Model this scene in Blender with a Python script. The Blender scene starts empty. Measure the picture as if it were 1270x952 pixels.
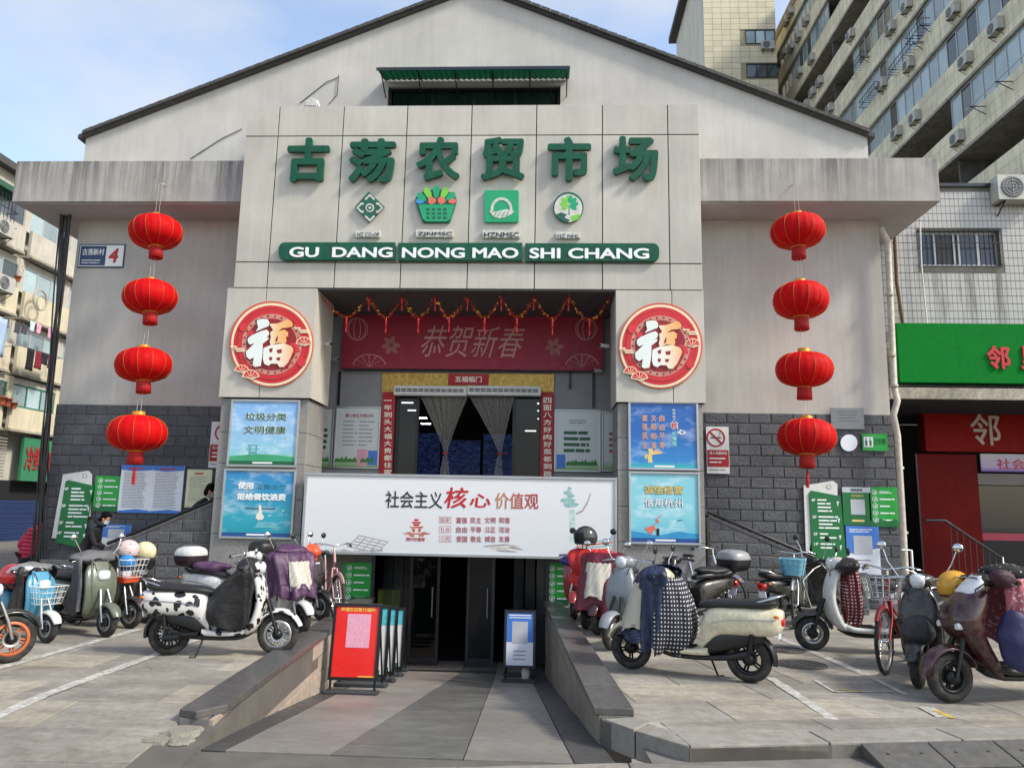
import bpy, bmesh, math, random
from mathutils import Vector, Matrix
random.seed(7)
SC = bpy.context.scene
COL = SC.collection
R = math.radians
PI = math.pi

# ---------------------------------------------------------------- camera
F, CX, CY, H = 950.0, 635.0, 476.0, 1.62       # focal length and centre in photo pixels (1270 wide), eye height
UPV = Vector((110., 5716., -950.)).normalized()
FWV = Vector((43., -158., -950.)); FWV = (FWV - UPV * FWV.dot(UPV)).normalized()
RTV = FWV.cross(UPV)
M3 = Matrix((RTV, FWV, UPV))
cam = bpy.data.cameras.new('camera'); camo = bpy.data.objects.new('camera', cam); COL.objects.link(camo)
camo.matrix_world = Matrix.Translation((0, 0, H)) @ M3.to_4x4()
cam.sensor_width = 36; cam.lens = 36 * F / 1270.0; cam.clip_start = .05; cam.clip_end = 2000
SC.camera = camo

# ---------------------------------------------------------------- light
SUN_EL, SUN_DIR = 42.0, (0.93, -0.37)
w = bpy.data.worlds.new("World"); SC.world = w; w.use_nodes = True
nt = w.node_tree; nt.nodes.clear()
N = nt.nodes.new; L = nt.links.new
out = N('ShaderNodeOutputWorld'); bg = N('ShaderNodeBackground')
sky = N('ShaderNodeTexSky'); sky.sky_type = 'NISHITA'; sky.sun_disc = False
sky.sun_elevation = R(SUN_EL); sky.sun_rotation = math.atan2(SUN_DIR[0], SUN_DIR[1]); sky.air_density = 1.2; sky.dust_density = 1.6
tc = N('ShaderNodeTexCoord'); mp = N('ShaderNodeMapping'); mp.inputs['Scale'].default_value = (1.0, 1.0, 2.1); mp.inputs['Location'].default_value = (1.3, .6, .2)
nz = N('ShaderNodeTexNoise'); nz.inputs['Scale'].default_value = 1.9; nz.inputs['Detail'].default_value = 5; nz.inputs['Roughness'].default_value = .5
rp = N('ShaderNodeValToRGB'); rp.color_ramp.elements[0].position = .45; rp.color_ramp.elements[0].color = (.10, .10, .10, 1)
rp.color_ramp.elements[1].position = .68; rp.color_ramp.elements[1].color = (.92, .92, .92, 1)
mx = N('ShaderNodeMix'); mx.data_type = 'RGBA'
L(tc.outputs['Generated'], mp.inputs[0]); L(mp.outputs[0], nz.inputs['Vector']); L(nz.outputs[0], rp.inputs[0]); L(rp.outputs[0], mx.inputs['Factor'])
mul = N('ShaderNodeMix'); mul.data_type = 'RGBA'; mul.blend_type = 'MULTIPLY'; mul.inputs['Factor'].default_value = 1; mul.inputs['B'].default_value = (1.09, 1.07, 1.08, 1)
L(sky.outputs[0], mul.inputs['A']); L(mul.outputs['Result'], mx.inputs['A']); mx.inputs['B'].default_value = (3.3, 3.25, 3.15, 1)
L(mx.outputs['Result'], bg.inputs[0]); bg.inputs[1].default_value = .10; L(bg.outputs[0], out.inputs[0])
sl = bpy.data.lights.new('sun', 'SUN'); sl.energy = 1.55; sl.angle = R(10); sl.color = (1, .94, .84)
so = bpy.data.objects.new('sun', sl); COL.objects.link(so)
sd = Vector((SUN_DIR[0] * math.cos(R(SUN_EL)), SUN_DIR[1] * math.cos(R(SUN_EL)), math.sin(R(SUN_EL)))); so.rotation_euler = sd.to_track_quat('Z', 'Y').to_euler()
so.location = (30, -20, 60)
SC.view_settings.view_transform = 'Standard'; SC.view_settings.look = 'None'; SC.view_settings.gamma = 1; SC.view_settings.exposure = 1.5

# ---------------------------------------------------------------- pixel of the photo -> point of the place
def ray(x, y): return M3 @ Vector((x - CX, -(y - CY), -F))
def PY(x, y, D): r = ray(x, y); r = r * (D / r.y); return Vector((r.x, D, r.z + H))
def PZ(x, y, z=.1): r = ray(x, y); r = r * ((z - H) / r.z); return Vector((r.x, r.y, z))
def PX(x, y, X): r = ray(x, y); r = r * (X / r.x); return Vector((X, r.y, r.z + H))
RS = -.131
def rampz(y): return RS * (y - 5.4)
def PR(x, y):                      # on the ramp's surface
    r = ray(x, y); t = (-RS * 5.4 - H) / (r.z - RS * r.y); return Vector((r.x * t, r.y * t, r.z * t + H))

# ---------------------------------------------------------------- objects
def tag(o, label=None, cat=None, group=None, kind=None):
    if label: o['label'] = label
    if cat: o['category'] = cat
    if group: o['group'] = group
    if kind: o['kind'] = kind
    return o
def empty(name, loc=(0, 0, 0), rz=0, label=None, cat=None, group=None, s=1):
    o = bpy.data.objects.new(name, None); COL.objects.link(o); o.location = loc; o.rotation_euler = (0, 0, rz); o.scale = (s, s, s); o.empty_display_size = .1
    return tag(o, label, cat, group)
def mesh_obj(name, me, parent=None, loc=None):
    o = bpy.data.objects.new(name, me); COL.objects.link(o)
    if parent is not None: o.parent = parent
    if loc is not None: o.location = loc
    return o

def superring(c, u, v, n, ex):
    r = []
    for i in range(n):
        a = 2 * PI * i / n; ca, sa = math.cos(a), math.sin(a)
        r.append(c + u * (abs(ca) ** (2 / ex) * (1 if ca >= 0 else -1)) + v * (abs(sa) ** (2 / ex) * (1 if sa >= 0 else -1)))
    return r
def catmull(st, k):
    if k <= 1 or len(st) < 3: return st
    o = []
    for i in range(len(st) - 1):
        p0 = st[max(i - 1, 0)]; p1 = st[i]; p2 = st[i + 1]; p3 = st[min(i + 2, len(st) - 1)]
        for j in range(k):
            t = j / k
            o.append([.5 * (2 * b + (c - a) * t + (2 * a - 5 * b + 4 * c - d) * t * t + (3 * b - a - 3 * c + d) * t ** 3) for a, b, c, d in zip(p0, p1, p2, p3)])
    o.append(list(st[-1])); return o

class MB:
    def __init__(s): s.v = []; s.f = []; s.m = []; s.sm = []
    def add(s, vs, fs, m=0, sm=False):
        b = len(s.v); s.v += [tuple(p) for p in vs]; s.f += [tuple(b + i for i in f) for f in fs]; s.m += [m] * len(fs); s.sm += [sm] * len(fs); return s
    def box(s, x0, x1, y0, y1, z0, z1, m=0, T=None):
        vs = [Vector(p) for p in ((x0, y0, z0), (x1, y0, z0), (x1, y1, z0), (x0, y1, z0), (x0, y0, z1), (x1, y0, z1), (x1, y1, z1), (x0, y1, z1))]
        if T: vs = [T @ p for p in vs]
        return s.add(vs, [(3, 2, 1, 0), (4, 5, 6, 7), (0, 1, 5, 4), (1, 2, 6, 5), (2, 3, 7, 6), (3, 0, 4, 7)], m)
    def hexa(s, p, m=0): return s.add(p, [(3, 2, 1, 0), (4, 5, 6, 7), (0, 1, 5, 4), (1, 2, 6, 5), (2, 3, 7, 6), (3, 0, 4, 7)], m)
    def prism(s, pts, y0, y1, m=0):       # pts (x,z), counter-clockwise seen from -y
        n = len(pts); vs = [(x, y0, z) for x, z in pts] + [(x, y1, z) for x, z in pts]
        return s.add(vs, [tuple(range(n)), tuple(range(2 * n - 1, n - 1, -1))] + [(i + n, (i + 1) % n + n, (i + 1) % n, i)[::1] for i in range(n)], m)
    def slab(s, pts, z0, z1, m=0):        # pts (x,y) ccw from above
        n = len(pts); vs = [(x, y, z1) for x, y in pts] + [(x, y, z0) for x, y in pts]
        return s.add(vs, [tuple(range(n)), tuple(range(2 * n - 1, n - 1, -1))] + [(i + n, (i + 1) % n + n, (i + 1) % n, i) for i in range(n)], m)
    def tube(s, path, r, n=8, m=0, cap=True, sm=True):
        P = [Vector(p) for p in path]; rs = r if isinstance(r, (list, tuple)) else [r] * len(P)
        rings = []; ref = None
        for i, p in enumerate(P):
            d = (P[min(i + 1, len(P) - 1)] - P[max(i - 1, 0)])
            if d.length < 1e-9: d = Vector((0, 0, 1))
            d.normalize()
            if ref is None: ref = Vector((0, 0, 1)) if abs(d.z) < .9 else Vector((1, 0, 0))
            u = (ref - d * ref.dot(d)); u.normalize(); v = d.cross(u); ref = u
            rings.append([p + (u * math.cos(2 * PI * k / n) + v * math.sin(2 * PI * k / n)) * rs[i] for k in range(n)])
        return s.rings(rings, m, cap, sm)
    def rings(s, rings, m=0, cap=True, sm=True, loop=False):
        n = len(rings[0]); vs = [p for r in rings for p in r]; fs = []
        K = len(rings)
        for i in range(K if loop else K - 1):
            for k in range(n):
                a = i * n + k; b = i * n + (k + 1) % n; c = ((i + 1) % K) * n + (k + 1) % n; d = ((i + 1) % K) * n + k
                fs.append((a, b, c, d))
        s.add(vs, fs, m, sm)
        if cap and not loop: s.add(rings[0], [tuple(range(n))[::-1]], m, False); s.add(rings[-1], [tuple(range(n))], m, False)
        return s
    def loft_x(s, st, ex=2.6, n=16, k=3, m=0, y=0, fn=None):     # (x, z0, z1, halfwidth)
        st = catmull([list(q) for q in st], k)
        rr = [superring(Vector((x, y, (a + b) / 2)), Vector((0, max(h, .002), 0)), Vector((0, 0, max((b - a) / 2, .002))), n, ex) for x, a, b, h in st]
        if fn: rr = [[fn(p) for p in r] for r in rr]
        return s.rings(rr, m)
    def loft_z(s, st, ex=2.6, n=16, k=3, m=0, y=0, fn=None):     # (z, x0, x1, halfwidth)
        st = catmull([list(q) for q in st], k)
        rr = [superring(Vector(((a + b) / 2, y, z)), Vector((max((b - a) / 2, .002), 0, 0)), Vector((0, max(h, .002), 0)), n, ex) for z, a, b, h in st]
        if fn: rr = [[fn(p) for p in r] for r in rr]
        return s.rings(rr, m)
    def lathe(s, prof, c=(0, 0, 0), ax='z', n=20, m=0, sm=True, fn=None, cap=True):   # (r, h)
        c = Vector(c); rr = []
        for r, h in prof:
            ring = []
            for k in range(n):
                a = 2 * PI * k / n; q = r * (fn(a) if fn else 1); u, v = q * math.cos(a), q * math.sin(a)
                ring.append(c + (Vector((u, v, h)) if ax == 'z' else Vector((v, h, u)) if ax == 'y' else Vector((h, u, v))))
            rr.append(ring)
        return s.rings(rr, m, cap, sm)
    def torus(s, c, Rr, r, ax='y', n=32, k=10, m=0, sx=1.0):
        c = Vector(c); rr = []
        for i in range(n):
            a = 2 * PI * i / n; ring = []
            for j in range(k):
                b = 2 * PI * j / k; q = Rr + r * math.cos(b); h = r * math.sin(b) * sx
                ring.append(c + (Vector((q * math.cos(a), h, q * math.sin(a))) if ax == 'y' else Vector((q * math.cos(a), q * math.sin(a), h)) if ax == 'z' else Vector((h, q * math.cos(a), q * math.sin(a)))))
            rr.append(ring)
        return s.rings(rr, m, False, True, True)
    def ball(s, c, rx, ry, rz, n=14, k=9, m=0, z0=-1, fn=None):
        c = Vector(c); rr = []
        for i in range(k + 1):
            t = math.asin(z0) + (PI / 2 - math.asin(z0)) * i / k; q = max(math.cos(t), .01)
            rr.append([c + Vector((rx * q * math.cos(2 * PI * j / n), ry * q * math.sin(2 * PI * j / n), rz * math.sin(t))) for j in range(n)])
        if fn: rr = [[fn(p) for p in r] for r in rr]
        return s.rings(rr, m)
    def grid(s, fn, nu, nv, m=0, sm=True):
        vs = [fn(i / nu, j / nv) for j in range(nv + 1) for i in range(nu + 1)]
        return s.add(vs, [(j * (nu + 1) + i, j * (nu + 1) + i + 1, (j + 1) * (nu + 1) + i + 1, (j + 1) * (nu + 1) + i) for j in range(nv) for i in range(nu)], m, sm)
    def mesh(s, name, mats):
        me = bpy.data.meshes.new(name); me.from_pydata(s.v, [], s.f)
        if not isinstance(mats, (list, tuple)): mats = [mats]
        for q in mats: me.materials.append(q)
        me.polygons.foreach_set('material_index', s.m); me.polygons.foreach_set('use_smooth', s.sm); me.update(); return me
    def build(s, name, mats, parent=None, loc=None, bevel=0, solid=0, seg=2):
        o = mesh_obj(name, s.mesh(name, mats), parent, loc)
        if solid: md = o.modifiers.new('t', 'SOLIDIFY'); md.thickness = solid; md.offset = 0
        if bevel: md = o.modifiers.new('b', 'BEVEL'); md.width = bevel; md.segments = seg; md.limit_method = 'ANGLE'; md.angle_limit = R(40)
        return o

# ---------------------------------------------------------------- materials
def lin(c):
    if isinstance(c, str): c = [int(c[i:i + 2], 16) / 255 for i in (1, 3, 5)]
    return tuple((v / 12.92 if v <= .04045 else ((v + .055) / 1.055) ** 2.4) for v in c)
MATS = {}
class NB:
    def __init__(s, name):
        s.mt = bpy.data.materials.new(name); s.mt.use_nodes = True; s.t = s.mt.node_tree; s.b = s.t.nodes['Principled BSDF']
    def n(s, ty, **kw):
        q = s.t.nodes.new(ty)
        for k, v in kw.items():
            if k in q.inputs.keys(): q.inputs[k].default_value = v
            else: setattr(q, k, v)
        return q
    def l(s, a, b): s.t.links.new(a, b)
    def math(s, op, a, b=None):
        q = s.n('ShaderNodeMath', operation=op)
        for i, x in enumerate((a, b)):
            if x is None: continue
            if isinstance(x, (int, float)): q.inputs[i].default_value = x
            else: s.l(x, q.inputs[i])
        return q.outputs[0]
    def mixc(s, f, a, b, bt='MIX'):
        q = s.n('ShaderNodeMix', data_type='RGBA', blend_type=bt)
        for k, x in (('Factor', f), ('A', a), ('B', b)):
            if isinstance(x, (int, float)): q.inputs[k].default_value = x
            elif isinstance(x, tuple): q.inputs[k].default_value = (*x[:3], 1)
            else: s.l(x, q.inputs[k])
        return q.outputs['Result']
    def pos(s, scale=(1, 1, 1), obj=False):
        g = s.n('ShaderNodeTexCoord').outputs['Object'] if obj else s.n('ShaderNodeNewGeometry').outputs['Position']
        m = s.n('ShaderNodeMapping'); m.inputs['Scale'].default_value = scale; s.l(g, m.inputs[0]); return m.outputs[0]
    def noise(s, vec, sc, det=4, ro=.55): q = s.n('ShaderNodeTexNoise', Scale=sc, Detail=det, Roughness=ro); s.l(vec, q.inputs['Vector']); return q.outputs[0]
    def ramp(s, f, stops):
        q = s.n('ShaderNodeValToRGB'); e = q.color_ramp.elements
        while len(e) < len(stops): e.new(.5)
        for i, (p, c) in enumerate(stops): e[i].position = p; e[i].color = (*((c,) * 3 if isinstance(c, (int, float)) else c)[:3], 1)
        s.l(f, q.inputs[0]); return q.outputs[0]
def mat(name, col, rough=.6, metal=0, var=.12, vs=3, bump=0, bs=60, rand=0, streak=0, stain=0, spec=.5, coat=0, emis=0, obj=False, alpha=1, trans=0, dirt=0):
    if name in MATS: return MATS[name]
    q = NB(name); b = q.b; c = lin(col); b.inputs['Roughness'].default_value = rough; b.inputs['Metallic'].default_value = metal
    b.inputs['Specular IOR Level'].default_value = spec; b.inputs['Coat Weight'].default_value = coat
    src = c
    p = q.pos(obj=obj)
    if var:
        f = q.ramp(q.noise(p, vs, 6, .6), [(.3, 1 - var), (.7, 1 + var)]); src = q.mixc(1., c, f, 'MULTIPLY')
    if stain:
        f = q.ramp(q.noise(q.pos((.6, .6, .6)), 1.3, 8, .65), [(.38, 1 - stain), (.62, 1.0)]); src = q.mixc(1., src, f, 'MULTIPLY')
    if streak:
        f = q.ramp(q.noise(q.pos((1, 1, .07)), 9, 5, .7), [(.36, 1 - streak), (.62, 1.0)]); src = q.mixc(1., src, f, 'MULTIPLY')
    if dirt:
        f = q.ramp(q.noise(p, 14, 8, .7), [(.42, 0.), (.62, dirt)]); src = q.mixc(f, src, lin('#6b6355'))
    if rand:
        r = q.n('ShaderNodeObjectInfo').outputs['Random']; mr = q.n('ShaderNodeMapRange'); q.l(r, mr.inputs[0]); mr.inputs[3].default_value = 1 - rand; mr.inputs[4].default_value = 1 + rand
        src = q.mixc(1., src, mr.outputs[0], 'MULTIPLY')
    if isinstance(src, tuple): b.inputs['Base Color'].default_value = (*src, 1)
    else: q.l(src, b.inputs['Base Color'])
    if bump:
        bn = q.n('ShaderNodeBump', Strength=min(1, bump), Distance=.01 * max(1, bump)); q.l(q.noise(p, bs, 5, .65), bn.inputs['Height']); q.l(bn.outputs[0], b.inputs['Normal'])
    if rough > .15 and metal < .5 and var:
        f = q.ramp(q.noise(p, vs * 3, 3), [(.3, max(0, rough - .1)), (.7, min(1, rough + .1))]); q.l(f, b.inputs['Roughness'])
    if emis: b.inputs['Emission Color'].default_value = (*c, 1); b.inputs['Emission Strength'].default_value = emis
    if trans: b.inputs['Transmission Weight'].default_value = trans
    if alpha < 1: b.inputs['Alpha'].default_value = alpha
    MATS[name] = q.mt; return q.mt
def gradmat(name, stops, rough=.3, noise=.0, ax='Z', extra=None):        # printed vertical gradient over a sheet
    if name in MATS: return MATS[name]
    q = NB(name); g = q.n('ShaderNodeTexCoord').outputs['Generated']; sx = q.n('ShaderNodeSeparateXYZ'); q.l(g, sx.inputs[0]); f = sx.outputs[ax]
    if noise: nzv = q.noise(q.pos((1, 1, 2)), 4, 5); f = q.math('ADD', f, q.math('MULTIPLY', q.math('SUBTRACT', nzv, .5), noise))
    c = q.ramp(f, [(p, lin(c)) for p, c in stops])
    if extra:
        cl = q.ramp(q.noise(q.pos((1, 1, 2.2)), 3.1, 6), [(.5, 0.), (.66, extra)]); c = q.mixc(cl, c, (.75, .85, .9))
    q.l(c, q.b.inputs['Base Color']); q.b.inputs['Roughness'].default_value = rough; MATS[name] = q.mt; return q.mt

def wbase(p):
    v = Vector((0, 0, 0))
    while p is not None: v += p.location; p = p.parent
    return v
# ---------------------------------------------------------------- lettering
def glyphs(s, off=0.0, ext=0.0, res=2):
    cu = bpy.data.curves.new('t', 'FONT'); cu.body = s; cu.size = 1; cu.offset = off; cu.extrude = ext; cu.resolution_u = res; cu.align_x = 'CENTER'; cu.space_line = 1.0
    ob = bpy.data.objects.new('t', cu); COL.objects.link(ob); dg = bpy.context.evaluated_depsgraph_get(); me = bpy.data.meshes.new_from_object(ob.evaluated_get(dg))
    bpy.data.objects.remove(ob); bpy.data.curves.remove(cu); return me
def text(name, s, x0, x1, z0, z1, y, m, parent, ext=.002, off=0.0, shear=0, res=2, wy=None, to=None):
    """lettering that fills x0..x1, z0..z1 on the plane y (faces -y)"""
    me = glyphs(s, off if off <= .004 else 0, .5, res)
    vs = me.vertices
    if not len(vs): return None
    if off > .004:                       # heavier strokes: the same strokes laid side by side, a hair apart in depth
        e = off; V = [v.co.copy() for v in vs]; P = [tuple(p.vertices) for p in me.polygons]; nv, nf = [], []
        for k, (dx, dy) in enumerate([(0, 0)] + [(math.cos(a * PI / 4), math.sin(a * PI / 4)) for a in range(8)]):
            b0 = len(nv); nv += [(v.x + dx * e, v.y + dy * e, v.z + k * .0005 / ext) for v in V]; nf += [tuple(b0 + i for i in p) for p in P]
        me = bpy.data.meshes.new(name); me.from_pydata(nv, [], nf); vs = me.vertices
    X = [v.co.x for v in vs]; Y = [v.co.y for v in vs]; a, b, c, d = min(X), max(X), min(Y), max(Y)
    for v in vs:
        u = (v.co.x - a) / (b - a); t = (v.co.y - c) / (d - c); v.co = (x0 + (x1 - x0) * u + shear * (t - .5) * (z1 - z0), y - ext * (v.co.z + .5), z0 + (z1 - z0) * t)
    me.materials.clear(); me.materials.append(m); me.name = name
    return mesh_obj(name, me, parent, -wbase(parent))
def tpx(name, s, px0, py0, px1, py1, D, m, parent, **k):
    c = (py0 + py1) / 2; cx = (px0 + px1) / 2
    a = PY(px0, c, D); b = PY(px1, c, D); t = PY(cx, py0, D); u = PY(cx, py1, D)
    return text(name, s, a.x, b.x, u.z, t.z, D, m, parent, **k)
def rpx(px0, py0, px1, py1, D):
    c = (py0 + py1) / 2; cx = (px0 + px1) / 2
    return PY(px0, c, D).x, PY(px1, c, D).x, PY(cx, py1, D).z, PY(cx, py0, D).z
def bars(name, x0, x1, z0, z1, y, rows, m, parent, fill=.45, cols=1, seed=1, short=.35):
    """lines of print too small to read in the photograph"""
    rg = random.Random(seed); b = MB(); h = (z1 - z0) / rows; cw = (x1 - x0) / cols
    for c in range(cols):
        for r in range(rows):
            zz = z1 - h * (r + .5); xx = x0 + cw * c; end = xx + cw * (1 - short * rg.random()) - cw * .08
            while xx < end - h * .3:
                l = min(h * (1.2 + 3.5 * rg.random()), end - xx); b.box(xx, xx + l, y - .0015, y, zz - h * fill / 2, zz + h * fill / 2); xx += l + h * .25
    return b.build(name, m, parent, -wbase(parent))
# ---------------------------------------------------------------- palette
M_panel = mat('cladding_panel', '#c2beb2', .5, var=.05, vs=1.3, streak=.08, rand=.05, stain=.14)
M_joint = mat('dark_joint', '#3a3836', .9, var=.2)
M_plast = mat('grey_plaster', '#bcb8b1', .9, var=.05, vs=1.2, bump=.15, bs=90, streak=.10, stain=.12)
M_gable = mat('gable_render', '#c6c3bc', .9, var=.06, vs=.9, bump=.2, bs=60, stain=.13, streak=.07)
M_conc = NB('weathered_concrete'); _p = M_conc.pos((1, 1, .05)); _z = M_conc.n('ShaderNodeSeparateXYZ'); M_conc.l(M_conc.n('ShaderNodeNewGeometry').outputs['Position'], _z.inputs[0])
_h = M_conc.math('ADD', M_conc.math('MULTIPLY', M_conc.math('SUBTRACT', _z.outputs['Z'], 7.07), .55), .28); _s = M_conc.ramp(M_conc.noise(_p, 8, 6, .75), [(.44, 1.), (.62, 0.)]); _s2 = M_conc.ramp(M_conc.noise(M_conc.pos((1, 1, .03)), 2.2, 3), [(.35, .3), (.6, 1.)])
_d = M_conc.math('MULTIPLY', M_conc.math('MULTIPLY', _s, _s2), _h); _c = M_conc.mixc(_d, lin('#aca8a2'), lin('#46433f')); _c = M_conc.mixc(1., _c, M_conc.ramp(M_conc.noise(M_conc.pos(), 2, 7, .65), [(.3, .82), (.7, 1.08)]), 'MULTIPLY')
M_conc.l(_c, M_conc.b.inputs['Base Color']); M_conc.b.inputs['Roughness'].default_value = .9; _bn = M_conc.n('ShaderNodeBump', Strength=.3, Distance=.01); M_conc.l(M_conc.noise(M_conc.pos(), 50), _bn.inputs['Height']); M_conc.l(_bn.outputs[0], M_conc.b.inputs['Normal']); M_conc = M_conc.mt
M_soffit = mat('painted_soffit', '#b1abab', .9, var=.05, stain=.08)
M_brick = mat('dark_split_tile', '#505257', .72, var=.18, vs=14, bump=2.2, bs=26, rand=.13)
M_brick2 = mat('grey_split_tile', '#505153', .75, var=.2, vs=14, bump=2.2, bs=26, rand=.13)
M_mort = mat('dark_mortar', '#6f6c6b', .95, var=.15)
M_mort2 = mat('pale_mortar', '#a8a49d', .95, var=.2)
M_gran = mat('grey_granite', '#8b8985', .6, var=.22, vs=30, rand=.07, stain=.2, bump=.2, bs=200)
M_slate = mat('dark_coping_stone', '#4c4c4d', .38, var=.22, vs=12, rand=.1, dirt=.35)
M_roof = mat('dark_roof_tile', '#4b4a49', .85, var=.25, vs=8, bump=1)
M_white = mat('white_paint', '#d9d9d6', .5, var=.05, dirt=.15)
M_alu = mat('brushed_aluminium', '#b3b5b5', .38, metal=.7, var=.08)
M_black = mat('black_metal', '#151516', .45, var=.2)
M_blackp = mat('black_plastic', '#1b1b1c', .42, var=.2, obj=True)
M_green = mat('sign_green', '#06513a', .4, var=.22, vs=4, dirt=.1, spec=.3)
M_gfac = mat('board_green', '#1f9a3c', .4, var=.06)
M_greend = mat('dark_board_green', '#0d6a35', .4, var=.05)
M_redc = mat('couplet_red', '#a3161e', .6, var=.1)
M_gold = mat('gold_foil', '#a58646', .3, metal=.85, var=.35, vs=20, bump=1, bs=30)
M_cream = mat('cream_print', '#e8e2cf', .5, var=.03)
M_print = mat('dark_print', '#32343a', .6, var=0)
M_grprint = mat('grey_print', '#83848a', .6, var=0)
M_wprint = mat('white_print', '#e9ecea', .5, var=0)
M_glass = mat('dark_glass', '#10161a', .06, var=0, spec=.8)
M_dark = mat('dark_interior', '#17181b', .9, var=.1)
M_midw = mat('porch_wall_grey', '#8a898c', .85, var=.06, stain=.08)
M_pipe = mat('cream_pipe', '#c7c1b2', .5, var=.1, dirt=.4, streak=.2)
M_steel = mat('stainless_steel', '#b9bbbd', .28, metal=.9, var=.08)
M_paper = mat('paper_white', '#dfe3ea', .6, var=.03)
M_blue = mat('poster_blue', '#3f77c8', .45, var=.04)
M_lampw = mat('lit_lamp', '#f4f8ff', .4, var=0, emis=6)

# ================================================================ GROUND
YF = 13.2
gm = mat('worn_asphalt', '#77736d', .9, var=.2, vs=5, bump=.8, bs=120, stain=.2)
ML, MR = -3.3, .3
g = MB()
def flat(pts, z): g.add([(x, y, z) for x, y in pts], [tuple(range(len(pts)))])
flat([(-300, -100), (300, -100), (300, 5.35), (-300, 5.35)], 0)
flat([(-300, 5.35), (-2.75, 5.35), (-3.2, 13.5), (-300, 13.5)], 0)
flat([(.72, 5.35), (300, 5.35), (300, 13.5), (.3, 13.5)], 0)
flat([(-300, 13.5), (-10, 13.5), (-10, 600), (-300, 600)], 0); flat([(6.6, 13.5), (300, 13.5), (300, 600), (6.6, 600)], 0); flat([(-10, 30), (6.6, 30), (6.6, 600), (-10, 600)], 0)
tag(g.build('ground', gm), kind='structure')

# ramp side lines (inner faces)
def lx(y): return -2.9 + (13.2 - y) / (13.2 - 5.66) * .52
def rx(y): return 0.0 + (13.2 - y) / (13.2 - 6.06) * .42
def clip(poly, f):          # keep the side where f(p) >= 0
    o = []
    for i, p in enumerate(poly):
        q = poly[(i + 1) % len(poly)]; a, b = f(p), f(q)
        if a >= 0: o.append(p)
        if (a >= 0) != (b >= 0): t = a / (a - b); o.append((p[0] + (q[0] - p[0]) * t, p[1] + (q[1] - p[1]) * t))
    return o
def paving(name, parent, regions, sx, sy, ang, zf, mats, th=.05, gap=.008, origin=(0, 0), bounds=(-12, 12, 4, 14), stagger=.5, limit=300, jig=.002, seed=3):
    rg = random.Random(seed); ca, sa = math.cos(ang), math.sin(ang); cells = []
    i0, i1 = int(bounds[0] / sx) - 12, int(bounds[1] / sx) + 12; j0, j1 = int(bounds[2] / sy) - 12, int(bounds[3] / sy) + 12
    for j in range(j0, j1):
        for i in range(i0, i1):
            ox = (j % 2) * stagger * sx; q = [((i) * sx + gap / 2 + ox, j * sy + gap / 2), ((i + 1) * sx - gap / 2 + ox, j * sy + gap / 2), ((i + 1) * sx - gap / 2 + ox, (j + 1) * sy - gap / 2), (i * sx + gap / 2 + ox, (j + 1) * sy - gap / 2)]
            q = [(origin[0] + x * ca - y * sa, origin[1] + x * sa + y * ca) for x, y in q]
            for f in regions:
                q = clip(q, f)
                if len(q) < 3: break
            if len(q) < 3: continue
            cx = sum(p[0] for p in q) / len(q); cy = sum(p[1] for p in q) / len(q)
            ar = abs(sum(q[k][0] * q[(k + 1) % len(q)][1] - q[(k + 1) % len(q)][0] * q[k][1] for k in range(len(q)))) / 2
            if ar > .01: cells.append((cy, cx, q))
    cells.sort(key=lambda c: c[0])
    for cy, cx, q in cells[:limit]:
        dz = rg.uniform(-jig, jig); b = MB(); n = len(q); vs = [(x - cx, y - cy, zf(x, y) + dz - zf(cx, cy)) for x, y in q]; vs += [(x, y, z - th) for x, y, z in vs]
        b.add(vs, [tuple(range(n)), tuple(range(2 * n - 1, n - 1, -1))] + [(k + n, (k + 1) % n + n, (k + 1) % n, k) for k in range(n)])
        b.build(name, rg.choice(mats), parent, (cx, cy, zf(cx, cy)), bevel=.003, seg=1)
M_pv = [mat('paving_grey', '#98938a', .75, var=.10, vs=5, bump=.3, bs=150, rand=.09, stain=.28, dirt=.45), mat('paving_warm', '#a9a192', .75, var=.10, vs=5, bump=.3, bs=150, rand=.09, stain=.28, dirt=.4)]
for _m in M_pv:
    _t = _m.node_tree; _b = _t.nodes['Principled BSDF']; _src = _b.inputs['Base Color'].links[0].from_socket; _g = _t.nodes.new('ShaderNodeNewGeometry'); _mp = _t.nodes.new('ShaderNodeMapping'); _mp.inputs['Scale'].default_value = (.5, 2.2, 1); _mp.inputs['Rotation'].default_value = (0, 0, .5)
    _n = _t.nodes.new('ShaderNodeTexNoise'); _n.inputs['Scale'].default_value = 1.4; _n.inputs['Detail'].default_value = 7; _n.inputs['Roughness'].default_value = .7; _r = _t.nodes.new('ShaderNodeValToRGB'); _r.color_ramp.elements[0].position = .36; _r.color_ramp.elements[0].color = (.76, .75, .74, 1); _r.color_ramp.elements[1].position = .6; _r.color_ramp.elements[1].color = (1.08, 1.08, 1.08, 1)
    _x = _t.nodes.new('ShaderNodeMix'); _x.data_type = 'RGBA'; _x.blend_type = 'MULTIPLY'; _x.inputs['Factor'].default_value = 1; _t.links.new(_g.outputs['Position'], _mp.inputs[0]); _t.links.new(_mp.outputs[0], _n.inputs['Vector']); _t.links.new(_n.outputs[0], _r.inputs[0]); _t.links.new(_src, _x.inputs['A']); _t.links.new(_r.outputs[0], _x.inputs['B']); _t.links.new(_x.outputs['Result'], _b.inputs['Base Color'])
M_grout = mat('paving_grout', '#5a5650', .95, var=.2)
M_kerb = mat('kerb_stone', '#8f8b83', .8, var=.12, vs=8, bump=.4, bs=120, stain=.2, rand=.08, dirt=.4)
CW = .27   # coping width
def kerby(x): return 5.48 + (x - .97) * .189
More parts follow.
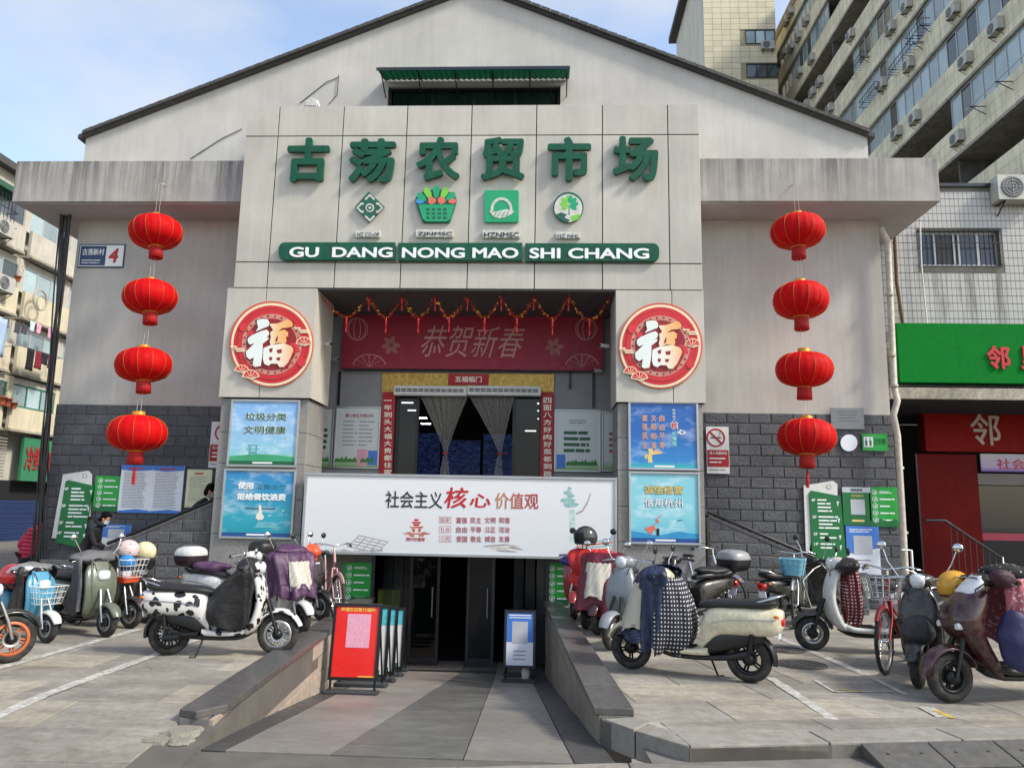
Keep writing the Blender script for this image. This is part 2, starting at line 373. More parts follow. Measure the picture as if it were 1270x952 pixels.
plazaR = MB(); pts = [(rx(6.1) + .02, 6.1), (.97, kerby(.97)), (9, kerby(9)), (60, kerby(9)), (60, 13.6), (rx(13.6) + .2, 13.6)]; plazaR.slab(pts, -.1, .085)
pR = tag(plazaR.build('plaza', M_grout), kind='structure')
zf = lambda x, y: .1
paving('paving_slab', pR, [lambda p: p[0] - rx(p[1]) - CW + .01, lambda p: p[1] - kerby(p[0]) - .3, lambda p: (p[1] - 6.2) * .53 + (p[0] - .62) * .7, lambda p: 13.7 - p[1], lambda p: 10 - p[0]], 1.2, .6, .19, zf, M_pv, origin=(.97, 5.48), seed=5)
# kerb stones, right
k0 = Vector((.97, kerby(.97), 0)); kd = Vector((1, .189, 0)).normalized(); kn = Vector((-kd.y, kd.x, 0))
for i in range(9):
    a = k0 + kd * (i * 1.0 + .006); b2 = k0 + kd * ((i + 1) * 1.0 - .006); b = MB()
    b.slab([(a.x, a.y), (b2.x, b2.y), ((b2 + kn * .29).x, (b2 + kn * .29).y), ((a + kn * .29).x, (a + kn * .29).y)], -.1, .104); b.build('kerb_stone', M_kerb, pR, bevel=.008)
c0 = (rx(6.1) + .03, 6.1); b = MB(); b.slab([c0, (.64, 5.83), (.80, 6.08), (.70, 6.18), (rx(6.1) + .28, 6.2)], -.1, .102); b.build('kerb_stone', M_kerb, pR, bevel=.008)
b = MB(); b.slab([(.65, 5.82), (.965, 5.48), (1.03, 5.76), (.81, 6.07)], -.1, .1); b.build('kerb_stone', M_kerb, pR, bevel=.008)
# left plaza
def fz(x, y):
    y0 = 6.3
    return .1 if y > y0 else max(.1 - (y0 - y) * .062, .006)
pl = MB(); PTS = [(-60, 4.4), (-2.2, 4.4), (-2.38, 5.7), (lx(13.6) - .02, 13.6), (-60, 13.6)]
pl.add([(-60, 4.4, -.02), (-2.2, 4.4, -.02), (-2.4, 6.3, .085), (-60, 6.3, .085), (lx(13.6) - .04, 13.6, .085), (-60, 13.6, .085), (-2.2, 4.4, -.2), (-2.4, 6.3, -.2), (lx(13.6) - .04, 13.6, -.2)], [(0, 1, 2, 3), (3, 2, 4, 5), (1, 6, 7, 2), (2, 7, 8, 4)])
pL = tag(pl.build('plaza', M_grout), kind='structure')
A1 = .035
paving('paving_slab', pL, [lambda p: lx(p[1]) - CW + .01 - p[0], lambda p: p[1] - 4.75 - (-2.7 - p[0]) * 0, lambda p: 13.7 - p[1], lambda p: p[0] + 11.5, lambda p: (-2.55 - p[0]) * 1.0 if p[1] < 6 else 1], 1.2, .6, A1, fz, M_pv, origin=(-3, 5), seed=9)
# road: slabs in front of the ramp
# ramp floor
M_rl = mat('ramp_stone_light', '#8c8882', .5, var=.10, vs=5, bump=.15, bs=120, rand=.09, stain=.3, dirt=.4)
M_rp = mat('ramp_stone_rosy', '#938a84', .5, var=.10, vs=5, bump=.15, bs=120, rand=.09, stain=.3, dirt=.4)
M_rd = mat('ramp_stone_dark', '#65645f', .45, var=.2, vs=5, bump=.15, bs=120, rand=.12, stain=.25)
M_re = mat('ramp_stone_edge', '#4a4a49', .5, var=.2, vs=5, rand=.1, stain=.2)
rb = MB(); rb.add([(lx(4.6), 5.38, rampz(5.38) - .02), (rx(5.0), 5.38, rampz(5.38) - .02), (rx(13.4), 13.4, rampz(13.4) - .02), (lx(13.4), 13.4, rampz(13.4) - .02), (lx(20), 20, rampz(13.4) - .02), (rx(20), 20, rampz(13.4) - .02)], [(0, 1, 2, 3), (3, 2, 5, 4)])
ramp = tag(rb.build('ramp', M_grout), kind='structure')
def rz2(x, y): return rampz(min(y, 13.2))
def band(fa, fb, L0, mats, seed, y0=5.38, y1=14.2):
    rg = random.Random(seed); y = y0
    while y < y1 - .05:
        ye = min(y + L0 * rg.uniform(.9, 1.1), y1); e = .004; b = MB()
        q = [(fa(y + e) + e, y + e), (fb(y + e) - e, y + e), (fb(ye - e) - e, ye - e), (fa(ye - e) + e, ye - e)]; dz = rg.uniform(-.001, .002)
        vs = [(x, yy, rz2(x, yy) + dz) for x, yy in q]; vs += [(x, yy, z - .05) for x, yy, z in vs]
        b.add(vs, [(0, 1, 2, 3), (7, 6, 5, 4), (4, 5, 1, 0), (5, 6, 2, 1), (6, 7, 3, 2), (7, 4, 0, 3)]); b.build('paving_slab', rg.choice(mats), ramp, bevel=.002, seg=1); y = ye
l1 = lambda y: lx(y) + .22; l2 = lambda y: -1.42 + (y - 5.3) * .003; l3 = lambda y: -.53 - (y - 5.3) * .035; l4 = lambda y: rx(y) - .26
band(lambda y: lx(y) - .02, l1, 1.1, [M_re], 1); band(l1, l2, 1.3, [M_rl, M_rp, M_rp], 2); band(l2, l3, .42, [M_rd], 3); band(l3, l4, .95, [M_rl, M_rl, M_rp], 4); band(l4, lambda y: rx(y) + .02, 1.0, [M_re], 5)
# road strip slabs in front of the ramp
rs = MB(); rs.add([(-2.3, 4.2, .004), (3.4, 4.2, .004), (3.4, 5.34, .004), (-2.3, 5.34, .004)], [(0, 1, 2, 3)]); road = tag(rs.build('road', M_grout), kind='structure')
paving('paving_slab', road, [lambda p: p[0] + 2.15, lambda p: 5.36 - p[1], lambda p: p[1] - 4.3, lambda p: 3.4 - p[0], lambda p: kerby(p[0]) - .03 - p[1]], 1.1, .5, 0.02, lambda x, y: .02, [M_rl, M_pv[0]], origin=(0, 5.36), seed=12, th=.015)

# painted lines
M_line = NB('worn_white_paint'); _f = M_line.ramp(M_line.noise(M_line.pos(), 16, 8, .7), [(.44, 0.), (.58, 1.)])
M_line.l(M_line.mixc(_f, lin('#98938b'), lin('#bfbdb5')), M_line.b.inputs['Base Color']); M_line.b.inputs['Roughness'].default_value = .7; M_line = M_line.mt
M_yel = mat('worn_yellow_paint', '#b59a42', .7, var=.3, vs=14)
def strip(a, b_, wd, m=M_line, z=.1055, par=None):
    a = PZ(*a); b_ = PZ(*b_); d = (b_ - a).normalized(); n = Vector((-d.y, d.x, 0)) * wd / 2; k = max(1, int((b_ - a).length / .3)); q = MB(); rg = random.Random(int(a.x * 100))
    for i in range(k):
        p = a + (b_ - a) * (i / k); r = a + (b_ - a) * ((i + 1) / k); w0 = 1 + rg.uniform(-.1, .1)
        q.add([(v.x, v.y, z if v.y > 6.3 else fz(v.x, v.y) + .0055) for v in (p - n * w0, r - n * w0, r + n * w0, p + n * w0)], [(0, 1, 2, 3)])
    return tag(q.build('painted_line', m), kind='structure')
strip((-60, 845), (176, 779), .11); strip((-60, 903), (245, 793), .11)
strip((946, 782), (1075, 837), .10); strip((1075, 837), (1125, 862), .06); strip((1148, 877), (1172, 890), .12)
strip((955, 840), (1040, 896), .10); strip((1010, 843), (1035, 858), .035); strip((1035, 858), (1110, 857), .03); strip((1040, 855), (1068, 858), .03, M_yel, .107); strip((1160, 881), (1182, 891), .05, M_yel, .108)
# manhole covers
M_iron = mat('cast_iron', '#55524d', .6, metal=.3, var=.2, vs=20)
for (px, py, r) in ((993, 824, .27), (975, 806, .22)):
    c = PZ(px, py); t = empty('manhole_cover', c); tag(t, 'round iron manhole cover in the paving, ' + ('nearer and larger one beside the white line' if r > .25 else 'farther and smaller one behind the other cover'), 'manhole cover', 'manhole covers in the right-hand paving')
    b = MB(); b.lathe([(r, -.04), (r, .006), (0.01, .006)], n=36, sm=False); b.build('plate', M_iron, t)
    b = MB()
    for q in (.95, .7, .45, .2): b.torus((0, 0, .007), r * q, .006, 'z', 36, 6)
    for k in range(12): a = k * PI / 6; b.tube([(r * .25 * math.cos(a), r * .25 * math.sin(a), .007), (r * .66 * math.cos(a), r * .66 * math.sin(a), .007)], .006, 5)
    b.build('raised_pattern', M_iron, t)

# ramp walls
M_blk = mat('split_face_block', '#8b8377', .85, var=.2, vs=14, bump=1.5, bs=30, rand=.12, stain=.25, dirt=.5)
M_blkp = mat('pinkish_ramp_block', '#a89a8c', .8, var=.12, vs=10, bump=.6, bs=60, rand=.08, stain=.2, dirt=.3)
def rampwall(fx, side, y0, label, m):
    t = tag(empty('ramp_wall', (fx(y0), y0, 0)), label, 'retaining wall', 'stone walls along the sides of the ramp'); T = (fx(y0), y0, 0)
    # core
    b = MB(); o = side * .03; w2 = side * (CW - .02)
    q = [(fx(y0) + o, y0), (fx(13.2) + o, 13.2), (fx(13.2) + w2, 13.2), (fx(y0) + w2, y0)]
    if side > 0: q = q[::-1]
    b.slab([(x - T[0], y - T[1]) for x, y in q], -1.3, .1); b.build('wall_core', M_mort, t)
    hs = .19; zt = .1; k = 0
    while zt > -1.15:
        z1 = zt; z0 = zt - hs + .006; y = y0 + ((k % 2) * .25 if k else 0)
        if k % 2: y = y0
        first = True
        while y < 13.15:
            Lb = .62 * (.5 if (first and k % 2) else 1); ye = min(y + Lb, 13.2); first = False
            if rampz(ye) < z1 + .02 + .0:
                b = MB(); j = random.uniform(-.006, .006); xa, xb = fx(y + .004) + side * j, fx(ye - .004) + side * j
                vs = []
                for z in (z0, z1): vs += [(xa + side * .05 - T[0], y + .004 - T[1], z), (xa - T[0], y + .004 - T[1], z), (xb - T[0], ye - .004 - T[1], z), (xb + side * .05 - T[0], ye - .004 - T[1], z)]
                if side > 0: vs = [vs[i] for i in (3, 2, 1, 0, 7, 6, 5, 4)]
                b.hexa(vs); b.build('stone_block', m, t, bevel=.006, seg=1)
            y = ye
        zt -= hs; k += 1
    y = y0; k = 0
    while y < 13.15:
        ye = min(y + .8, 13.2); b = MB(); a = -side * .035; c = side * CW; j = random.uniform(0, .004)
        q = [(fx(y + .003) + a - T[0], y + .003 - T[1]), (fx(ye - .003) + a - T[0], ye - .003 - T[1]), (fx(ye - .003) + c - T[0], ye - .003 - T[1]), (fx(y + .003) + c - T[0], y + .003 - T[1])]
        if side > 0: q = q[::-1]
        if k == 0 and side < 0: q = [(fx(y + .22) + a - T[0], .2), q[1], q[2], (fx(y) + c - T[0] , .03), (fx(y) - .12 - T[0], -.02)]
        b.slab(q, .1, .155 + j); b.build('coping_stone', M_slate, t, bevel=.006); y = ye; k += 1
    return t
rampwall(lx, -1, 5.75, 'low pinkish block wall with dark coping on the left of the ramp', M_blkp)
rampwall(rx, 1, 6.2, 'low rough grey block wall with dark coping on the right of the ramp', M_blk)
# broken concrete at the left end
M_rub = mat('broken_concrete', '#8f8a7e', .95, var=.25, vs=14, bump=2, bs=30, dirt=.5)
rg = random.Random(4); t = tag(empty('broken_kerb', (-2.6, 5.6, 0)), 'crumbling lump of broken concrete at the near end of the left ramp wall', 'broken kerb')
for i, (x, y, sx, sy, sz, az) in enumerate([(-2.52, 5.58, .15, .14, .10, .3), (-2.62, 5.42, .12, .10, .06, .1), (-2.46, 5.42, .09, .09, .06, .8), (-2.74, 5.30, .10, .08, .03, .2), (-2.86, 5.18, .08, .05, .02, .5)]):
    b = MB(); b.ball((0, 0, 0), sx, sy, sz, 12, 7, z0=-.99, fn=None); vs = []
    for p in b.v: q = 1 + rg.uniform(-.2, .2); vs.append((p[0] * q, p[1] * q, min(p[2] * q, sz * .55)))
    b.v = vs; b.sm = [False] * len(b.sm); o = b.build('concrete_chunk', M_rub, t, (x + 2.6, y - 5.6, .02)); o.rotation_euler = (0, 0, az)
# rubber kerb ramps at lower right
M_rub2 = mat('black_rubber', '#4b4b4a', .7, var=.2, vs=12, bump=.5, bs=150, dirt=.4)
for i in range(5):
    a = k0 + kd * (1.22 + i * .5) - kn * .012; b2 = k0 + kd * (1.22 + i * .5 + .49) - kn * .012
    lab = ['leftmost black rubber kerb ramp wedge lying against the kerb', 'second black rubber kerb ramp wedge from the left at the kerb', 'third black rubber kerb ramp wedge from the left at the kerb', 'fourth black rubber kerb ramp wedge from the left at the kerb', 'rightmost black rubber kerb ramp wedge at the kerb'][i]
    t = tag(empty('kerb_ramp', a), lab, 'kerb ramp', 'rubber kerb ramps lined up along the kerb')
    f = -kn * .27; bb = b2 - a
    b = MB(); b.hexa([(0, 0, 0), (f.x, f.y, 0), (bb.x + f.x, bb.y + f.y, 0), (bb.x, bb.y, 0), (0, 0, .098), (f.x, f.y, .016), (bb.x + f.x, bb.y + f.y, .016), (bb.x, bb.y, .098)]); b.build('wedge', M_rub2, t, bevel=.006)
    b = MB()
    for u in (.25, .75):
        c = Vector(bb) * u + f * .45; b.lathe([(.012, -.02), (.012, .004), (.001, .004)], (c.x, c.y, .062), n=10, sm=False)
    b.build('bolt', M_iron, t)

# ================================================================ MARKET BUILDING
mk = tag(empty('market_building', (-1.5, 13.75, 0)), 'grey market hall with gabled roof, dark tiled base and cladded sign block', 'market building'); OX = Vector((-1.5, 13.75, 0))
def part(b, name, m, par=None, **k):
    par = par or mk; o = b.build(name, m, par, **k)
    base = par.matrix_world.translation if False else None
    return o
class PB(MB):            # world coordinates; the builder shifts to the thing's base
    def put(s, name, m, thing, base=None, **k):
        base = wbase(thing)
        s.v = [(x - base[0], y - base[1], z - base[2]) for x, y, z in s.v]; return s.build(name, m, thing, **k)
def child0(o, base): o.location = (-base[0], -base[1], -base[2]); return o      # for meshes given in world coordinates
X0, X1 = -5.52, 2.61
# wing walls and bricks
def brickmeshes(L_, h, m, n=4, d=.035):
    out = []
    for i in range(n):
        rg = random.Random(i * 7 + int(L_ * 1000)); b = MB(); c = .012
        fr = [(c, -d + rg.uniform(-.006, .004), c), (L_ - c, -d + rg.uniform(-.006, .004), c), (L_ - c, -d + rg.uniform(-.006, .004), h - c), (c, -d + rg.uniform(-.006, .004), h - c)]
        mid = (L_ * rg.uniform(.35, .65), -d - rg.uniform(0, .01), h * rg.uniform(.35, .65))
        ed = [(0, -d + .012, 0), (L_, -d + .012, 0), (L_, -d + .012, h), (0, -d + .012, h)]; bk = [(0, 0, 0), (L_, 0, 0), (L_, 0, h), (0, 0, h)]
        b.add(fr + [mid] + ed + bk, [(0, 1, 4), (1, 2, 4), (2, 3, 4), (3, 0, 4)] + [(5 + k, 5 + (k + 1) % 4, (k + 1) % 4, k) for k in range(4)] + [(9 + k, 9 + (k + 1) % 4, 5 + (k + 1) % 4, 5 + k) for k in range(4)])
        out.append(b.mesh('brick', m))
    return out
def bricklay(parent, base, x0, x1, z0, z1, y, m, Lb=.39, hb=.19, g=.012, topf=None, seed=1, dy=.035):
    full = brickmeshes(Lb - g, hb - g, m); cache = {}; rg = random.Random(seed); z = z0; r = 0
    while z + hb <= z1 + .02:
        x = x0 - (Lb / 2 if r % 2 else 0)
        while x < x1 - .03:
            a, b_ = max(x, x0), min(x + Lb, x1)
            if topf is not None and min(topf(a), topf(b_)) < z + hb:
                q = [(a + g / 2, z + g / 2), (b_ - g / 2, z + g / 2), (b_ - g / 2, z + hb - g / 2), (a + g / 2, z + hb - g / 2)]; sl_ = (topf(b_) - topf(a)) / (b_ - a); q = clip(q, lambda p: topf(a) + sl_ * (p[0] - a) - p[1])
                if len(q) > 2 and max(p[1] for p in q) - min(p[1] for p in q) > .03: bb_ = MB(); bb_.prism([(x_ - base[0], z_ - base[2]) for x_, z_ in q], y - base[1] - dy + .004, y - base[1]); bb_.build('brick', m, parent, bevel=.004, seg=1)
            else:
                Lx = round(b_ - a - g, 3)
                if Lx > .04:
                    if abs(Lx - (Lb - g)) < .004: me = rg.choice(full)
                    else:
                        if Lx not in cache: cache[Lx] = brickmeshes(Lx, hb - g, m, 1)[0]
                        me = cache[Lx]
                    mesh_obj('brick', me, parent, (a + g / 2 - base[0], y - base[1], z + g / 2 - base[2]))
            x += Lb
        z += hb; r += 1
ww = {}
for nm, xa, xb in (('l', -9.13, -5.5), ('r', 2.6, 6.07)):
    b = PB(); b.box(xa, xb, 13.78, 14.1, 0, 7.1); wl = b.put('wing_wall', M_plast, mk); ww[nm] = wl
    b = PB(); b.box(xa + (-.012 if nm == 'l' else 0), xb + (.012 if nm == 'r' else 0), 13.757, 13.79, 0, 3.43); b.put('mortar_bed', M_mort, wl, mk.location)
    bricklay(wl, mk.location, xa - .02 if nm == 'l' else xa, xb + (.02 if nm == 'r' else 0), .01, 3.43, 13.772, M_brick, seed=3)
b = PB(); b.box(-9.13, -8.9, 14.1, 32, 0, 8.3); b.box(5.85, 6.07, 14.1, 32, 0, 8.3); b.put('side_wall', M_plast, mk)
b = PB(); b.box(-9.13, 6.07, 32, 32.2, 0, 8.3); b.put('rear_wall', M_plast, mk)
# canopies
cl = PB(); cl.box(-9.92, -5.53, 12.95, 13.9, 7.07, 7.87); cl.box(-9.92, -9.1, 13.9, 24, 7.07, 7.87); cl.put('canopy', M_conc, mk, bevel=.012)
cr = PB(); cr.box(2.63, 6.79, 12.95, 13.9, 7.08, 7.89); cr.box(6.05, 6.79, 13.9, 24, 7.08, 7.89); cr.put('canopy', M_conc, mk, bevel=.012)
so_ = PB(); so_.box(-9.86, -5.56, 13.0, 13.77, 7.05, 7.069); so_.box(-9.86, -9.14, 13.775, 23.9, 7.05, 7.069); so_.put('soffit', M_soffit, mk)
so_ = PB(); so_.box(2.66, 6.73, 13.0, 13.77, 7.06, 7.079); so_.box(6.08, 6.73, 13.775, 23.9, 7.06, 7.079); so_.put('soffit', M_soffit, mk)
# gable
wa, wb, wt = PY(481, 120, 13.75).x, PY(695, 120, 13.75).x, PY(590, 107, 13.75).z
pk = (-1.53, 11.86); eL = (-9.18, 8.72); eR = (5.95, 8.68)
def gz(x): return eL[1] + (pk[1] - eL[1]) * (x - eL[0]) / (pk[0] - eL[0]) if x < pk[0] else eR[1] + (pk[1] - eR[1]) * (x - eR[0]) / (pk[0] - eR[0])
b = PB(); b.prism([(-9.18, 7.8), (wa, 7.8), (wa, gz(wa)), eL], 13.75, 14.0); b.prism([(wb, 7.8), (5.95, 7.8), eR, (wb, gz(wb))], 13.75, 14.0); b.prism([(wa, wt), (wb, wt), (wb, gz(wb)), pk, (wa, gz(wa))], 13.75, 14.0)
b.box(wa, wb, 13.75, 14.0, 7.8, 8.4)
b.v = [tuple(p) for p in b.v]; b.put('gable_wall', M_gable, mk)
b = PB(); th = .09
for (p, q) in ((eL, pk), (pk, eR)):
    e = .12; d = Vector((q[0] - p[0], q[1] - p[1])).normalized(); p2 = (p[0] - d.x * (e if p is eL else 0), p[1] - d.y * (e if p is eL else 0)); q2 = (q[0] + d.x * (e if q is eR else 0), q[1] + d.y * (e if q is eR else 0))
    b.prism([(p2[0], p2[1] + .005), (q2[0], q2[1] + .005), (q2[0], q2[1] + th), (p2[0], p2[1] + th)], 13.66, 32.4)
b.put('roof', M_roof, mk)
b = PB()
for (p, q) in ((eL, pk), (pk, eR)):
    n = 40
    for i in range(n):
        u, v = i / n, (i + .96) / n; xa, za = p[0] + (q[0] - p[0]) * u, p[1] + (q[1] - p[1]) * u; xb, zb = p[0] + (q[0] - p[0]) * v, p[1] + (q[1] - p[1]) * v
        b.prism([(xa, za + th - .05), (xb, zb + th - .05), (xb, zb + th + .022), (xa, za + th + .012)], 13.60, 13.9)
tag(b.put('verge_tile', M_roof, mk), kind='stuff')
# gable window
wn = PB(); fr = .05
for (a, c, e, f) in ((wa, wb, wt - .06, wt), (wa, wb, 8.4, 8.46), (wa, wa + .06, 8.46, wt - .06), (wb - .06, wb, 8.46, wt - .06)): wn.box(a, c, 13.82, 13.9, e, f)
W4 = (wb - wa - .12) / 4
for i in range(1, 4): wn.box(wa + .06 + W4 * i - .03, wa + .06 + W4 * i + .03, 13.83, 13.89, 8.46, wt - .06)
wno = wn.put('window', M_black, mk)
M_pane = mat('green_dark_pane', '#1c2423', .08, var=.5, vs=2, spec=.8, rand=.5)
for i in range(4): b = PB(); b.box(wa + .06 + W4 * i + .031, wa + .06 + W4 * (i + 1) - .031, 13.85, 13.86, 8.47, wt - .07); b.put('pane', M_pane, wno, mk.location)
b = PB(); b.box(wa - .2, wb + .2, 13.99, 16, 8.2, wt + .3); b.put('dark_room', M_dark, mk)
# awning over the gable window
aw = tag(empty('awning', PY(587, 100, 13.75)), 'green corrugated plastic awning on metal brackets over the gable window', 'awning')
M_awn = mat('green_corrugated_plastic', '#2c8262', .5, var=.3, vs=8, dirt=.3)
_t = M_awn.node_tree; _tr = _t.nodes.new('ShaderNodeBsdfTranslucent'); _tr.inputs[0].default_value = (.05, .26, .17, 1); _ms = _t.nodes.new('ShaderNodeMixShader'); _ms.inputs[0].default_value = .55; _t.links.new(_t.nodes['Principled BSDF'].outputs[0], _ms.inputs[1]); _t.links.new(_tr.outputs[0], _ms.inputs[2]); _t.links.new(_ms.outputs[0], _t.nodes['Material Output'].inputs[0])
a0, a1 = PY(467, 86, 13.1).x, PY(707, 86, 13.1).x; zt_ = PY(587, 100, 13.75).z + .25; zb_ = PY(587, 84, 13.1).z
zt_ = PY(587, 99, 13.75).z
b = PB(); b.grid(lambda u, v: (a0 + (a1 - a0) * u, 13.1 + .64 * v, zb_ + (zt_ - zb_) * v + .012 * math.sin(u * 2 * PI * 34)), 240, 2); b.put('corrugated_sheet', M_awn, aw, solid=.004)
b = PB(); b.box(a0, a1, 13.085, 13.1, zb_ - .05, zb_ + .012); b.put('edge_trim', M_pane, aw)
for i in range(6):
    x = a0 + .05 + (a1 - a0 - .1) * i / 5; b = PB(); b.tube([(x, 13.12, zb_ - .01), (x, 13.74, zt_ - .02)], .014, 6); b.tube([(x, 13.3, zb_ - .0), (x, 13.74, zt_ - .38)], .012, 6); b.put('bracket', M_black, aw)

# sign block
jx = [307, 346, 426, 505, 585, 665.5, 747, 828, 866]; JX = [PY(x, 150, 12.7).x for x in jx]; JX[0] = X0; JX[-1] = X1
JZ = [8.80, PY(585, 168, 12.7).z, PY(585, 326, 12.7).z, 5.38]
b = PB(); b.box(X0 + .012, X1 - .012, 12.715, 13.75, 5.39, 8.79); b.put('sign_block_core', M_joint, mk)
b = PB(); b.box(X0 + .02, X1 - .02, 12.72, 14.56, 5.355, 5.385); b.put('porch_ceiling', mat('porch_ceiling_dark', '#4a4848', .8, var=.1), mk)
for r in range(3):
    for c in range(8):
        b = PB(); b.box(JX[c] + .009, JX[c + 1] - .009, 12.70, 12.73, JZ[r + 1] + .009, JZ[r] - .009); b.put('cladding_panel', M_panel, mk, bevel=.004)
for r in range(3):
    for s_, xx in ((-1, X0), (1, X1)):
        b = PB(); b.box(xx if s_ < 0 else xx - .02, xx + .02 if s_ < 0 else xx, 12.735, 13.74, JZ[r + 1] + .007, JZ[r] - .007); b.put('cladding_panel', M_panel, mk)
# upper pillars (cladded)
PLs = [(-5.62, -4.02, (331, 321)), (1.13, 2.62, (833, 835))]
zb1 = 3.45
for (xa, xb, jj) in PLs:
    b = PB(); b.box(xa + .015, xb - .015, 12.72, 13.76, zb1 + .01, 5.37); b.put('pillar_core', M_joint, mk)
    xj = (PY(jj[0], 365, 12.7).x + PY(jj[1], 485, 12.7).x) / 2
    for (c, d) in ((xa, xj), (xj, xb)):
        b = PB(); b.box(c + .006, d - .006, 12.695, 12.725, zb1, 5.372); b.put('cladding_panel', M_panel, mk, bevel=.004)
    for xx in (xa, xb):
        b = PB(); b.box(xx if xx == xa else xx - .02, xx + .02 if xx == xa else xx, 12.728, 13.74, zb1, 5.372); b.put('cladding_panel', M_panel, mk)
    # granite below
    zz = [zb1 - .01, 2.86, 2.33, 1.74, 1.17, .62, .0]
    for i in range(6):
        sp = [xa + .03, xb - .05] if i >= 4 else [xa + .03, xa + .03 + (.45 if i % 2 else .62), xb - .05]
        for j in range(len(sp) - 1):
            b = PB(); b.box(sp[j] + .003, sp[j + 1] - .003, 12.76, 13.4, zz[i + 1] + .003, zz[i] - .003); b.put('stone_block', M_gran, mk, bevel=.005)
        b = PB(); b.box(xa + .033, xb - .053, 13.402, 13.75, zz[i + 1] + .003, zz[i] - .003); b.put('stone_block', M_gran, mk, bevel=.005)
# wall beside and above the basement door
od0, od1, oz = -2.89, 0.0, 1.35
M_bw = mat('basement_wall', '#77756f', .8, var=.12, stain=.2)
b = PB(); b.box(-4.05, od0, 13.2, 13.5, -1.2, 1.5); b.box(od1, 1.15, 13.2, 13.5, -1.2, 1.5); b.box(od0, od1, 13.2, 13.5, oz, 1.5); b.put('basement_wall', M_bw, mk)
# porch
b = PB(); b.box(-4.05, 1.15, 12.78, 14.6, 1.5, 1.62); b.put('porch_floor', M_gran, mk)
dx0, dx1, dz1 = PY(489, 500, 14.55).x, PY(672, 500, 14.55).x, PY(580, 487, 14.55).z
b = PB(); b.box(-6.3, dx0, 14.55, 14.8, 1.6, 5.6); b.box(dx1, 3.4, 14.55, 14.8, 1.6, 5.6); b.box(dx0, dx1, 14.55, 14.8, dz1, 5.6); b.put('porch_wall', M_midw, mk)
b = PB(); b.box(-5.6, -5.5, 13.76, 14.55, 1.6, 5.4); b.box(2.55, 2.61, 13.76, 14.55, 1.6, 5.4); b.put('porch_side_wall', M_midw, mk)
# ================================================================ SIGNS ON THE BLOCK
NPL = [0]
def step(): NPL[0] += 1; return (NPL[0] * 7 % 16) * 6e-5       # no two printed shapes share a plane
def plate(name, pts, D, th, m, parent, **k):      # outline given in photo pixels on the plane y = D
    q = [PY(x, y, D) for x, y in pts]; q = [(p.x, p.z) for p in q]
    ar = sum(q[i][0] * q[(i + 1) % len(q)][1] - q[(i + 1) % len(q)][0] * q[i][1] for i in range(len(q)))
    if ar < 0: q = q[::-1]
    b = PB(); b.prism(q, D - th - (step() if th < .02 else 0), D); return b.put(name, m, parent, **k)
def ell(cx, cy, rx_, ry_, n=28, a0=0, a1=360): return [(cx + rx_ * math.cos(R(a0 + (a1 - a0) * i / n)), cy + ry_ * math.sin(R(a0 + (a1 - a0) * i / n))) for i in range(n if a1 - a0 == 360 else n + 1)]
def rrect(x0, y0, x1, y1, r, sides='lr', n=6):
    o = []
    for (cx, cy, a) in ((x1 - r, y1 - r, 0), (x0 + r, y1 - r, 90), (x0 + r, y0 + r, 180), (x1 - r, y0 + r, 270)):
        if ('r' if cx > (x0 + x1) / 2 else 'l') in sides: o += [(cx + r * math.cos(R(a + 90 * i / n)), cy + r * math.sin(R(a + 90 * i / n))) for i in range(n + 1)]
        else: o.append((x1 if cx > (x0 + x1) / 2 else x0, y1 if cy > (y0 + y1) / 2 else y0))
    return o
hz = tag(empty('market_name_sign', PY(586, 200, 12.7)), 'six large raised green Chinese characters across the top of the sign block', 'sign')
for ch, (a, b_, c, d) in zip('古荡农贸市场', ((357, 173, 409, 227), (434, 174, 491, 228), (517, 172, 571, 226), (597, 172, 651, 225), (679, 172, 733, 226), (760, 171, 816, 226))):
    tpx('character', ch, a, b_, c, d, 12.66, M_green, hz, ext=.07, off=.035, res=3)
for i, (tx, a, b_, sd_, lab) in enumerate((('GU  DANG', 347, 491, 'l', 'left piece of the long green name board, white letters GU DANG'), ('NONG MAO', 494.5, 648, '', 'middle piece of the long green name board, white letters NONG MAO'), ('SHI CHANG', 651.5, 817, 'r', 'right piece of the long green name board, white letters SHI CHANG'))):
    y0, y1 = 302 + i * .6, 324 + i * .8
    t = tag(empty('name_board', PY((a + b_) / 2, 313, 12.7)), lab, 'sign', 'green lettered name boards'); o_ = rrect(a, y0, b_, y1, 8, sd_)
    plate('board', o_, 12.69, .07, M_green, t, bevel=.006)
    m_ = (12, 4) if i == 0 else (4, 5) if i == 1 else (5, 12)
    tpx('lettering', tx, a + m_[0], y0 + 4.6, b_ - m_[1], y1 - 4.6, 12.619, M_wprint, t, ext=.008, off=.03, res=4)
M_lgreen = mat('logo_green', '#1b9c68', .4, var=.05); M_dgreen = mat('logo_dark_green', '#1d5a47', .5, var=.05); M_lime = mat('logo_lime', '#79c143', .45, var=.05)
M_lblue = mat('logo_blue', '#3b8ed0', .45, var=0); M_coral = mat('logo_coral', '#d7705a', .45, var=0); M_wdirt = mat('logo_white', '#cfcfc6', .5, var=.05, dirt=.3)
def caption(tx, a, b_, c, d, lab, wide=0):
    t = tag(empty('caption_plate', PY((a + c) / 2, (b_ + d) / 2, 12.7)), lab, 'sign', 'small caption plates under the logos'); plate('plate', [(a, b_), (c, b_), (c, d), (a, d)], 12.69, .05, M_wdirt, t)
    tpx('lettering', tx, a + 1.5, b_ + 1.6, c - 1.5, d - 1.6, 12.639, M_print, t, ext=.004, off=.004 + wide * .3, res=3)
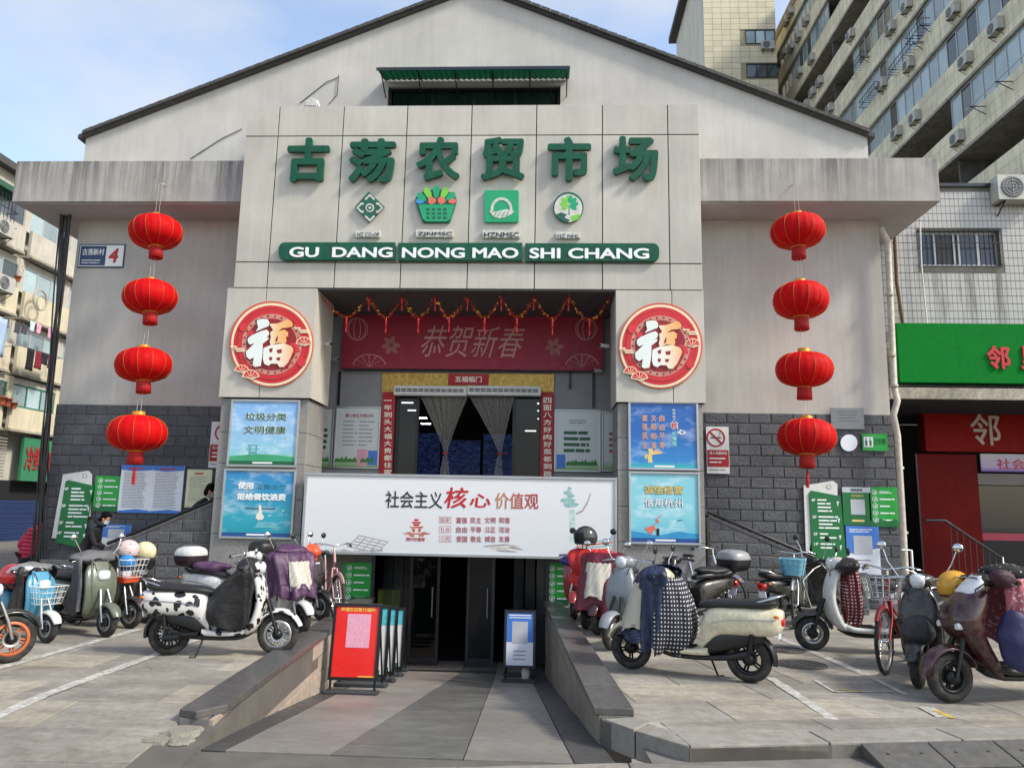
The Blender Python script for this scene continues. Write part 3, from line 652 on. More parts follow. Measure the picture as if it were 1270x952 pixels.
caption('HZ CO-OP', 442, 287, 472, 295, 'small plate reading HZ CO-OP under the diamond logo'); caption('ZJNMSC', 516.5, 286, 562.5, 295, 'plate reading ZJNMSC under the vegetable basket logo', .02)
caption('HZNMSC', 599, 286.5, 645, 296, 'plate reading HZNMSC under the square leaf logo', .02); caption('HZ NHL', 690, 289, 720, 296.5, 'small plate reading HZ NHL under the round clover logo')
D1 = 12.69
t = tag(empty('diamond_logo', PY(458.5, 258, 12.7)), 'green and white diamond shaped logo below the second large character', 'logo')
plate('plate', [(458, 239), (477, 257.5), (458.5, 277), (441, 258)], D1, .05, M_dgreen, t)
for (dx, dy) in ((0, -1), (1, 0), (0, 1), (-1, 0)):
    ox, oy = 458.7 + dx * 11.5, 257.8 + dy * 11.8; u = (dx, dy); v = (-dy, dx)
    def q(a, b_): return (ox + u[0] * a + v[0] * b_, oy + u[1] * a + v[1] * b_)
    plate('chevron', [q(5.5, 0), q(-1, 6.5), q(-2.6, 5), q(2.5, 0), q(-2.6, -5), q(-1, -6.5)], D1 - .05, .005, M_wdirt, t)
plate('ring', ell(458.7, 257.8, 5.4, 5.4, 20), D1 - .05, .004, M_wdirt, t); plate('ring_core', ell(458.7, 257.8, 3.6, 3.6, 20), D1 - .054, .003, M_dgreen, t); plate('center', ell(458.7, 257.8, 1.7, 1.7, 12), D1 - .057, .003, M_wdirt, t)
for (dx, dy) in ((-1, -1), (1, -1), (1, 1), (-1, 1)): plate('stroke', [(458.7 + dx * 8.8 - 1.2, 257.8 + dy * 5 - 1.2), (458.7 + dx * 8.8 + 1.2, 257.8 + dy * 5 - 1.2), (458.7 + dx * 8.8 + 1.2, 257.8 + dy * 5 + 1.2), (458.7 + dx * 8.8 - 1.2, 257.8 + dy * 5 + 1.2)], D1 - .05, .005, M_wdirt, t)
t = tag(empty('basket_logo', PY(541, 255, 12.7)), 'logo of a green basket heaped with colourful vegetables below the third large character', 'logo')
def leaf(cx, cy, L_, W_, ang):
    o = []
    for i in range(16):
        a = 2 * PI * i / 16; x = L_ / 2 * math.cos(a); y = W_ / 2 * math.sin(a) * (1 - .25 * math.cos(a)); o.append((cx + x * math.cos(R(ang)) - y * math.sin(R(ang)), cy + x * math.sin(R(ang)) + y * math.cos(R(ang))))
    return o
plate('backing', ell(541, 250, 25.5, 14, 24, 180, 360) + [(563, 262), (558, 277), (525, 277), (519, 262)], D1, .04, M_dgreen, t)
for i, (cx, cy, l_, w_, an, m_) in enumerate([(531, 240, 16, 8, 65, M_lime), (541, 238, 16, 8, 90, M_lgreen), (551, 240, 16, 8, 115, M_lime), (523, 245, 14, 8, 40, M_lgreen), (559, 244, 14, 8, 140, M_lgreen), (521, 250, 10, 6, 10, M_lblue), (561, 250, 10, 6, 170, M_coral), (536, 249, 10, 9, 0, M_coral), (548, 249, 10, 9, 0, M_coral)]):
    plate('vegetable', leaf(cx, cy, l_, w_, an), D1 - .04, .012, m_, t)
plate('basket', [(519, 254), (564, 254), (558.5, 272), (554, 275), (529, 275), (524.5, 272)], D1 - .052, .012, M_lgreen, t)
for r in range(3):
    for c in range(4 if r < 2 else 4):
        xx = 528.5 + c * 7 + r * .0; yy = 258.2 + r * 5.2; plate('basket_hole', [(xx, yy), (xx + 4.4, yy), (xx + 4.4, yy + 3), (xx, yy + 3)], D1 - .064, .002, M_dgreen, t)
t = tag(empty('leaf_logo', PY(622, 258, 12.7)), 'square green logo with a white ring above a white leaf, below the fourth large character', 'logo')
plate('plate', rrect(601, 237.5, 643.5, 277, 2), D1, .06, M_lgreen, t, bevel=.004)
o_ = ell(622, 259.5, 13.5, 14.5, 22, 170, 370) + ell(622, 259.5, 10.2, 11.2, 22, 170, 370)[::-1]; plate('ring', o_, D1 - .06, .006, M_wdirt, t)
plate('leaf', [(606, 261), (612, 263), (620, 261.5), (628, 259.5), (634, 262), (638.5, 262), (634, 266), (627, 269.5), (619, 271), (612, 269)], D1 - .06, .008, M_wdirt, t)
for i in range(4): plate('leaf_vein', [(611 + i * 5.4, 269.5 - i * .4), (612 + i * 5.4, 269.8 - i * .4), (616 + i * 5.2, 262.5), (615.2 + i * 5.2, 262.3)], D1 - .068, .002, M_lgreen, t)
t = tag(empty('clover_logo', PY(705, 258, 12.7)), 'round white logo with a green clover leaf, below the fifth large character', 'logo')
plate('rim', ell(704.8, 258.3, 18.8, 18.8, 36), D1, .05, M_dgreen, t); plate('disc', ell(704.8, 258.3, 17.4, 17.4, 36), D1 - .05, .004, M_wdirt, t)
for i, an in enumerate((-60, -120, 20, 160)):
    for s_ in (-1, 1):
        a = R(an + s_ * 20); plate('clover_leaf', leaf(706 + 7 * math.cos(a), 253 + 7 * math.sin(a) * .9, 9.5, 6, math.degrees(a)), D1 - .054, .004, M_lime if i % 2 else M_lgreen, t)
plate('stem', [(705.6, 253), (706.8, 253), (706.4, 266), (705, 266)], D1 - .054, .003, M_lgreen, t)
plate('hill', [(689.5, 266), (696, 263.5), (703, 266), (700, 270), (707, 273), (704, 275.6), (697, 274), (692, 270.5)], D1 - .054, .003, M_dgreen, t)
plate('hill', [(708, 268), (716, 266), (720.5, 266.5), (717, 272), (710, 275), (709, 272)], D1 - .054, .003, M_lime, t)

# ---------------------------------------------------------------- fu discs
M_fr1 = mat('disc_rim_cream', '#e9d9b4', .4, var=.04); M_fr2 = mat('disc_red', '#c8252a', .4, var=.06); M_fr3 = mat('disc_deep_red', '#8f1a1e', .45, var=.08); M_fr4 = mat('disc_band', '#c58a78', .5, var=.35, vs=30)
M_fw1 = mat('fu_pale', '#e3ebe4', .4, var=.04)
M_fw2 = gradmat('fu_top_stroke', [(0, '#efe4cf'), (.35, '#efc184'), (1, '#eba55c')], .4, ax='X'); M_fw3 = gradmat('fu_low_stroke', [(0, '#e6eee8'), (.5, '#f0e6d2'), (1, '#eeb57a')], .4, ax='X')
M_fuch = gradmat('fu_character', [(.0, '#e4f0ea'), (.45, '#efeee4'), (.75, '#f0c98c'), (1, '#eda257')], .4, ax='X')
for cx, cy, lab in ((337, 427, 'round red disc with a large white 福 character on the left pillar'), (819, 429, 'round red disc with a large white 福 character on the right pillar')):
    t = tag(empty('fortune_disc', PY(cx, cy, 12.69)), lab, 'round sign', 'round red fortune signs on the pillars'); D_ = 12.69; X = lambda x: cx + x; Y = lambda y: cy + y
    plate('rim', ell(cx, cy, 52, 53, 60), D_, .03, mat('disc_edge', '#c7543a', .4), t)
    for k, (r_, m_, n_) in enumerate(((50.3, M_fr1, 'rim_band'), (47.3, M_fr2, 'red_band'), (43.6, M_fr3, 'dark_ring'), (43, M_fr2, 'red_field'), (37, M_fr4, 'pattern_band'), (31.5, M_fr3, 'center_field'))): plate(n_, ell(cx, cy, r_, r_ * 1.02, 56), D_ - .03 - .003 * k, .003, m_, t)
    for k in range(26):
        a = 2 * PI * k / 26; plate('pattern_mark', ell(cx + 34.3 * math.cos(a), cy + 35 * math.sin(a), 1.5, 1.5, 6), D_ - .045, .002, M_fr3, t)
    for k, (dx, dy, s_) in enumerate(((40, -3, 1), (-37, 31, .9), (-26, 38, 1.05))):
        fan = [(cx + dx + 1.5 * s_, cy + dy + 5 * s_)] + ell(cx + dx, cy + dy + 4 * s_, 10.5 * s_, 10.5 * s_, 10, 190, 350); plate('fan', fan, D_ - .048, .006, M_fr1, t)
        fan = [(cx + dx, cy + dy + 3 * s_)] + ell(cx + dx, cy + dy + 3.4 * s_, 9 * s_, 9 * s_, 10, 193, 347); plate('fan_fill', fan, D_ - .054, .002, M_fr2, t)
        for j in range(5):
            a = R(207 + j * 31); plate('fan_rib', [(cx + dx + 2 * math.cos(a) - .4, cy + dy + 3.4 + 2 * math.sin(a)), (cx + dx + 8.6 * s_ * math.cos(a), cy + dy + 3.4 + 8.6 * s_ * math.sin(a)), (cx + dx + 8.6 * s_ * math.cos(a) + .8, cy + dy + 3.4 + 8.6 * s_ * math.sin(a)), (cx + dx + 2 * math.cos(a) + .4, cy + dy + 3.4 + 2 * math.sin(a))], D_ - .056, .001, M_fr1, t)
    for dx, dy in ((37, -20), (-42, 3)):
        for j, (a, b_, c) in enumerate(((-9, -1, 6), (-4, 7, 3), (-2, 9, 0))): plate('cloud', [(cx + dx + a, cy + dy - j * -2.6 - 1), (cx + dx + b_, cy + dy + j * 2.6 - 1), (cx + dx + b_, cy + dy + j * 2.6 + .8), (cx + dx + a, cy + dy + j * 2.6 + .8)], D_ - .048, .006, M_fr1, t)
    for dx, dy, r_ in ((-35, -21, 5.2), (-26, -13, 4.2), (37, 22, 5.5), (27, 5, 7)): plate('blossom', ell(cx + dx, cy + dy, r_, r_, 14), D_ - .047, .004, mat('blossom_red', '#d23038', .4), t)
    fq = lambda L_: [(cx - 52 + (x - 8) / 8.28, cy - 57 + (y + 8) / 8.28) for x, y in L_]
    FU = [[(290, 215), (345, 203), (395, 208), (415, 240), (408, 280), (350, 303), (275, 335), (302, 292), (290, 250)],
          [(195, 405), (230, 375), (330, 330), (385, 314), (412, 340), (408, 372), (380, 402), (408, 392), (402, 418), (345, 462), (345, 560), (325, 688), (270, 698), (245, 678), (256, 600), (215, 622), (182, 592), (176, 540), (262, 455), (218, 470), (196, 445)],
          [(415, 256), (500, 250), (560, 228), (608, 210), (640, 226), (658, 262), (645, 288), (600, 296), (550, 300), (505, 330), (570, 314), (606, 340), (606, 382), (582, 398), (592, 428), (580, 456), (500, 450), (432, 476), (420, 440), (432, 392), (424, 345), (456, 318), (440, 296)],
          [(356, 505), (420, 475), (560, 453), (645, 486), (662, 528), (632, 600), (604, 656), (562, 700), (520, 698), (498, 664), (432, 664), (408, 685), (366, 668), (350, 620), (352, 560)]]
    HO = [[(474, 440), (482, 400), (500, 372), (502, 400), (494, 432)], [(408, 512), (450, 498), (444, 540), (420, 548)], [(488, 520), (544, 512), (540, 552), (500, 556)], [(412, 592), (446, 592), (440, 628), (412, 626)], [(486, 598), (530, 596), (520, 630), (490, 626)]]
    for k, o_ in enumerate(FU):
        o_ = fq(o_); mx_, my_ = sum(p[0] for p in o_) / len(o_), sum(p[1] for p in o_) / len(o_)
        plate('character_shadow', [(x + 1.6 * (1 if x > mx_ else -1) + .6, y + 1.6 * (1 if y > my_ else -1) + .6) for x, y in o_], D_ - .049 - .0004 * k, .004, M_fr3, t); plate('character_stroke', o_, D_ - .055, .016, (M_fw1, M_fw1, M_fw2, M_fw3)[k], t, bevel=.004)
    for o_ in HO: plate('character_gap', fq(o_), D_ - .0712, .001, M_fr3, t)

# ---------------------------------------------------------------- framed posters
M_frame = M_alu
def board(name, label, cat, rc, D, mpanel, group=None, fw=.035, depth=.05, mfr=None, frame=True):
    x0, x1, z0, z1 = rpx(*rc, D); t = tag(empty(name, ((x0 + x1) / 2, D, z0)), label, cat, group)
    if frame:
        b = PB(); b.box(x0, x1, D - depth, D, z1 - fw, z1); b.box(x0, x1, D - depth, D, z0, z0 + fw); b.box(x0, x0 + fw, D - depth, D, z0 + fw, z1 - fw); b.box(x1 - fw, x1, D - depth, D, z0 + fw, z1 - fw); b.put('frame', mfr or M_frame, t, bevel=.004)
        x0 += fw; x1 -= fw; z0 += fw; z1 -= fw
        b = PB(); b.box(x0, x1, D - depth * .55, D - .002, z0, z1); b.put('panel', mpanel, t); return t, (x0, x1, z0, z1), D - depth * .55
    b = PB(); b.box(x0, x1, D - depth, D, z0, z1); b.put('panel', mpanel, t); return t, (x0, x1, z0, z1), D - depth
def fit(rc, u0, v0, u1, v1): x0, x1, z0, z1 = rc; return x0 + (x1 - x0) * u0, x0 + (x1 - x0) * u1, z0 + (z1 - z0) * v0, z0 + (z1 - z0) * v1
def art(name, pts, rc, y, th, m, t): x0, x1, z0, z1 = rc; b = PB(); b.prism([(x0 + (x1 - x0) * u, z0 + (z1 - z0) * v) for u, v in pts], y - th - step(), y); return b.put(name, m, t)
PG = 'framed posters on the entrance pillars'; DP = 12.755
M_s1 = gradmat('poster_sky_green', [(0, '#6fbfae'), (.25, '#8cc4d8'), (.6, '#8db8df'), (1, '#7fb2e2')], .18, .15, extra=.4)
M_s2 = gradmat('poster_teal', [(0, '#1f8fa0'), (.3, '#2f9fb4'), (.7, '#2a8cb8'), (1, '#2b86c0')], .18, .2, extra=.35)
M_s3 = gradmat('poster_deep_blue', [(0, '#3fa6c8'), (.1, '#2c83c4'), (.5, '#1d62ad'), (1, '#1e5ca8')], .18, .1, extra=.25)
M_s4 = gradmat('poster_pale_teal', [(0, '#5fb7cf'), (.4, '#86cbd6'), (1, '#84c8d6')], .18, .2, extra=.4)
M_tgreen = mat('print_deep_green', '#1e5a3a', .5, var=0); M_tgold = mat('print_gold', '#e2c779', .5, var=0); M_tteal = mat('print_teal', '#2c7f92', .5, var=0); M_navy = mat('print_navy', '#1f4a86', .5, var=0)
M_hill = mat('print_hill', '#3fa070', .5, var=.1); M_sea = mat('print_sea', '#2f8fc0', .5, var=.1)
def birds(t, rc, y, pts, s=.05):
    for u, v in pts: art('bird', [(u, v), (u + s, v + s * .3), (u + s * .3, v - s * .2)], rc, y, .002, M_wprint, t); art('bird', [(u, v), (u + s * .3, v - s * .2), (u - s * .5, v + s * .4)], rc, y, .002, M_wprint, t)
def outlined(t, s, rc4, y, m_out, m_in, off=.05):
    a, b_, c, d = rc4; text('lettering_outline', s, a, b_, c, d, y, m_out, t, ext=.002, off=off, res=2); e = .004; text('lettering', s, a + e, b_ - e, c + e, d - e, y - .003, m_in, t, ext=.002, off=off * .3, res=2)
t, rc, y = board('framed_poster', 'sky blue poster with two lines of dark green characters, upper one on the left pillar', 'poster', (285, 496, 371, 579), DP, M_s1, PG)
outlined(t, '垃圾分类', fit(rc, .2, .70, .84, .83), y, M_wprint, M_tgreen); outlined(t, '文明健康', fit(rc, .19, .49, .84, .62), y, M_wprint, M_tgreen)
art('hill', [(0, .06), (1, .06), (1, .13), (.7, .16), (.4, .17), (0, .13)], rc, y, .002, M_hill, t); art('footer', [(0, 0), (1, 0), (1, .06), (0, .06)], rc, y, .003, M_tgreen, t); art('footer_text', [(.36, .02), (.66, .02), (.66, .045), (.36, .045)], rc, y - .003, .002, M_wprint, t)
birds(t, rc, y, [(.85, .42), (.66, .36), (.78, .3)]); [art('pavilion', [(u, v), (u + w_, v), (u + w_, v + h_), (u, v + h_)], rc, y, .002, mat('print_pale_teal', '#5aa0a8', .5, var=0), t) for u, v, w_, h_ in ((.27, .30, .16, .015), (.29, .16, .025, .14), (.39, .16, .025, .14), (.25, .24, .2, .015), (.31, .18, .08, .03))]
t, rc, y = board('framed_poster', 'teal poster with white characters and a spoon and chopsticks, lower one on the left pillar', 'poster', (276, 581.5, 366, 668), DP, M_s2, PG)
outlined(t, '使用', fit(rc, .18, .72, .41, .83), y, M_wprint, M_wprint); text('lettering', '公筷公勺', *fit(rc, .45, .73, .88, .80), y, M_tteal, t, ext=.002, off=.01); outlined(t, '拒绝餐饮浪费', fit(rc, .18, .55, .9, .66), y, M_wprint, M_wprint)
art('footer', [(0, 0), (1, 0), (1, .06), (0, .06)], rc, y, .003, M_navy, t); art('footer_text', [(.36, .02), (.66, .02), (.66, .045), (.36, .045)], rc, y - .003, .002, M_wprint, t)
art('chopsticks', [(.32, .42), (.75, .42), (.75, .435), (.32, .435)], rc, y, .003, M_black, t); art('spoon', [(.51, .48), (.545, .48), (.56, .36), (.60, .30), (.58, .26), (.52, .25), (.48, .28), (.49, .34), (.52, .38)], rc, y - .001, .004, M_cream, t); birds(t, rc, y, [(.85, .4), (.66, .32)])
for k in range(5): art('wave', [(.45 + k * .02, .14 + k * .018), (.85 - k * .03, .15 + k * .018), (.8, .155 + k * .018), (.5, .15 + k * .018)], rc, y, .002, mat('print_pale_wave', '#8ccfd6', .5, var=0), t)
t, rc, y = board('framed_poster', 'deep blue poster with columns of orange and pink characters, upper one on the right pillar', 'poster', (779, 498, 866, 583), DP, M_s3, PG)
M_or = mat('print_orange', '#d9a48a', .5, var=0)
for c, s_ in enumerate(('富强民主', '文明和谐', '自由平等')):
    for r_, ch in enumerate(s_): text('character', ch, *fit(rc, .18 + c * .13, .72 - r_ * .14, .26 + c * .13, .82 - r_ * .14), y, M_or, t, off=.02)
for r_, ch in enumerate('社会主义'): text('character', ch, *fit(rc, .64, .88 - r_ * .05, .69, .915 - r_ * .05), y, M_wprint, t, off=.02)
text('character', '核', *fit(rc, .61, .60, .73, .72), y, M_wprint, t, off=.06); text('character', '核', *fit(rc, .62, .61, .72, .71), y - .003, M_fr2, t, off=.02); text('character', '心', *fit(rc, .71, .52, .84, .60), y, M_wprint, t, off=.04)
for r_, ch in enumerate('价值观'): text('character', ch, *fit(rc, .63, .50 - r_ * .075, .70, .56 - r_ * .075), y, mat('print_mint', '#8fe0cf', .5, var=0), t, off=.03)
art('figure', [(.27, .08), (.33, .08), (.32, .2), (.45, .22), (.5, .24), (.34, .26), (.33, .3), (.27, .3), (.28, .2), (.22, .2), (.21, .14), (.24, .14), (.25, .19)], rc, y, .003, M_tgold, t); art('cloud', [(.34, .245), (.46, .245), (.42, .28), (.37, .28)], rc, y, .003, M_or, t)
art('footer', [(0, 0), (1, 0), (1, .07), (0, .07)], rc, y, .003, mat('print_cyan', '#37a0b4', .5, var=0), t); art('footer_text', [(.36, .015), (.66, .015), (.66, .04), (.36, .04)], rc, y - .003, .002, M_wprint, t)
t, rc, y = board('framed_poster', 'pale turquoise poster with an orange arrow path, lower one on the right pillar', 'poster', (779.5, 585, 868, 675), DP, M_s4, PG)
outlined(t, '诚信经营', fit(rc, .2, .70, .78, .83), y, M_tgreen, M_tgold); outlined(t, '信用杭州', fit(rc, .2, .51, .78, .64), y, M_tteal, M_wprint)
art('sea', [(0, .06), (1, .06), (1, .13), (.7, .16), (.4, .1), (0, .16)], rc, y, .002, M_sea, t); art('footer', [(0, 0), (1, 0), (1, .06), (0, .06)], rc, y, .003, M_navy, t); art('footer_text', [(.36, .02), (.66, .02), (.66, .045), (.36, .045)], rc, y - .003, .002, M_wprint, t)
art('arrow_path', [(.2, .2), (.3, .1), (.33, .16), (.38, .2), (.33, .24), (.43, .3), (.39, .34), (.49, .42), (.42, .38), (.36, .33), (.40, .29), (.29, .23)], rc, y - .002, .003, M_coral, t); art('figure', [(.38, .1), (.42, .1), (.42, .2), (.38, .2)], rc, y - .005, .003, M_black, t)
for k in range(6): art('cloud_wave', [(.5 + k * .03, .17 + k * .025), (.86 - k * .03, .18 + k * .03), (.8, .19 + k * .03), (.55, .185 + k * .025)], rc, y, .002, mat('print_white_wave', '#b9dfe6', .5, var=0), t)

# ---------------------------------------------------------------- big white board
M_wb = gradmat('white_board_face', [(0, '#d5d8da'), (.5, '#dadcdd'), (1, '#e0e1e1')], .28, .1)
x0, x1 = -4.0, 1.135; zA, zB = .88, 2.19; D_ = 12.7
t = tag(empty('slogan_board', ((x0 + x1) / 2, D_, zA)), 'long white aluminium framed slogan board spanning the entrance above the ramp door', 'sign board')
b = PB(); fw = .045; b.box(x0, x1, D_ - .12, D_, zB - fw, zB); b.box(x0, x1, D_ - .12, D_, zA, zA + fw); b.box(x0, x0 + fw, D_ - .12, D_, zA + fw, zB - fw); b.box(x1 - fw, x1, D_ - .12, D_, zA + fw, zB - fw); b.put('frame', M_alu, t, bevel=.006)
b = PB(); b.box(x0 + fw, x1 - fw, D_ - .1, D_ + .02, zA + fw, zB - fw); b.put('panel', M_wb, t); yb = D_ - .1
M_ink = mat('ink_black', '#2b2e33', .5, var=0); M_ired = mat('ink_red', '#b8252b', .5, var=0); M_iro = gradmat('ink_red_ochre', [(0, '#b98a5a'), (.35, '#b8664a'), (1, '#a92a2e')], .5, ax='X')
tpx('lettering', '社会主义', 478, 609, 549, 630, yb, M_ink, t, off=.012); tpx('lettering', '核', 552, 604, 580, 630, yb, M_ired, t, off=.018, shear=.15); tpx('lettering', '心', 583, 612, 609, 629, yb, M_ired, t, off=.02, shear=.1); tpx('lettering', '价值观', 614, 611, 668, 631, yb, M_iro, t, off=.012)
M_pred = mat('ink_dull_red', '#a8555a', .5, var=0)
for r_, (h_, s_) in enumerate((('国家', '富强 民主 文明 和谐'), ('社会', '自由 平等 公正 法治'), ('公民', '爱国 敬业 诚信 友善'))):
    yy = 640.5 + r_ * 11.6; xx = 544.5
    for k, (a, b_, c, d) in enumerate(((xx, yy, xx + 15, yy + .5), (xx, yy + 8, xx + 15, yy + 8.5), (xx, yy, xx + .5, yy + 8.5), (xx + 14.5, yy, xx + 15, yy + 8.5))): plate('heading_box', [(a, b_), (c, b_), (c, d), (a, d)], yb, .001, M_pred, t)
    tpx('lettering', h_, xx + 1.6, yy + 1.2, xx + 13.4, yy + 7.2, yb, M_pred, t, off=.0)
    for k, wd in enumerate(s_.split()): tpx('lettering', wd, 566 + k * 17.6, yy + .6, 579.5 + k * 17.6, yy + 8, yb, M_pred, t, off=.008)
tpx('lettering', '践行价值观', 504, 666, 527, 670.5, yb, M_ired, t, off=.01)
for k, (u0, u1, v0, v1) in enumerate(((-3, 3, -22, -19), (-6, 6, -18, -15.5), (-4, 4, -15, -12), (-9, 9, -11, -8.5), (-6, -2, -8, -3), (2, 6, -8, -3), (-13, -7, -3, -1), (7, 13, -3, -1), (-18, 18, -1.5, .5), (-10, -3, 1, 3.5), (3, 10, 1, 3.5))): plate('pavilion_mark', [(516.5 + u0 * .8, 662 + v1 * .85), (516.5 + u1 * .8, 662 + v1 * .85), (516.5 + u1, 662 + v0 * .85), (516.5 + u0, 662 + v0 * .85)], yb, .001, M_iro if k > 2 else M_ired, t)
M_wash = mat('ink_wash_teal', '#8fb8b4', .6, var=.3, vs=20); M_wash2 = mat('ink_wash_grey', '#9a9694', .6, var=.4, vs=20); M_wash3 = mat('ink_wash_tan', '#c3b5a4', .6, var=.2, vs=10)
plate('column_shaft', [(706, 632), (713, 632), (714, 672), (707, 672)], yb, .001, mat('ink_wash_pale', '#b5cfca', .6, var=.3, vs=10), t)
for (a, b_, c, d) in ((699, 622, 718, 629), (695, 617, 714, 623), (703, 612, 713, 617), (699, 608, 710, 613), (704, 603, 709, 608)): plate('column_top', leaf((a + c) / 2, (b_ + d) / 2, c - a, d - b_, 0), yb, .002, M_wash, t)
plate('column_branch', [(714, 636), (722, 632), (728, 622), (732, 611), (733, 612), (729, 624), (723, 634), (715, 638)], yb, .001, M_wash2, t)
for k in range(5): plate('stroke', leaf(616 + k * 6, 676 + (k % 3) * 3.5, 34 - k * 4, 2.2, -4 + 4 * k), yb, .001 + k * .0002, M_wash3 if k % 2 else M_wash2, t)
for k in range(4): plate('roof_stroke', [(702 + k * 5, 684.5 - k * 2.8), (759, 681 - k * 4), (759, 678.5 - k * 4), (706 + k * 5, 683 - k * 3)], yb, .001 + k * .0002, M_wash if k % 2 else M_coral if k == 2 else M_wash3, t)
def lat(u, v): return (445 + 36 * u - 13 * v, 663 + 8 * u + 13.5 * v)
for k in range(5):
    u = k / 4; plate('lattice', [lat(u, 0), lat(u + .03, 0), lat(u + .03, 1), lat(u, 1)], yb, .001, M_wash2, t); plate('lattice', [lat(0, u), lat(1, u), lat(1, u + .07), lat(0, u + .07)], yb, .0012, M_wash2, t)
rg = random.Random(2)
for k in range(40): xx = 395 + k * 2; hh = rg.uniform(.8, 3.5); plate('skyline', [(xx, 683.5), (xx + 1.5, 683.5), (xx + 1.4, 683.5 - hh), (xx, 683.5 - hh * .8)], yb, .001, M_wash2, t)

# ================================================================ PORCH
M_ban = mat('banner_crimson', '#8e1230', .55, var=.08); M_banp = mat('banner_pink_print', '#b98a86', .55, var=.15)
t, rc, y = board('banner', 'wide crimson new year banner with pale brush characters on the porch wall', 'banner', (425, 392, 748, 458.5), 14.48, M_ban, frame=False)
tpx('lettering', '恭贺新春', 524, 404, 649, 443, y, M_banp, t, ext=.002, off=-.004, shear=.25, res=4)
for cx, cy in ((443, 408), (727, 408)):
    for k in range(5):
        w_ = 13 * math.sin(R(20 + k * 35)); o_ = ell(cx, cy, 13 * abs(math.cos(R(k * 36))) + .5, 14, 24)
        i_ = ell(cx, cy, max(.2, 13 * abs(math.cos(R(k * 36))) - .3), 13.2, 24); pts = o_ + [o_[0]] + [i_[0]] + i_[::-1]; plate('lantern_outline', pts, y, .002, M_banp, t)
for cx in (458, 722):
    for k in range(7):
        a = R(190 + k * 26.6); plate('fan_rib', [(cx - .3, 455), (cx + .3, 455), (cx + 20 * math.cos(a) + .4, 455 + 15 * math.sin(a)), (cx + 20 * math.cos(a) - .4, 455 + 15 * math.sin(a))], y, .002, M_banp, t)
    o_ = ell(cx, 455, 21, 16, 16, 190, 350); i_ = ell(cx, 455, 20, 15.2, 16, 190, 350)[::-1]; plate('fan_edge', o_ + i_, y, .002, M_banp, t)
for cx, cy in ((485, 428), (688, 430)):
    for k in range(6): plate('blossom', leaf(cx + 7 * math.cos(k), cy + 7 * math.sin(k), 10, 6, k * 57), y, .0018 + k * .0002, mat('banner_dusky', '#9b5a50', .5, var=.2), t)
b = PB(); b.tube([PY(425, 459, 14.44), PY(748, 460, 14.44)], .015, 8); b.put('pole', M_black, t)
# couplets
CPG = 'red couplet strips beside the door'
def vert(t, s, px, y0, y1, D, m, w_=10):
    n = len(s); h = (y1 - y0) / n
    for i, ch in enumerate(s): k_ = (.44, .56) if ch == '一' else (.08, .86); tpx('character', ch, px - w_ / 2, y0 + h * i + h * k_[0], px + w_ / 2, y0 + h * i + h * k_[1], D, m, t, off=.02 if ch != '一' else 0)
for px, s_, lab in ((481, '一年到头大福大贵都往家', 'narrow red couplet strip with white characters on the left of the glass door'), (679, '四面八方好肉好菜都到碗', 'narrow red couplet strip with white characters on the right of the glass door')):
    t, rc, y = board('couplet', lab, 'couplet', (px - 8.5, 486, px + 7.5, 600), 14.53, M_redc, CPG, frame=False, depth=.02); vert(t, s_, px, 492, 590 if px < 500 else 592, y, M_cream)
t, rc, y = board('gold_header', 'crinkled gold foil panel above the glass door', 'door decoration', (474, 463, 687, 490), 14.54, M_gold, frame=False, depth=.02)
for (a, b_) in ((474, 489), (672, 687)): pass
t, rc, y = board('lintel_plaque', 'small red plaque with 五福临门 over the middle of the door', 'plaque', (556, 463.5, 606, 477.5), 14.515, M_redc, frame=False, depth=.02); text('lettering', '五福临门', *fit(rc, .17, .25, .83, .78), y, M_cream, t, off=.02)
# air curtains
M_acw = mat('air_curtain_white', '#c9c8c2', .5, var=.06, dirt=.15)
for (a, b_, lab) in ((488.5, 579, 'white air curtain unit over the left half of the glass door'), (579.6, 671, 'white air curtain unit over the right half of the glass door')):
    x0, x1, z0, z1 = rpx(a, 478.5, b_, 490.5, 14.4); t = tag(empty('air_curtain', ((x0 + x1) / 2, 14.5, z0)), lab, 'air curtain', 'air curtains above the door')
    b = PB(); b.box(x0, x1, 14.36, 14.52, z0, z1); b.put('casing', M_acw, t, bevel=.015)
    for r_ in range(2):
        for k in range(12): u = x0 + .04 + (x1 - x0 - .08) * k / 12; b = PB(); b.box(u, u + (x1 - x0 - .08) / 12 - .02, 14.352, 14.362, z0 + .07 + r_ * .035, z0 + .09 + r_ * .035); b.put('vent_slot', M_black, t)
# porch glass doors
dd = tag(empty('glass_door', ((dx0 + dx1) / 2, 14.6, 1.62)), 'black framed glass entrance door of the upper floor under the gold header', 'door')
b = PB(); ds = [PY(p, 540, 14.6).x for p in (490, 515, 520, 636, 640, 672)]
for xx in (ds[0], ds[1], ds[4] - .07, ds[5] - .06): b.box(xx, xx + .06, 14.58, 14.64, 1.62, dz1)
b.box(ds[0], ds[5], 14.575, 14.645, dz1 - .07, dz1 - .001); b.put('door_frame', M_black, dd)
M_dglass = mat('tinted_glass', '#0b1110', .04, var=0, spec=.5, alpha=.7)
for (a, b_) in ((ds[0] + .06, ds[1]), (ds[4] - .01, ds[5] - .06)): b = PB(); b.box(a, b_, 14.6, 14.61, 1.62, dz1 - .07); b.put('glass_panel', M_dglass, dd)
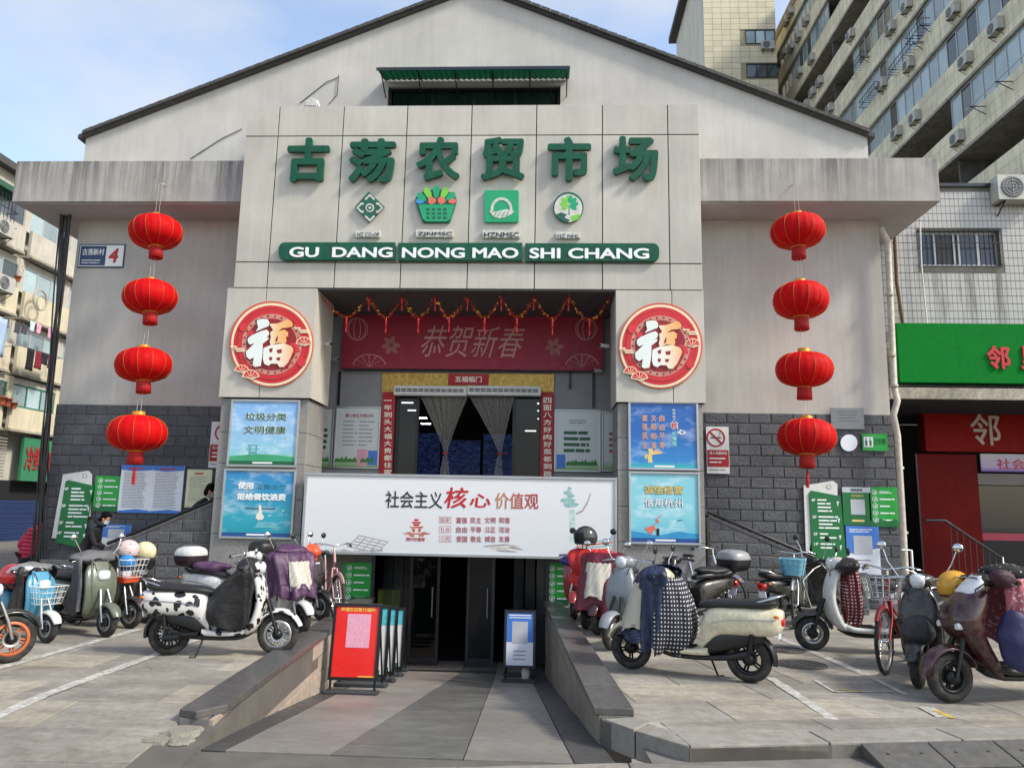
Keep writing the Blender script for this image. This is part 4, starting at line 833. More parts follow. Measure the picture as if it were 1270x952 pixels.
# tied plastic curtains
M_pvc = NB('clear_plastic_curtain'); M_pvc.b.inputs['Base Color'].default_value = (.8, .77, .66, 1); M_pvc.b.inputs['Roughness'].default_value = .08; M_pvc.b.inputs['Alpha'].default_value = .17; M_pvc.b.inputs['Specular IOR Level'].default_value = .9; M_pvc = M_pvc.mt
for k, (pa, pb, pc, lab) in enumerate(((521, 580, 553, 'clear plastic door curtain tied in the middle, left one'), (582, 638, 621, 'clear plastic door curtain tied in the middle, right one'))):
    zt, zk = PY(580, 492, 14.5).z, PY(580, 562, 14.5).z; xa, xb, xc = PY(pa, 495, 14.5).x, PY(pb, 495, 14.5).x, PY(pc, 560, 14.5).x
    t = tag(empty('plastic_curtain', (xc, 14.5, 1.62)), lab, 'plastic curtain', 'plastic curtains in the glass door'); b = PB()
    def fn(u, v):
        z = zt + (1.64 - zt) * v; vk = (zt - zk) / (zt - 1.64)
        q = (abs(v - vk) / vk) if v < vk else (v - vk) / (1 - vk) * .38
        w_ = .06 + .94 * min(1, q) ** 1.15 if v < vk else .06 + .3 * min(1, q * 2.4) ** .7
        xl = xc + (xa - xc) * w_; xr = xc + (xb - xc) * w_
        return (xl + (xr - xl) * u, 14.5 + .025 * math.sin(u * 38) * (.4 + w_ * .6) + .02 * math.sin(u * 9 + k), z)
    b.grid(fn, 60, 34); b.put('curtain', M_pvc, t)
    b = PB(); b.torus((xc, 14.5, zk), .06, .015, 'z', 16, 6); b.put('tie', M_redc, t)
# room behind the upper door with blue screens
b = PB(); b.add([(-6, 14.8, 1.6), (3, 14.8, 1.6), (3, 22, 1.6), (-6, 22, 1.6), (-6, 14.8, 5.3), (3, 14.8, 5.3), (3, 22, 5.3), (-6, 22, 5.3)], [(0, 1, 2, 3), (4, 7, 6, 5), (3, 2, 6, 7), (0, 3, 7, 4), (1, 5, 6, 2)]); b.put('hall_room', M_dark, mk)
q = NB('price_screen'); p = q.pos((1, 1, 1)); br = q.n('ShaderNodeTexNoise', Scale=14., Detail=2.); mp_ = q.n('ShaderNodeMapping'); mp_.inputs['Scale'].default_value = (1, 1, 9); q.l(p, mp_.inputs[0]); q.l(mp_.outputs[0], br.inputs['Vector'])
c_ = q.ramp(br.outputs[0], [(.50, (.001, .003, .02)), (.6, (.008, .03, .2)), (.76, (.12, .25, .6))]); q.b.inputs['Base Color'].default_value = (.004, .006, .012, 1); q.l(c_, q.b.inputs['Emission Color']); q.b.inputs['Emission Strength'].default_value = .12; M_scr = q.mt
for i in range(5):
    b = PB(); xx = -3.4 + i * .95; b.box(xx, xx + .88, 17.9, 17.95, 1.8, 3.25 if i % 2 else 3.4); t = tag(b.build('price_screen', M_scr), 'glowing blue price screen in the upper hall, ' + ['leftmost', 'second from the left', 'middle', 'second from the right', 'rightmost'][i] + ' of the row', 'screen', 'blue price screens in the hall')
for i, (px, py, pd) in enumerate(((505, 499, 17), (512, 508.5, 18.5), (523, 518, 20), (528, 525, 21), (668, 500, 17), (668, 509, 18.5), (668, 519, 20), (658, 534, 18))):
    c = PY(px, py, pd); b = PB(); L_ = .26 if px < 600 or px == 658 else .06; b.box(c.x - L_ / 2, c.x + L_ / 2, pd, pd + .06, c.z - .012, c.z + .012)
    tag(b.build('ceiling_lamp', M_lampw), 'small lit lamp in the upper hall, ' + ('left' if px < 600 else 'right') + ' pane of the door, ' + ['topmost', 'second from the top', 'third from the top', 'lowest'][i % 4], 'lamp', 'small lamps seen through the door')
# notice boards on the porch wall
M_nb = gradmat('notice_paper', [(0, '#6f9a5a'), (.10, '#a8bfa0'), (.16, '#c3c8c6'), (1, '#c8cccc')], .25, .05)
NG = 'framed notice boards on the porch wall'
for rc_, lab, kind in (((386, 505, 413.5, 580), 'framed notice with bold green lines, right beside the left pillar', 0), ((415, 504, 471.5, 581), 'framed notice of small print with a pink sheet taped on, left of door', 1), ((687.5, 508, 745, 585), 'framed notice with four bold lines and a blue leaflet, right of the door', 2), ((746, 510, 790, 585), 'framed pinkish notice partly hidden by the right pillar', 3)):
    t, rc, y = board('notice_board', lab, 'notice board', rc_, 14.54, M_nb, NG, fw=.03, depth=.04)
    if kind == 1:
        text('heading', '窗口单位文明公约', *fit(rc, .2, .84, .86, .90), y, M_pred, t, off=.02); bars('print', *fit(rc, .15, .34, .92, .80), y, 7, M_grprint, t, cols=2, fill=.26, seed=5)
        a = fit(rc, .52, .02, .76, .3); b = PB(); b.box(a[0], a[1], y - .004, y, a[2], a[3]); b.put('pink_sheet', mat('pink_paper', '#cf9aa6', .7), t); a = fit(rc, .78, .04, .99, .28); b = PB(); b.box(a[0], a[1], y - .004, y, a[2], a[3]); b.put('blue_leaflet', M_blue, t)
    else:
        for k in range(4): tq = fit(rc, .18, .60 - k * .1, .85, .66 - k * .1); text('lettering', ('文明经营', '诚信服务', '公平买卖', '清洁卫生')[k] if kind == 99 else '●●●●', *tq, y, M_print, t, off=.0) if False else bars('bold_lines', *tq, y, 1, M_tgreen if kind != 3 else M_pred, t, fill=.9, seed=k, short=.05)
        bars('small_print', *fit(rc, .3, .78, .75, .86), y, 2, M_grprint, t, fill=.4)
        if kind == 2: a = fit(rc, .02, .03, .22, .26); b = PB(); b.box(a[0], a[1], y - .004, y, a[2], a[3]); b.put('blue_leaflet', M_blue, t)
    if kind != 3:
        for k in range(9):
            u = .3 + k * .075 if kind == 2 else .06 + k * .1; 
            if u < .95: art('bush', [(u - .06, .08), (u + .06, .08), (u + .05, .12), (u + .02, .15 + .02 * (k % 3)), (u - .03, .14), (u - .06, .11)], rc, y, .002 + .0003 * k, mat('print_bush', '#3f7a36', .6, var=.2, vs=20), t)
# ceiling lamps, cameras
for px, py, r_, lab in ((583, 380, .13, 'lit round ceiling lamp in the middle of the porch, behind the tinsel'), (401, 381, .06, 'small lit spotlight at the left end of the porch ceiling')):
    c = PY(px, py, 13.9); t = tag(empty('porch_lamp', c), lab, 'lamp', 'lit porch lamps'); b = MB(); b.lathe([(r_, 0), (r_ * 1.05, .03), (r_ * .8, 5.36 - c.z), (.01, 5.36 - c.z)], n=20); b.build('housing', M_acw, t); b = MB(); b.lathe([(.01, -.03), (r_ * .7, -.025), (r_ * .92, -.002), (.01, -.001)], n=20); b.build('diffuser', M_lampw, t)
for px, py, D_, lab in ((404, 427, 13.3, 'small white security camera on the inner side of the left pillar'), (413, 446, 14.4, 'small security camera at the lower left corner of the banner'), (752, 429, 13.4, 'small white security camera on the inner side of the right pillar'), (744, 460, 14.3, 'security camera at the lower right corner of the banner')):
    c = PY(px, py, D_); t = tag(empty('security_camera', c), lab, 'security camera', 'security cameras in the porch'); s_ = 1 if px < 500 else -1
    b = MB(); b.tube([(-s_ * .03, .02, 0), (s_ * .12, -.10, -.01)], .035, 10); b.build('camera_body', M_white, t); b = MB(); b.tube([(s_ * .12, -.10, -.01), (s_ * .135, -.113, -.011)], .028, 10); b.build('lens', M_black, t); b = MB(); b.tube([(-s_ * .0, .0, .02), (-s_ * .04, .06, .05), (-s_ * .06, .2, .05)], .012, 6); b.build('mount', M_black, t)
for px, y0, y1, lab in ((422, 460, 502, 'thin black cable cover running down the porch wall left of the door'), (736, 462, 505, 'thin black cable cover running down the porch wall below the right camera'), (707, 460, 482, 'short black cable cover under the right part of the banner')):
    a, c = PY(px, y0, 14.53), PY(px - 2, y1, 14.53); b = PB(); b.box(a.x - .02, a.x + .02, 14.51, 14.545, c.z, a.z); tag(b.build('cable_cover', M_black), lab, 'cable cover', 'black cable covers on the porch wall')
# tinsel garland
M_tr = mat('red_tinsel', '#a01218', .35, metal=.3, var=.3, vs=40); M_tg = mat('gold_tinsel', '#d8a53a', .2, metal=.9, var=.3, vs=40, bump=.5)
t = tag(empty('tinsel_garland', PY(585, 370, 12.95)), 'red and gold tinsel garland looped in swags under the porch ceiling', 'garland')
tops = [(398, 366), (458, 367), (499, 367), (540, 367), (580, 367), (622, 367), (662, 366), (705, 367), (758, 368)]; bots = [(430, 393), (479, 394), (519, 394), (557, 393), (601, 394), (641, 394), (685, 396), (731, 397)]
rg = random.Random(11); br, bgd = PB(), PB()
for i in range(8):
    A, B, C_ = PY(*tops[i], 12.95), PY(*bots[i], 12.95), PY(*tops[i + 1], 12.95)
    for k in range(250):
        u = k / 250; x = A.x + (C_.x - A.x) * u; um = (B.x - A.x) / (C_.x - A.x); s_ = u / um if u < um else (1 - u) / (1 - um); z = A.z + (B.z - A.z) * (1 - (1 - s_) ** 1.7)
        c = Vector((x, 12.95, z)); d = Vector((rg.gauss(0, 1), rg.gauss(0, 1), rg.gauss(0, 1))).normalized() * rg.uniform(.02, .05); n = d.cross(Vector((rg.gauss(0, 1), rg.gauss(0, 1), rg.gauss(0, 1)))).normalized() * .006
        (bgd if rg.random() < .4 else br).add([c - n, c + n, c + d + n, c + d - n], [(0, 1, 2, 3)])
tag(br.put('red_strands', M_tr, t), kind='stuff'); tag(bgd.put('gold_strands', M_tg, t), kind='stuff')
for (px, py) in tops[1:8] + bots:
    c = PY(px, py, 12.93); b = MB(); b.loft_z([(0, -.01, .01, .02), (-.04, -.02, .02, .035), (-.14, -.02, .02, .03), (-.17, -.01, .01, .015)], n=8, k=1); b.tube([(0, 0, -.17), (0, 0, -.27)], [.012, .018], 6); o = b.build('pendant', M_tr, t, c - t.location)

# ================================================================ LANTERNS
M_lan = mat('lantern_silk', '#b80309', .7, var=.14, vs=4, bump=.3, bs=120, spec=.15, rand=.07); M_lg = mat('lantern_gold', '#c98a34', .45, metal=.4, var=.2); M_str = mat('thin_string', '#b9b3a8', .8, var=0)
M_lans = mat('lantern_skirt', '#a5080c', .7, var=.1)
def lantern_me():
    n = 96; NS = 24
    def sc(a): return 1 - .022 * abs(math.sin(a * NS / 2)) ** .5 * 1.0 + .0
    prof = [(.10, .285), (.16, .28), (.27, .255), (.36, .20), (.42, .125), (.445, .04), (.445, -.04), (.42, -.125), (.36, -.20), (.27, -.25), (.17, -.28), (.12, -.285)]
    prof = [(r, z) for r, z in catmull([list(p) for p in prof], 2)]; b = MB(); b.lathe(prof, n=n, fn=lambda a: 1 + .02 * abs(math.cos(a * NS / 2)) ** 3 - .01); body = b.mesh('body', M_lan)
    ribs = MB()
    for k in range(0, NS, 2):
        a = 2 * PI * k / NS + PI / NS * 0; ribs.tube([((r * 1.012 + .002) * math.cos(a), (r * 1.012 + .002) * math.sin(a), z) for r, z in prof], .0022, 4, cap=False)
    rib = ribs.mesh('gold_ribs', M_lg)
    b = MB(); b.lathe([(.01, .35), (.095, .35), (.10, .335), (.10, .29), (.12, .285), (.12, .275)], n=24); b.torus((0, 0, .335), .09, .012, 'z', 20, 6); cap = b.mesh('top_cap', M_lg)
    b = MB(); b.lathe([(.125, -.275), (.125, -.295), (.11, -.30)], n=24); lowr = b.mesh('lower_ring', M_lg)
    b = MB(); b.lathe([(.108, -.29), (.113, -.38), (.118, -.50), (.10, -.50), (.02, -.42)], n=64, fn=lambda a: 1 + .04 * math.sin(a * 16)); sk = b.mesh('fringe_skirt', M_lans)
    b = MB(); b.tube([(0, 0, -.42), (0, 0, -.60)], .004, 5); b.ball((0, 0, -.585), .022, .022, .028, 8, 5)
    for k in range(9): a = k * .7; b.tube([(.012 * math.cos(a), .012 * math.sin(a), -.60), (.02 * math.cos(a), .02 * math.sin(a), -.72), (.018 * math.cos(a), .018 * math.sin(a), -.82)], .008, 5)
    tas = b.mesh('tassel', M_lans)
    return [('body', body), ('rib_lines', rib), ('top_cap', cap), ('lower_ring', lowr), ('fringe_skirt', sk)], ('tassel', tas)
LP, TAS = lantern_me()
DL = 12.75
for side, pts in (('left', ((192, 288), (186.3, 368.5), (178.5, 452.5), (171, 537))), ('right', ((989, 287), (993, 372.5), (998, 458), (1000, 542)))):
    xs = sum(PY(*p, DL).x for p in pts) / 4; prev = None
    for i, p in enumerate(pts):
        c = PY(*p, DL); c.x = xs * .55 + c.x * .45; c.z += .0
        t = tag(empty('red_lantern', c), 'round red silk lantern, %s of the four hanging on the %s wing' % (('topmost', 'second from the top', 'third from the top', 'lowest')[i], side), 'lantern', 'red lanterns hanging in two strings'); t.rotation_euler = (R(random.uniform(-6, 6)), R(random.uniform(-5, 5)), random.uniform(0, 3)); t.scale = ((1.0, 1.01, 1.02, 1.03)[i] * random.uniform(.98, 1.03), (1.0, 1.01, 1.02, 1.03)[i], (1.0, 1.01, 1.02, 1.03)[i] * random.uniform(.95, 1.03))
        for n_, me in LP: mesh_obj(n_, me, t)
        if i == 3: mesh_obj(TAS[0], TAS[1], t)
        top = PY(p[0], 222, DL).z if i == 0 else prev.z - .45; b = PB()
        zt_ = (PY(p[0], 226, DL).z if i == 0 else prev.z - .48)
        for dx in (-.035, .035): b.tube([(c.x + dx, DL - .02, c.z + .32), ((c.x if i == 0 else prev.x) + dx * .8, DL, zt_)], .0035, 5)
        if i == 0: b.tube([(c.x, DL, zt_), (c.x, 12.95, zt_ + .06)], .008, 6)
        s_ = b; s_.v = [(x - c.x, y - c.y, z - c.z) for x, y, z in s_.v]
        st = s_.build('string', M_str, t); st.rotation_euler = t.rotation_euler.to_matrix().inverted().to_euler(); prev = c

# ================================================================ WALL SIGNS
DW = 13.72
# no smoking signs
for rc_, lab in (((876, 529, 904, 587), 'white and red no smoking sign on the brick wall, right of the right pillar'), ((261, 523, 290, 580), 'white and red no smoking sign partly hidden behind the left pillar')):
    t, rc, y = board('no_smoking_sign', lab, 'no smoking sign', rc_, DW, M_white, 'no smoking signs', frame=False, depth=.02)
    a, b_, c, d = rc; w_ = b_ - a; h_ = d - c; cx_, cz_ = a + w_ * (.42 if rc_[0] > 500 else .55), c + h_ * .76; b = PB(); r_ = h_ * .2
    def ringp(r0, r1, n=30): return [(cx_ + r0 * math.cos(2 * PI * k / n), cz_ + r0 * math.sin(2 * PI * k / n)) for k in range(n + 1)] + [(cx_ + r1 * math.cos(-2 * PI * k / n), cz_ + r1 * math.sin(-2 * PI * k / n)) for k in range(n + 1)]
    b.prism(ringp(r_, r_ * .82), y - .004, y); b.prism([(cx_ - r_ * .65, cz_ + r_ * .5), (cx_ + r_ * .5, cz_ - r_ * .65), (cx_ + r_ * .65, cz_ - r_ * .5), (cx_ - r_ * .5, cz_ + r_ * .65)], y - .005, y - .001); b.put('ban_ring', M_redc, t)
    b = PB(); b.box(cx_ - r_ * .55, cx_ + r_ * .55, y - .0035, y, cz_ - .012, cz_ + .012); b.tube([(cx_ + r_ * .3, y - .002, cz_ + .03), (cx_ + r_ * .5, y - .002, cz_ + .07), (cx_ + r_ * .35, y - .002, cz_ + .1)], .004, 4); b.put('cigarette', M_black, t)
    b = PB(); b.box(a + .01, b_ - .01, y - .003, y, c + h_ * .14, c + h_ * .5); b.put('red_field', M_redc, t)
    text('lettering', '进入无烟单位', a + w_ * .12, b_ - w_ * .1, c + h_ * .40, c + h_ * .465, y - .003, M_wprint, t, off=.01); bars('small_print', a + w_ * .12, b_ - w_ * .08, c + h_ * .2, c + h_ * .36, y - .003, 2, M_wprint, t, fill=.3); bars('footer_print', a + w_ * .08, b_ - w_ * .08, c + h_ * .05, c + h_ * .1, y, 1, M_grprint, t, fill=.5)
def pquad(pts, D, r=0): return pts
# floor guides
def guide(pts_w, pts_g, lab, rows):
    t = tag(empty('floor_guide_sign', PY(*pts_g[0], DW)), lab, 'sign board', 'green floor guide signs'); plate('white_back', pts_w, DW, .025, M_white, t, bevel=.003); plate('green_face', pts_g, DW - .025, .02, M_greend, t, bevel=.003); D_ = DW - .045
    return t, D_
t, D_ = guide([(79, 588), (110, 583.5), (114.5, 588), (113, 640), (80, 650), (75, 667), (65, 667)], [(82, 597), (85, 595), (117, 602), (103, 679), (101, 679.5), (69.5, 672)], 'green floor guide sign with a slanted white back plate on the left brick wall', 4)
def guideprint(t, D_, x, y, sl):
    for k, (dy, lab, rows, w_) in enumerate(((0, '4F', 4, 24), (21, '3F', 4, 30), (42, '2F', 2, 24), (54.5, '1F', 2, 24))):
        xx = x + sl * dy; yy = y + dy; tpx('floor_number', lab, xx, yy, xx + 5, yy + 3.6, D_, M_wprint, t, off=.03); a, b_, c, d = rpx(xx + 8, yy - .5, xx + 8 + w_ * .95, yy + rows * 4.4, D_); bars('directory_print', a, b_, c, d, D_, rows, M_wprint, t, fill=.42, seed=k, short=.5)
        plate('arrow', [(xx + 31 , yy + 5), (xx + 33, yy + 3), (xx + 35, yy + 5), (xx + 33.7, yy + 5), (xx + 33.3, yy + 9), (xx + 32.5, yy + 9), (xx + 32.3, yy + 5)], D_, .002, M_wprint, t)
    plate('logo_ring', ell(x + 23 - sl * 14, y - 14.5, 3, 3, 14), DW - .025, .003, M_grprint, t); plate('logo_core', ell(x + 23 - sl * 14, y - 14.5, 2.2, 2.2, 14), DW - .028, .002, M_white, t)
guideprint(t, D_, 80, 604, -.16)
t, D_ = guide([(996, 602), (1032, 596), (1038, 600), (1038, 640), (1010, 650), (1003, 683), (999, 683)], [(1003, 611), (1006, 608), (1042, 615), (1049, 690), (1046, 697), (1007, 691)], 'green floor guide sign with a slanted white back plate on the right brick wall', 4)
guideprint(t, D_, 1006, 618, .07)
# green rule boards (five)
def ruleboard(rc_, D_, lab, par=None):
    t, rc, y = board('rule_board', lab, 'notice', rc_, D_, M_gfac, 'small green rule boards with icons', frame=False, depth=.012); a, b_, c, d = rc; w_, h_ = b_ - a, d - c
    art('leaf_pattern', [(0, 0), (1, 0), (1, .13), (.85, .2), (.6, .14), (.35, .2), (.1, .12), (0, .15)], rc, y, .001, M_greend, t)
    for k in range(5):
        zc = d - h_ * (.13 + k * .175); xc = a + w_ * .2; r_ = h_ * .068; b = PB(); n = 16; b.prism([(xc + r_ * math.cos(2 * PI * q / n), zc + r_ * math.sin(2 * PI * q / n)) for q in range(n + 1)] + [(xc + r_ * .8 * math.cos(-2 * PI * q / n), zc + r_ * .8 * math.sin(-2 * PI * q / n)) for q in range(n + 1)], y - .002, y)
        b.prism([(xc - r_ * .5, zc - r_ * (.1 if k % 2 else .5)), (xc + r_ * .3, zc - r_ * .4), (xc + r_ * .5, zc + r_ * .4), (xc - r_ * .2, zc + r_ * .2)], y - .0022, y); b.put('rule_icon', M_wprint, t)
        bars('rule_text', a + w_ * .36, b_ - w_ * .06, zc - r_ * .5, zc + r_ * .5, y, 2 if k == 0 else 1, M_wprint, t, fill=.5, seed=k)
ruleboard((117, 590, 150, 634), DW, 'green rule board with a column of round icons next to the left floor guide')
ruleboard((425, 697, 463, 749), 13.19, 'green rule board with a column of round icons left of the ramp door'); ruleboard((677, 698, 716, 751), 13.19, 'green rule board with a column of round icons right of the ramp door')
ruleboard((1078, 604, 1114.5, 653), DW, 'green rule board with a column of round icons next to the right drainpipe')
# twin bulletin
t, rc, y = board('bulletin_board', 'pair of blue edged sheets of fine print behind the left lantern tassel', 'notice', (149, 577, 227, 636), DW, M_paper, frame=False, depth=.02)
for u in (0, .5):
    art('blue_header', [(u + .002, 1), (u + .002, .90), (u + .2, .87), (u + .498, .9), (u + .498, 1)][::-1], rc, y, .002, M_blue, t); art('blue_footer', [(u + .002, 0), (u + .498, 0), (u + .498, .05), (u + .3, .08), (u + .002, .04)], rc, y, .002, M_blue, t)
    bars('heading', *fit(rc, u + .12, .905, u + .4, .955), y - .002, 1, M_ired, t, fill=.6); bars('fine_print', *fit(rc, u + .05, .1, u + .46, .86), y, 24, M_grprint, t, fill=.38, seed=int(u * 9), short=.15)
t, rc, y = board('certificate', 'pale yellow printed sheet on the brick wall just left of the left pillar', 'notice', (231, 582, 262, 629), DW, mat('yellow_paper', '#d7d9b4', .6), frame=False, depth=.012)
bars('heading', *fit(rc, .3, .86, .7, .92), y, 1, M_ired, t, fill=.7); bars('fine_print', *fit(rc, .12, .15, .9, .82), y, 13, M_grprint, t, fill=.3)
# blue leaflets (code squares left blank)
def leaflet(rc_, D_, lab, wave=True, frame=False):
    t, rc, y = board('blue_leaflet_poster', lab, 'poster', rc_, D_, M_paper, 'blue and white leaflet posters', frame=False, depth=.01)
    art('blue_field', [(0, .46), (.3, .42), (.6, .5), (1, .56), (1, 1), (0, 1)], rc, y, .002, M_blue, t); art('blank_square', [(.22, .42), (.78, .42), (.78, .80), (.22, .80)], rc, y - .002, .002, mat('pale_square', '#b9bcc0', .6), t); bars('heading', *fit(rc, .1, .86, .9, .95), y - .002, 2, M_wprint, t, fill=.4); bars('print', *fit(rc, .25, .12, .8, .34), y, 3, M_grprint, t, fill=.3); return t
leaflet((126, 650, 162, 679), DW, 'blue leaflet poster behind the woman on the left stairs'); leaflet((1050, 652, 1091, 713), DW, 'blue and white leaflet poster below the green board on the right brick wall')
t, rc, y = board('small_green_poster', 'dark green poster with a pale header strip on the right brick wall', 'poster', (1045, 604, 1080, 651), DW, M_greend, frame=False, depth=.012)
art('header', [(0, .86), (1, .86), (1, 1), (0, 1)], rc, y, .002, mat('header_grey', '#b9c2c4', .6), t); art('blank_square', [(.28, .28), (.78, .28), (.78, .68), (.28, .68)], rc, y, .002, mat('pale_square', '#b9bcc0', .6), t); text('heading', '扫码进场', *fit(rc, .3, .89, .72, .97), y - .002, M_print, t, off=.01); bars('foot_print', *fit(rc, .3, .08, .8, .16), y, 1, M_tgold, t, fill=.7); text('subheading', '扫码登记', *fit(rc, .32, .74, .75, .81), y, M_tgold, t)
t, rc, y = board('metal_plaque', 'grey metal plaque at the top of the right brick wall', 'plaque', (1030, 506, 1071, 532), DW - .0, mat('plaque_steel', '#77797b', .45, metal=.5, var=.08), frame=False, depth=.02); bars('engraving', *fit(rc, .2, .3, .9, .9), y, 4, M_print, t, fill=.12)
t, rc, y = board('toilet_sign', 'small green toilet sign with two white figures on the right brick wall', 'sign', (1069, 538, 1100, 559), DW, M_gfac, frame=False, depth=.02)
art('figure_panel', [(.06, .22), (.42, .22), (.42, .82), (.06, .82)], rc, y, .002, M_wprint, t)
for u in (.15, .32):
    art('figure', [(u - .04, .28), (u + .04, .28), (u + .05, .62), (u - .05, .62)], rc, y - .002, .001, M_greend, t); art('figure_head', [(u - .025, .66), (u + .025, .66), (u + .025, .76), (u - .025, .76)], rc, y - .002, .001, M_greend, t)
text('lettering', '卫生间', *fit(rc, .47, .4, .92, .75), y, M_greend, t, off=.02)
c = PY(1052.5, 549, DW); t = tag(empty('round_white_sign', c), 'blank round white disc on the right brick wall', 'sign'); plate('disc', ell(1052.5, 549, 10.4, 10.4, 36), DW, .02, M_paper, t)
t, rc, y = board('house_number_plate', 'blue and white street number plate with a red 4 on the left wing', 'number plate', (98, 303, 154.5, 332), 13.77, mat('plate_navy', '#243a5e', .4), frame=False, depth=.015)
art('plate_edge', [(.02, .05), (.98, .05), (.98, .95), (.02, .95)], rc, y, .001, M_wprint, t); art('navy_field', [(.035, .08), (.965, .08), (.965, .92), (.035, .92)], rc, y - .001, .001, mat('plate_navy', '#243a5e', .4), t); art('white_field', [(.60, .08), (.965, .08), (.965, .92), (.60, .92)], rc, y - .002, .001, M_wprint, t)
text('number', '4', *fit(rc, .67, .2, .88, .82), y - .003, M_ired, t, off=.03, shear=.12); text('street_name', '古荡新村', *fit(rc, .08, .52, .56, .80), y - .002, M_wprint, t, off=.015); bars('small_print', *fit(rc, .08, .14, .55, .36), y - .002, 2, M_wprint, t, fill=.3)

# ================================================================ STAIR WALLS WITH HANDRAILS
SG = 'stepped brick side walls of the entrance stairs'
def stair_wall(pxa, pxb, lab, xe, side):
    Dp = 12.9; a, b_ = PY(*pxa, Dp), PY(*pxb, Dp); lo, hi = (a, b_) if a.z < b_.z else (b_, a); xl, xr = min(a.x, b_.x, xe), max(a.x, b_.x)
    t = tag(empty('stair_wall', ((xl + xr) / 2, Dp, .1)), lab, 'stair wall', SG)
    def top(x): u = (x - lo.x) / (hi.x - lo.x); return lo.z + (hi.z - lo.z) * min(1, max(0, u)) - .06 if (u > 0) else lo.z - .28
    x0, x1 = (xe, hi.x) if side < 0 else (hi.x, xe); x0, x1 = min(x0, x1), max(x0, x1)
    b = PB(); P_ = [(x0, .05), (x1, .05)]
    if side < 0: P_ += [(x1, top(x1)), (lo.x, lo.z - .07), (lo.x - .01, lo.z - .3), (x0, lo.z - .3)]
    else: P_ += [(x1, lo.z - .3), (lo.x + .01, lo.z - .3), (lo.x, lo.z - .07), (x0, top(x0))]
    b.prism(P_, Dp, Dp + .2); b.put('wall_core', M_mort2, t)
    bricklay(t, t.location, x0, x1, .01, 2.6, Dp, M_brick2, Lb=.40, hb=.195, g=.016, topf=lambda x: top(x) , seed=8)
    q_ = sorted(((lo.x, lo.z - .07), (hi.x, top(hi.x)))); b = PB(); b.prism([(q_[0][0], q_[0][1] - .03), (q_[1][0], q_[1][1] - .03), (q_[1][0], q_[1][1] + .012), (q_[0][0], q_[0][1] + .012)], Dp - .04, Dp + .24); b.put('sloping_cap', M_slate, t)
    h = tag(empty('handrail', (lo.x, Dp + .1, lo.z)), lab.replace('brick side wall', 'black handrail') , 'handrail', 'black stair handrails'); b = PB(); b.tube([(lo.x, Dp + .05, lo.z), (hi.x, Dp + .05, hi.z)], .028, 10); b.put('rail', M_black, h)
    for k in range(4): u = .08 + k * .28; x, z = lo.x + (hi.x - lo.x) * u, lo.z + (hi.z - lo.z) * u; b = PB(); b.tube([(x, Dp + .05, z), (x, Dp + .09, z - .12)], .012, 6); b.put('bracket', M_black, h)
    # steps behind
    st = tag(empty('staircase', (lo.x, 13.1, .1)), 'granite stairs ' + ('up from the left behind the brick side wall' if side < 0 else 'up from the right behind the brick side wall'), 'stairs', 'granite stairs to the porch'); n = 9
    xb_ = PLs[0][0] + .3 if side < 0 else PLs[1][1] - .3
    for k in range(n):
        u = k / n; x_ = lo.x + side * -.1 + (xb_ - lo.x) * u; b = PB(); xs_ = sorted((x_, xb_)); b.box(xs_[0], xs_[1], Dp + .21, 13.73, .1 + 1.5 * k / n + .001, .1 + 1.5 * (k + 1) / n); b.put('step', M_gran, st)
stair_wall((131, 674), (272, 616), 'dark brick side wall of the left stairs, sloping up to the left pillar', PY(50, 700, 12.9).x, -1)
stair_wall((1000, 686), (878, 634), 'dark brick side wall of the right stairs, sloping up to the right pillar', PY(1075, 700, 12.9).x, 1)

# ================================================================ BASEMENT ENTRANCE
zb_ = rampz(13.2)
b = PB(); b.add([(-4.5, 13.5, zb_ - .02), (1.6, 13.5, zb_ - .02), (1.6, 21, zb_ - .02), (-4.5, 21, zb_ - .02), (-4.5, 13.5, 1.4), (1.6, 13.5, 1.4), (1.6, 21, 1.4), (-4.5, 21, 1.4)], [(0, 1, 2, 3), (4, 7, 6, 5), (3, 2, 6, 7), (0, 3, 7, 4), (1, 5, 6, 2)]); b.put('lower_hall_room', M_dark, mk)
M_dfr = mat('door_frame_metal', '#3c3f42', .35, metal=.6, var=.1)
DG = 'glass doors of the lower entrance'
for (a, b_, D_, ang, lab) in ((505, 543, 13.75, 0, 'glass door leaf standing open on the left of the lower entrance'), (577, 612, 13.75, 0, 'glass door leaf on the right of the lower entrance')):
    x0, x1 = PY(a, 800, D_).x, PY(b_, 800, D_).x; z0 = zb_ + .01; z1 = 1.34; t = tag(empty('lower_door', ((x0 + x1) / 2, D_, z0)), lab, 'door', DG)
    b = PB(); b.box(x0, x1, D_, D_ + .04, z0, z0 + .12); b.box(x0, x1, D_, D_ + .04, z1 - .08, z1); b.box(x0, x0 + .05, D_, D_ + .04, z0 + .12, z1 - .08); b.box(x1 - .05, x1, D_, D_ + .04, z0 + .12, z1 - .08); b.put('door_frame', M_dfr, t); b = PB(); b.box(x0 + .05, x1 - .05, D_ + .015, D_ + .022, z0 + .12, z1 - .08); b.put('glass_panel', M_dglass, t)
    b = PB(); b.tube([(x1 - .12, D_ - .04, z0 + .8), (x1 - .12, D_ - .04, z0 + 1.3)], .012, 8); b.put('handle', M_steel, t)
